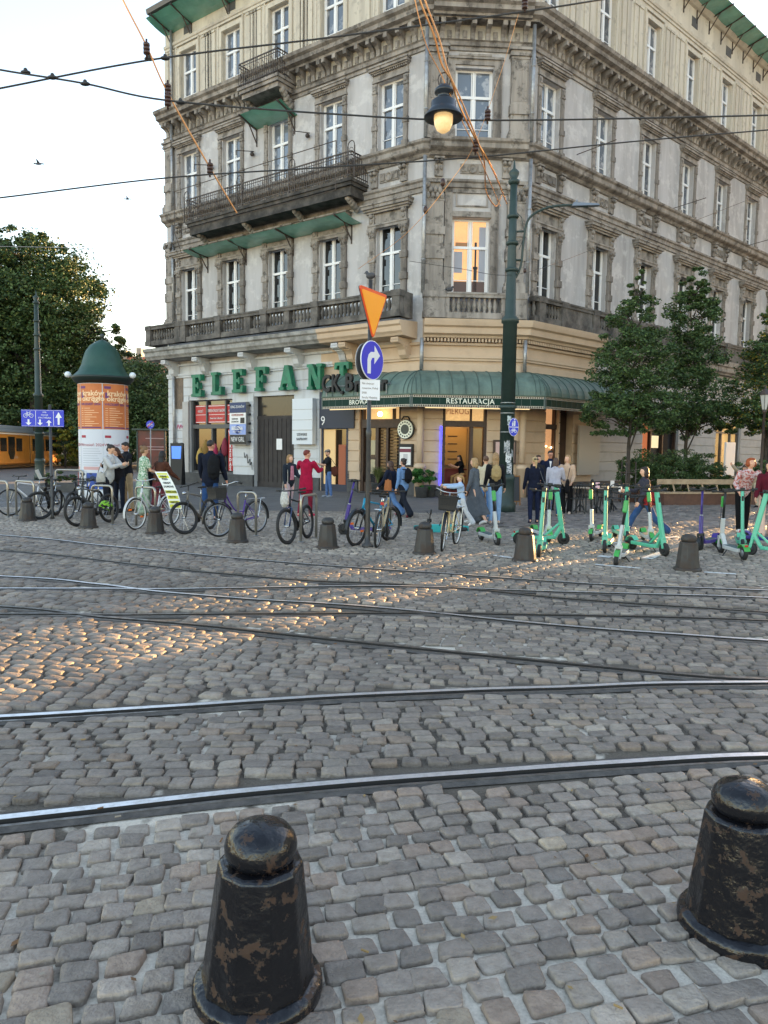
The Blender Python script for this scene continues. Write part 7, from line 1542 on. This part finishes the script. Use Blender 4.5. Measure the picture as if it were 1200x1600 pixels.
def limb(mb, pts, rad, n=12, xh=Vector((1, 0, 0))):
    """closed tapered tube with elliptical sections; rad = [(a, b)], a along xh"""
    pts = [Vector(p) for p in pts]; k = len(pts); vs = []
    for i, p in enumerate(pts):
        t = (pts[min(i+1, k-1)]-pts[max(i-1, 0)]).normalized(); a = xh-t*xh.dot(t)
        if a.length < .2: a = Vector((0, -1, 0))-t*(-t.y)
        a.normalize(); b = t.cross(a); ra, rb = rad[i] if isinstance(rad[i], tuple) else (rad[i], rad[i])
        for j in range(n): q = 2*PI*j/n; vs.append(p+a*(ra*math.cos(q))+b*(rb*math.sin(q)))
    fs = [(i*n+j, i*n+(j+1) % n, (i+1)*n+(j+1) % n, (i+1)*n+j) for i in range(k-1) for j in range(n)]+[tuple(range(n-1, -1, -1)), tuple((k-1)*n+j for j in range(n))]
    mb.add(vs, fs)
    for e in (0, k-1):
        r_ = rad[e] if isinstance(rad[e], tuple) else (rad[e],)*2; mb.sph(pts[e], min(r_)*.99, n, 6)
M_eye = mat('eye_dark', (.02, .012, .01), .2); M_eyew = mat('eye_white', (.6, .58, .55), .3); M_lip = pm('lips', '#a0524a', .5)
def skin(h): return pm('skin'+h, h, .5, col2=tuple(q*.86 for q in hexc(h)), scale=30)
def cloth(h, h2=None, sc=14, thr=(.35, .65)): return mat('cloth'+h+(h2 or ''), hexc(h), .85, col2=hexc(h2) if h2 else tuple(q*.75 for q in hexc(h)), scale=sc, thr=thr, bump=.25, bscale=40, spec=.2)
def dirv(f, out, side):     # direction pointing down, swung forward by f, outward by out (radians)
    return Vector((side*math.sin(out), -math.sin(f)*math.cos(out), -math.cos(f)*math.cos(out)))
def person(label, px, h, head=0, legs=(0, 0, 0, 0), armR=(5, 8, 15, 0), armL=(5, 8, 15, 0), lean=2, look=(0, 5), top='#222222', top2=None, bottom='#223044', bottom2=None, skincol='#d9a988', hair='#3a2618', style='short', sleeve=1.0, wear='trousers', shoes='#222222', wide=1.0, loc=None, group='people in the square', topk='jacket', hem=.0, tsc=14, tthr=(.35, .65), sit=None, roll=0):
    s = h/1.75; loc = loc if loc is not None else gp(*px); R = math.radians
    root = empty('person', loc, R(head)); tag(root, label, 'person', group)
    female = style in ('long', 'bun', 'pony', 'bob', 'child'); sw = (.17 if female else .2)*wide
    # legs: thigh forward and knee bend of right (-x) and left (+x)
    J = {}
    for sd_, f, k in ((-1, legs[0], legs[1]), (1, legs[2], legs[3])):
        hp_ = Vector((.09*sd_, 0, 0)); kn = hp_+dirv(R(f), .04, sd_)*.44; an = kn+dirv(R(f-k), .0, sd_)*.42; J[sd_] = [hp_, kn, an, f-k]
    zmin = min(J[-1][2].z, J[1][2].z); pz = (.085-zmin) if sit is None else sit
    up_ = Vector((0, 0, pz))
    for q in (-1, 1): J[q][:3] = [p+up_ for p in J[q][:3]]
    L_ = R(lean); ly = Vector((math.sin(R(roll)), -math.sin(L_), math.cos(L_))).normalized(); pel = Vector((0, 0, pz+.03)); waist = pel+ly*.17; chest = pel+ly*.38; shc = pel+ly*.49; neck = pel+ly*.535
    hl = Vector((ly.x*.5, ly.y*.6-.02, 1)).normalized(); hc = neck+hl*.155
    Mh = Matrix.Translation(hc) @ Matrix.Rotation(R(look[0]), 4, 'Z') @ Matrix.Rotation(R(look[1]), 4, 'X')
    A = {}
    for sd_, (f, o_, e, inw) in ((-1, armR), (1, armL)):
        sh = shc+Vector((sw*sd_, 0, -.03)); el = sh+dirv(R(f)+L_, R(o_), sd_)*.29; d2 = dirv(R(f+e)+L_, R(o_-inw), sd_); wr = el+d2*.25; hd = wr+d2*.085; A[sd_] = [sh, el, wr, hd, d2]
    # ------------ body: one continuous surface
    b = MB(); g = .93
    limb(b, [pel-ly*.06, pel+ly*.04, waist, chest, shc-ly*.02, shc+ly*.03], [(.13*wide, .1), (.15*wide, .11), (.12*wide, .085), (.15*wide, .1), (sw*.92, .085), (.07, .06)], 14)
    limb(b, [shc, neck, hc-hl*.04], [.058, .052, .05], 10)
    for sd_ in (-1, 1):
        sh, el, wr, hd, d2 = A[sd_]; limb(b, [sh, sh.lerp(el, .5), el, el.lerp(wr, .4), wr], [.048, .043, .036, .036, .024], 10); limb(b, [wr, wr.lerp(hd, .6), hd], [(.024, .022), (.02, .04), (.016, .038)], 8)
        hp_, kn, an, fa = J[sd_]; limb(b, [hp_, hp_.lerp(kn, .45), kn, kn.lerp(an, .35), an], [.08, .07, .052, .052, .034], 10)
        ft = Vector((0, -math.cos(R(fa)*.5), -.32+math.sin(R(max(-50, min(30, fa))))*.75)); ft = ft.normalized(); limb(b, [an-Vector((0, -.03, .03)), an+Vector((0, -.05, -.045)), an+ft*.17], [.034, .034, .026], 8)
    def hs(c, r, n=14, m=10):
        k0 = len(b.v); b.sph(c, r, n, m); b.v[k0:] = [tuple(Mh @ Vector(v)) for v in b.v[k0:]]
    hs((0, 0, .02), (.075, .094, .1)); hs((0, -.025, -.045), (.054, .062, .062)); hs((0, -.05, -.082), (.026, .024, .022)); hs((0, -.1, -.012), (.012, .02, .024)); hs((0, -.085, .015), (.012, .014, .03)); hs((0, -.085, .035), (.05, .012, .012)); hs((-.035, -.068, -.025), (.022, .02, .02)); hs((.035, -.068, -.025), (.022, .02, .02))
    for q in (-1, 1): hs((.077*q, .008, -.002), (.01, .02, .03))
    x = MB()
    def hx(c, r, mi): k0 = len(x.v); x.mi = mi; x.sph(c, r, 8, 6); x.v[k0:] = [tuple(Mh @ Vector(v)) for v in x.v[k0:]]; x.mi = 0
    for q in (-1, 1): hx((.031*q, -.083, .006), (.014, .008, .007), 2); hx((.031*q, -.089, .006), (.007, .005, .007), 1); hx((.031*q, -.09, .028), (.018, .006, .004), 1)
    hx((0, -.093, -.05), (.022, .008, .007), 3)
    for sd_ in (-1, 1):
        sh, el, wr, hd, d2 = A[sd_]; side = Vector((1, 0, 0))-d2*d2.x; side.normalize(); nrm = d2.cross(side)
        lat = nrm if abs(d2.z) > .5 else side
        lat = Vector((0, 1, 0))-d2*d2.y if abs(d2.y) < .7 else Vector((0, 0, 1))-d2*d2.z; lat.normalize(); curl = lat.cross(d2); curl = curl if curl.x*sd_ < 0 else -curl
        for i, (o_, ln) in enumerate(((-.03, .062), (-.01, .072), (.01, .068), (.028, .052))):
            p0 = hd+lat*o_-d2*.012; p1 = p0+d2*ln*.5+curl*.008; p2 = p1+d2*ln*.35+curl*ln*.35; p3 = p2+d2*ln*.12+curl*ln*.3; x.tube([p0, p1, p2, p3], [.0095, .009, .008, .006], 6)
        p0 = wr.lerp(hd, .35)-lat*.022; x.tube([p0, p0-lat*.025+d2*.02+curl*.012, p0-lat*.03+d2*.05+curl*.025], [.011, .01, .007], 6)
    remesh('body', b, None, root, .0125, 2, x, [skin(skincol), M_eye, M_eyew, M_lip])
    # ------------ clothes
    tm = cloth(top, top2, tsc, tthr); b = MB(); e = .022 if topk in ('jacket', 'coat', 'hoodie') else .012
    bot = hem
    P = [pel-ly*(.06+bot), pel+ly*.03, waist, chest, shc-ly*.02, shc+ly*.028]
    limb(b, P, [((.15+bot*.12)*wide+e, .115+e), (.155*wide+e, .115+e), (.13*wide+e, .095+e), (.155*wide+e, .108+e), (sw*.95+e, .09+e*.8), (.066+e, .058+e)], 16)
    if topk == 'hoodie' or topk == 'coat': limb(b, [neck+Vector((-.06, .06, -.03)), neck+Vector((0, .1, -.01)), neck+Vector((.06, .06, -.03))], [.035, .045, .035], 8)
    if topk == 'jacket': limb(b, [shc, neck+hl*.015], [.07, .062], 10)
    for sd_ in (-1, 1):
        sh, el, wr, hd, d2 = A[sd_]
        if sleeve >= 1: limb(b, [sh, sh.lerp(el, .5), el, el.lerp(wr, .5), wr-d2*.01], [.058+e*.8, .05+e, .043+e, .038+e, .032+e*.6], 10)
        elif sleeve > 0: limb(b, [sh, sh.lerp(el, sleeve)], [.06+e, .052+e], 10)
    remesh('top', b, tm, root, .0145, 2)
    bm_ = cloth(bottom, bottom2, 10); b = MB()
    if wear in ('trousers', 'wideleg'):
        w1 = .0 if wear == 'trousers' else .035
        limb(b, [pel-ly*.03, pel+ly*.07], [(.155*wide, .118), (.15*wide, .11)], 14)
        for sd_ in (-1, 1):
            hp_, kn, an, fa = J[sd_]; limb(b, [hp_+Vector((0, 0, .02)), hp_.lerp(kn, .45), kn, kn.lerp(an, .5), an+Vector((0, 0, -.02 if w1 else .01))], [.096, .084, .066+w1*.4, .06+w1*.8, .052+w1*1.5], 12)
    elif wear in ('skirt', 'dress'):
        mk = (J[-1][1]+J[1][1])/2; ma = (J[-1][2]+J[1][2])/2; en = mk.lerp(ma, .75); spread = abs(J[-1][2].y-J[1][2].y)*.45+.16
        limb(b, [pel+ly*.12, pel, mk.lerp(pel, .4), mk, en], [(.135, .105), (.165, .13), (.175, .15+spread*.25), (.18, spread*.8), (.19, spread)], 18)
    if wear == 'shorts': pass
    remesh('trousers' if wear in ('trousers', 'wideleg') else 'skirt', b, bm_, root, .015, 2)
    b = MB()
    for sd_ in (-1, 1):
        hp_, kn, an, fa = J[sd_]; ft = Vector((0, -math.cos(R(fa)*.5), -.3+math.sin(R(max(-50, min(30, fa))))*.75)).normalized()
        b.tube([an+Vector((0, .045, -.045)), an+Vector((0, .0, -.04)), an+ft*.1+Vector((0, 0, -.012)), an+ft*.175+Vector((0, 0, -.01)), an+ft*.2+Vector((0, 0, -.012))], [.036, .044, .043, .038, .022], 10)
    b.build('shoes', cloth(shoes), root)
    # ------------ hair
    hm_ = mat('hair'+hair, hexc(hair), .5, col2=tuple(q*.55 for q in hexc(hair)), scale=40, bump=.5, bscale=60); b = MB()
    def hh(c, r, n=12, m=9): k0 = len(b.v); b.sph(c, r, n, m); b.v[k0:] = [tuple(Mh @ Vector(v)) for v in b.v[k0:]]
    hh((0, .016, .04), (.083, .094, .092)); hh((0, -.035, .09), (.06, .05, .035))
    if style in ('long', 'bob'):
        L2 = .33 if style == 'long' else .14
        hh((0, .045, -.02), (.085, .07, .1)); hh((0, .06, -.02-L2*.5), (.085, .045, L2*.6)); hh((-.07, .01, -.05), (.025, .045, .09)); hh((.07, .01, -.05), (.025, .045, .09))
        if style == 'long': hh((0, .075, -.08-L2*.75), (.075, .035, L2*.45))
    elif style in ('pony', 'child'):
        hh((0, .105, .055), (.035, .035, .035)); hh((0, .13, -.03), (.033, .03, .1)); hh((0, .135, -.11), (.022, .022, .09))
    elif style == 'bun': hh((0, .1, .075), (.045, .04, .042)); hh((0, .05, -.02), (.075, .06, .06))
    elif style == 'fluffy': hh((0, .03, .03), (.105, .1, .1)); hh((-.08, .01, -.02), (.04, .06, .07)); hh((.08, .01, -.02), (.04, .06, .07)); hh((0, -.05, .085), (.07, .045, .035))
    remesh('hair', b, hm_, root, .012, 1)
    if style == 'cap':
        b = MB(Mh); b.sph((0, .005, .085), (.098, .112, .05), 14, 8); b.add([(-.065, -.08, .075), (.065, -.08, .075), (.045, -.15, .06), (-.045, -.15, .06), (-.065, -.08, .088), (.065, -.08, .088), (.045, -.15, .068), (-.045, -.15, .068)], [(0, 1, 2, 3), (7, 6, 5, 4), (2, 6, 7, 3), (0, 3, 7, 4), (1, 5, 6, 2)]); b.build('cap', cloth('#8a8078'), root)
    root.scale = (s, s, s)
    root['_x'] = 0; del root['_x']
    W = Matrix.Translation(loc) @ Matrix.Rotation(R(head), 4, 'Z') @ Matrix.Scale(s, 4)
    return dict(root=root, W=W, J=J, A=A, pel=pel, chest=chest, shc=shc, neck=neck, Mh=Mh, ly=ly, s=s, sw=sw)
def bag(p, name, label, cat, pts, mt, loc, extra=None, rz=0):
    """free-standing thing at a point given in the person's own space"""
    c = p['W'] @ Vector(loc); r = empty(name, c, p['root'].rotation_euler.z+rz, p['s']); tag(r, label, cat); return r
def backpack(p, label, col, w=.28, h=.4, flap='#222222'):
    c = p['chest']+Vector((0, .2, -.06)); r = bag(p, 'backpack', label, 'backpack', None, None, c); m = cloth(col)
    b = MB(); limb(b, [(0, 0, -h*.5), (0, .02, -h*.2), (0, .01, h*.2), (0, -.01, h*.48)], [(w*.42, .06), (w*.5, .085), (w*.48, .075), (w*.3, .04)], 14); remesh('bag_body', b, m, r, .014, 1)
    b = MB(); limb(b, [(0, .085, -h*.33), (0, .085, -h*.02)], [(w*.33, .03), (w*.33, .03)], 12); remesh('front_pocket', b, m, r, .012, 1)
    for q in (-1, 1): b = MB(); b.tube(spline([(q*.08, -.02, h*.45), (q*.1, -.2, h*.42), (q*.13, -.31, h*.1), (q*.13, -.2, -h*.25), (q*.1, -.03, -h*.35)], 4), .014, 6); b.build('strap', cloth(flap), r)
    return r
def handbag(p, label, loc, size, col, name='shoulder_bag', strap=True, col2=None, shoulder=1, st=None):
    r = bag(p, name, label, 'bag', None, None, loc); w, d_, h = size
    b = MB(); limb(b, [(0, 0, -h*.5), (0, 0, -h*.1), (0, 0, h*.5)], [(d_*.5, w*.5), (d_*.55, w*.52), (d_*.3, w*.42)], 12); remesh('bag_body', b, cloth(col, col2), r, .012, 1)
    if strap:
        top_ = (p['shc']+Vector((p['sw']*.6*shoulder, 0, .05)))-Vector(loc); b = MB(); 
        b.tube(spline([(0, -w*.35, h*.4), tuple(top_*.5+Vector((0, -.11, 0))), tuple(top_), tuple(top_*.5+Vector((0, .12, 0))), (0, w*.35, h*.4)], 4), .009, 5); b.build('strap', cloth(st or '#2a2624'), r)
    return r
def phone(p, label, sd_, col='#111111'):
    hd = p['A'][sd_][3]; r = bag(p, 'phone', label, 'phone', None, None, hd+p['A'][sd_][4]*.04+Vector((-.015*sd_, 0, .02))); b = MB(); b.box((-.037, -.006, -.06), (.037, .006, .07)); b.build('phone_case', pm('phone'+col, col, .3), r, bevel=.004); b = MB(); b.box((-.033, .0065, -.055), (.033, .008, .065)); b.build('screen', M_dgl, r)
# --- group by the advertising column
p = person('person in a white jacket with dark hair in a bun, looking at a phone', (170, 805), 1.79, 72, (2, 4, -3, 2), (35, 5, 65, 25), (38, 5, 62, 25), 8, (5, 22), '#bfc1c2', '#a9abad', '#23252e', None, '#dcae90', '#2b1f18', 'bun', topk='hoodie')
handbag(p, 'pale grey leather shoulder bag on the hip of the person in the white jacket', (-.2, .06, .95), (.26, .13, .24), '#b4b2aa', shoulder=-1, st='#8c8a84'); phone(p, 'dark phone held by the person in the white jacket', 1)
p = person('person in dark clothes with long reddish hair looking down and laughing', (187, 801), 1.72, -25, (2, 2, 0, 2), (38, 2, 60, 20), (30, 5, 50, 25), 8, (-10, 28), '#17181c', '#232228', '#1d2434', None, '#d8a488', '#4a2a1c', 'long')
handbag(p, 'small dark crossbody bag in front of the laughing person', (-.02, -.19, 1.0), (.2, .09, .2), '#26282b', shoulder=1)
p = person('tall person in a dark jacket and khaki trousers beside the laughing person', (200, 799), 1.86, -48, (4, 4, -4, 2), (12, 6, 25, 0), (20, 5, 40, 10), 3, (-8, 18), '#14161c', '#1d2028', '#b09a7c', '#9a8668', '#c98f74', '#1c1512', 'short')
p = person('person in a green and white patterned dress with fair hair tied back', (224, 806), 1.76, 128, (4, 4, -3, 3), (15, 6, 60, 20), (20, 6, 60, 20), 4, (8, 12), '#6f9a78', '#d6ddcf', '#5f8a68', '#c9d4c2', '#d8a88a', '#8a6a48', 'bun', sleeve=.6, wear='dress', shoes='#b08a70', topk='shirt', tsc=26, tthr=(.48, .54))
p = person('person with long black braids in a brown leather jacket and patterned maroon skirt', (248, 806), 1.66, 150, (6, 8, -4, 4), (15, 8, 30, 5), (22, 10, 45, 10), 14, (20, 10), '#5a382c', '#452a20', '#3a1820', '#7a3a42', '#5a3826', '#0c0a0a', 'long', wear='skirt', shoes='#caa890')
handbag(p, 'dark slouchy shoulder bag beside the person in the brown leather jacket', (.28, .05, .98), (.34, .17, .34), '#22232a', shoulder=1)
# --- at the bazaar
p = person('broad shouldered person in a navy blazer and jeans seen from behind', (329, 812), 1.92, 166, (5, 5, -8, 6), (5, 8, 12, 0), (8, 9, 20, 0), 3, (-20, 5), '#0f1524', '#151c2e', '#2c4a78', '#24406a', '#c9907a', '#2a2420', 'short', wide=1.18, shoes='#1c1c20', topk='jacket', hem=.08)
c = p['W'] @ (p['chest']+Vector((-.3, .06, -.15))); 
backpack(dict(p, chest=p['chest']+Vector((-.17, -.02, -.08))), 'black rucksack slung over the left side of the navy blazer', '#14161a', .3, .5)
# --- in front of the gate
p = person('person with short blond hair, dark cardigan, pink top and pale trousers', (452, 801), 1.6, 42, (14, 6, -10, 8), (4, 8, 14, 0), (20, 6, 55, 15), 2, (15, 0), '#1e2630', '#28303a', '#c9b4bc', '#b9a4ac', '#dcae94', '#a8804e', 'bob', shoes='#a9c0d4')
b_ = MB(); limb(b_, [(0, -.128, 0), (0, -.135, -.22), (0, -.13, -.42)], [(.055, .012), (.07, .012), (.08, .012)], 10); r_ = remesh('blouse_front', b_, cloth('#c98a9a', '#b07080'), p['root'], .01, 1); r_.location = p['shc']-Vector((0, 0, .02))
handbag(p, 'round white patterned tote bag carried by the person in the dark cardigan', (-.26, -.12, .46), (.34, .2, .38), '#e2e0d8', 'tote_bag', True, '#b9b4a6', -1, '#c9c5b8')
p = person('person with short red hair in a long magenta hooded coat holding out an arm', (478, 807), 1.72, 152, (6, 4, -8, 6), (40, 8, 60, 20), (62, 38, 12, 0), 3, (-30, 0), '#a8163e', '#8e1234', '#8a2038', '#601828', '#d9a488', '#7a2a18', 'short', shoes='#d83a62', topk='coat', hem=.2, wide=1.1)
phone(p, 'black phone in the outstretched hand of the person in the magenta coat', 1)
p = person('bearded person in a grey flat cap, black t-shirt and blue jeans using a phone', (513, 777), 1.74, -72, (4, 4, -4, 3), (35, 4, 68, 25), (38, 4, 62, 25), 2, (0, 18), '#15161a', '#1e2024', '#56709c', '#4a6490', '#d0a086', '#3a2a20', 'cap', sleeve=.7, shoes='#8a8f98', topk='shirt', wide=1.12)
b_ = MB(p['Mh']); b_.sph((0, -.07, -.07), (.05, .035, .05), 10, 8); b_.build('beard', pm('beard', '#3a2a20', .9), p['root']); phone(p, 'phone held by the person in the flat cap', -1)
handbag(p, 'brown leather bag hanging behind the person in the flat cap', (.12, .2, 1.0), (.3, .14, .3), '#5a3024', shoulder=1)
# --- crossing towards the entrance
p = person('person with very long brown hair, navy jacket and jeans striding to the left', (612, 806), 1.53, -128, (28, 8, -24, 22), (-12, 10, 14, 0), (14, 8, 20, 0), 7, (0, 5), '#151a2a', '#1c2338', '#5f7ea8', '#4f6e98', '#d0a088', '#4a3024', 'long', wear='wideleg', shoes='#22242c')
handbag(p, 'tan orange shoulder bag between the two striding people', (.27, .05, .95), (.28, .12, .34), '#a86a40', shoulder=1)
p = person('person in a light denim shirt and dark trousers with dark tied hair', (630, 808), 1.58, -138, (22, 6, -20, 18), (10, 10, 25, 0), (-8, 9, 16, 0), 3, (0, 0), '#6f8fb8', '#5f7fa8', '#161a24', '#1e222c', '#c99a80', '#2a1a14', 'bun', wear='wideleg', shoes='#7a3038', topk='shirt')
backpack(p, 'black backpack worn over the light denim shirt', '#14151a', .28, .38)
# --- seated inside
ws = FC @ Vector((1.75, .62, 0)); p = person('person in a black t-shirt and beige trousers sitting at the bar inside the lit doorway', None, 1.66, -62, (78, 75, 70, 72), (38, 5, 60, 20), (40, 5, 60, 20), 12, (0, 20), '#0f0f12', None, '#b08a5c', '#9a764c', '#c08e6e', '#120d0a', 'long', sleeve=.6, shoes='#2a2a2a', topk='shirt', loc=ws+Vector((0, 0, .0)), sit=.9)
b_ = MB(); b_.lathe([(.2, .78), (.2, .82)], n=16); o_ = empty('bar_stool', ws); tag(o_, 'red bar stool under the person sitting inside the doorway', 'stool'); b_.build('seat', pm('stool_red', '#7a2a22'), o_)
for k in range(4): b2 = MB(); a = k*PI/2+.7; b2.bar((.12*math.cos(a), .12*math.sin(a), .78), (.2*math.cos(a), .2*math.sin(a), .03), .03, .03); b2.build('leg', pm('stool_red', '#7a2a22'), o_)
# --- child and companions
p = person('child in a pale denim jacket and white flared trousers reaching to the left', (720, 823), 1.2, -78, (10, 4, -20, 14), (80, 6, 8, 6), (74, 8, 10, 6), 6, (0, 5), '#a9c0dc', '#98b0cc', '#c5c8cc', '#b5b8bc', '#e0b498', '#b08a54', 'child', wear='wideleg', shoes='#e6e2e0', topk='jacket')
p = person('person in a long grey-blue dress with fair shoulder length hair walking left', (742, 819), 1.6, -118, (14, 8, -16, 14), (4, 8, 14, 0), (2, 8, 12, 0), 5, (0, 4), '#5a6068', '#4c525a', '#545a62', '#474c54', '#d8aa90', '#b09064', 'bob', wear='dress', shoes='#d8d6d2', topk='shirt')
p = person('person in a cream cardigan and blue jeans half hidden behind the beige backpack', (757, 812), 1.63, 168, (3, 4, -4, 4), (4, 8, 14, 0), (4, 8, 14, 0), 2, (0, 0), '#c9bea4', '#b8ac92', '#5f86b8', '#4f76a8', '#d8a88a', '#6a4a34', 'short', shoes='#9aa0a8')
p = person('person with very long fair hair, black top and light blue jeans seen from behind', (772, 818), 1.72, 178, (4, 3, -5, 4), (2, 9, 14, 0), (2, 9, 14, 0), 2, (0, 0), '#191a1f', '#222328', '#8aaad0', '#7a9ac0', '#d8a88a', '#a8865c', 'long', shoes='#d9d6d0', topk='shirt')
backpack(p, 'small beige backpack on the person with very long fair hair', '#a48e64', .26, .34, '#8a7650')
# --- group by the second lit window
p = person('person in navy with a fair ponytail and black hair bow, seen from behind', (833, 817), 1.63, 176, (4, 3, -10, 6), (2, 10, 14, 0), (4, 8, 12, 0), 2, (10, 0), '#0f1424', '#161c30', '#141a30', '#1c2440', '#d8a88a', '#c4a878', 'pony', shoes='#20264a', wide=1.1, topk='shirt')
b_ = MB(p['Mh']); b_.sph((-.035, .13, .06), (.035, .015, .022)); b_.sph((.035, .13, .06), (.035, .015, .022)); b_.sph((0, .13, .06), (.012, .018, .014)); b_.build('hair_bow', M_blk, p['root'])
handbag(p, 'large grey shoulder bag of the person with the black hair bow', (-.3, .03, .88), (.34, .14, .36), '#6c7074', shoulder=-1, st='#5a5e62')
person('person with brown hair facing the square behind the navy ponytail group', (838, 797), 1.66, 20, (2, 2, -2, 2), (5, 6, 15, 0), (5, 6, 15, 0), 2, (10, 5), '#2a2a30', None, '#2a2a30', None, '#d2a08a', '#4a3020', 'short')
p = person('person in a navy suit, white shirt and glasses facing the square', (857, 797), 1.8, -6, (2, 2, -2, 2), (5, 8, 20, 0), (20, 6, 60, 20), 2, (8, 8), '#141c34', '#1b2440', '#141a2c', None, '#c48c74', '#1c1614', 'short', wide=1.12)
b_ = MB(); b_.add([(-.035, -.128, 0), (.035, -.128, 0), (0, -.14, -.24), (-.035, -.11, 0), (.035, -.11, 0), (0, -.12, -.24)], [(0, 1, 2), (5, 4, 3), (0, 2, 5, 3), (1, 4, 5, 2)]); o_ = b_.build('shirt_front', cloth('#e4e6ea'), p['root']); o_.location = p['shc']+Vector((0, 0, .01))
b_ = MB(p['Mh']); 
for q in (-1, 1): b_.tube([(.033*q+.022*math.cos(t*PI/6), -.102, .006+.017*math.sin(t*PI/6)) for t in range(13)], .0028, 4)
b_.tube([(-.012, -.102, .008), (.012, -.102, .008)], .0028, 4); b_.build('glasses', M_blk, p['root'])
p = person('person in a pale lilac grey hoodie with short brown hair, back to the square', (865, 807), 1.6, 152, (4, 3, -4, 4), (20, 6, 50, 15), (6, 8, 20, 0), 4, (10, 5), '#b4b2bc', '#a4a2ae', '#3a5a86', '#2f4c76', '#d8a88a', '#5a4234', 'bob', topk='hoodie', wide=1.15)
p = person('person with fair hair in a beige cardigan holding a hand to the ear', (884, 803), 1.68, -24, (3, 3, -3, 3), (50, 14, 118, 10), (6, 7, 40, 10), 2, (-12, 0), '#c4a890', '#b49880', '#141418', None, '#dcae94', '#b8946a', 'long', wear='wideleg', shoes='#e0c8b8')
handbag(p, 'shiny black bag carried in front of the beige cardigan', (.06, -.22, .86), (.3, .14, .34), '#18181c', shoulder=1)
# --- walking with the red bag
p = person('person with dark bobbed hair, grey jacket and wide blue jeans striding left', (1006, 836), 1.56, -92, (32, 4, -26, 24), (26, 8, 62, 10), (8, 8, 20, 0), 4, (0, 3), '#3c3c46', '#32323c', '#34527e', '#2a4670', '#dcae94', '#2a1a16', 'bob', wear='wideleg', shoes='#c9c6c0')
handbag(p, 'red and black tote bag on the arm of the striding person in the grey jacket', (.22, .06, .92), (.34, .1, .34), '#a02a2c', 'tote_bag', True, '#1c1a1e', 1, '#5a1c20')
hd = p['A'][-1][3]+p['A'][-1][4]*.04; r_ = bag(p, 'coffee_cup', 'white takeaway coffee cup held by the striding person', 'cup', None, None, hd+Vector((.02, -.02, .0))); r_['category'] = 'cup'; b_ = MB(); b_.lathe([(.028, -.05), (.038, .06)], n=14); b_.build('cup', M_white, r_); b_ = MB(); b_.lathe([(.041, .06), (.041, .07), (.034, .082)], n=14); b_.build('lid', M_white, r_)
# --- right edge
p = person('person with glowing ginger hair in a floral shirt and black trousers leaning forward', (1158, 832), 1.72, -6, (8, 3, -2, 3), (-8, 24, 35, 30), (16, 8, 38, 10), 20, (8, -6), '#c9b8b8', '#a85a50', '#0f1014', None, '#dca98c', '#a8501c', 'fluffy', topk='shirt', tsc=20, tthr=(.46, .54), shoes='#e4e2dc', roll=6)
p = person('person in a beige sweater and pale trousers bending over behind the floral shirt', (1175, 793), 1.7, -58, (10, 6, -6, 6), (60, 6, 10, 0), (60, 6, 10, 0), 58, (0, 30), '#a89a88', '#988a78', '#b4a894', '#a49884', '#d0a088', '#3a2a20', 'short', shoes='#1c1c20', wide=1.1)
p = person('person in a maroon top and pale pink trousers cut off by the right edge', (1196, 838), 1.62, -28, (10, 4, -10, 8), (8, 8, 20, 0), (8, 8, 20, 0), 3, (0, 0), '#5a1424', '#4a1020', '#d8b8a8', '#c8a898', '#d8a88a', '#1a1010', 'long', wear='wideleg', shoes='#1c1c20')
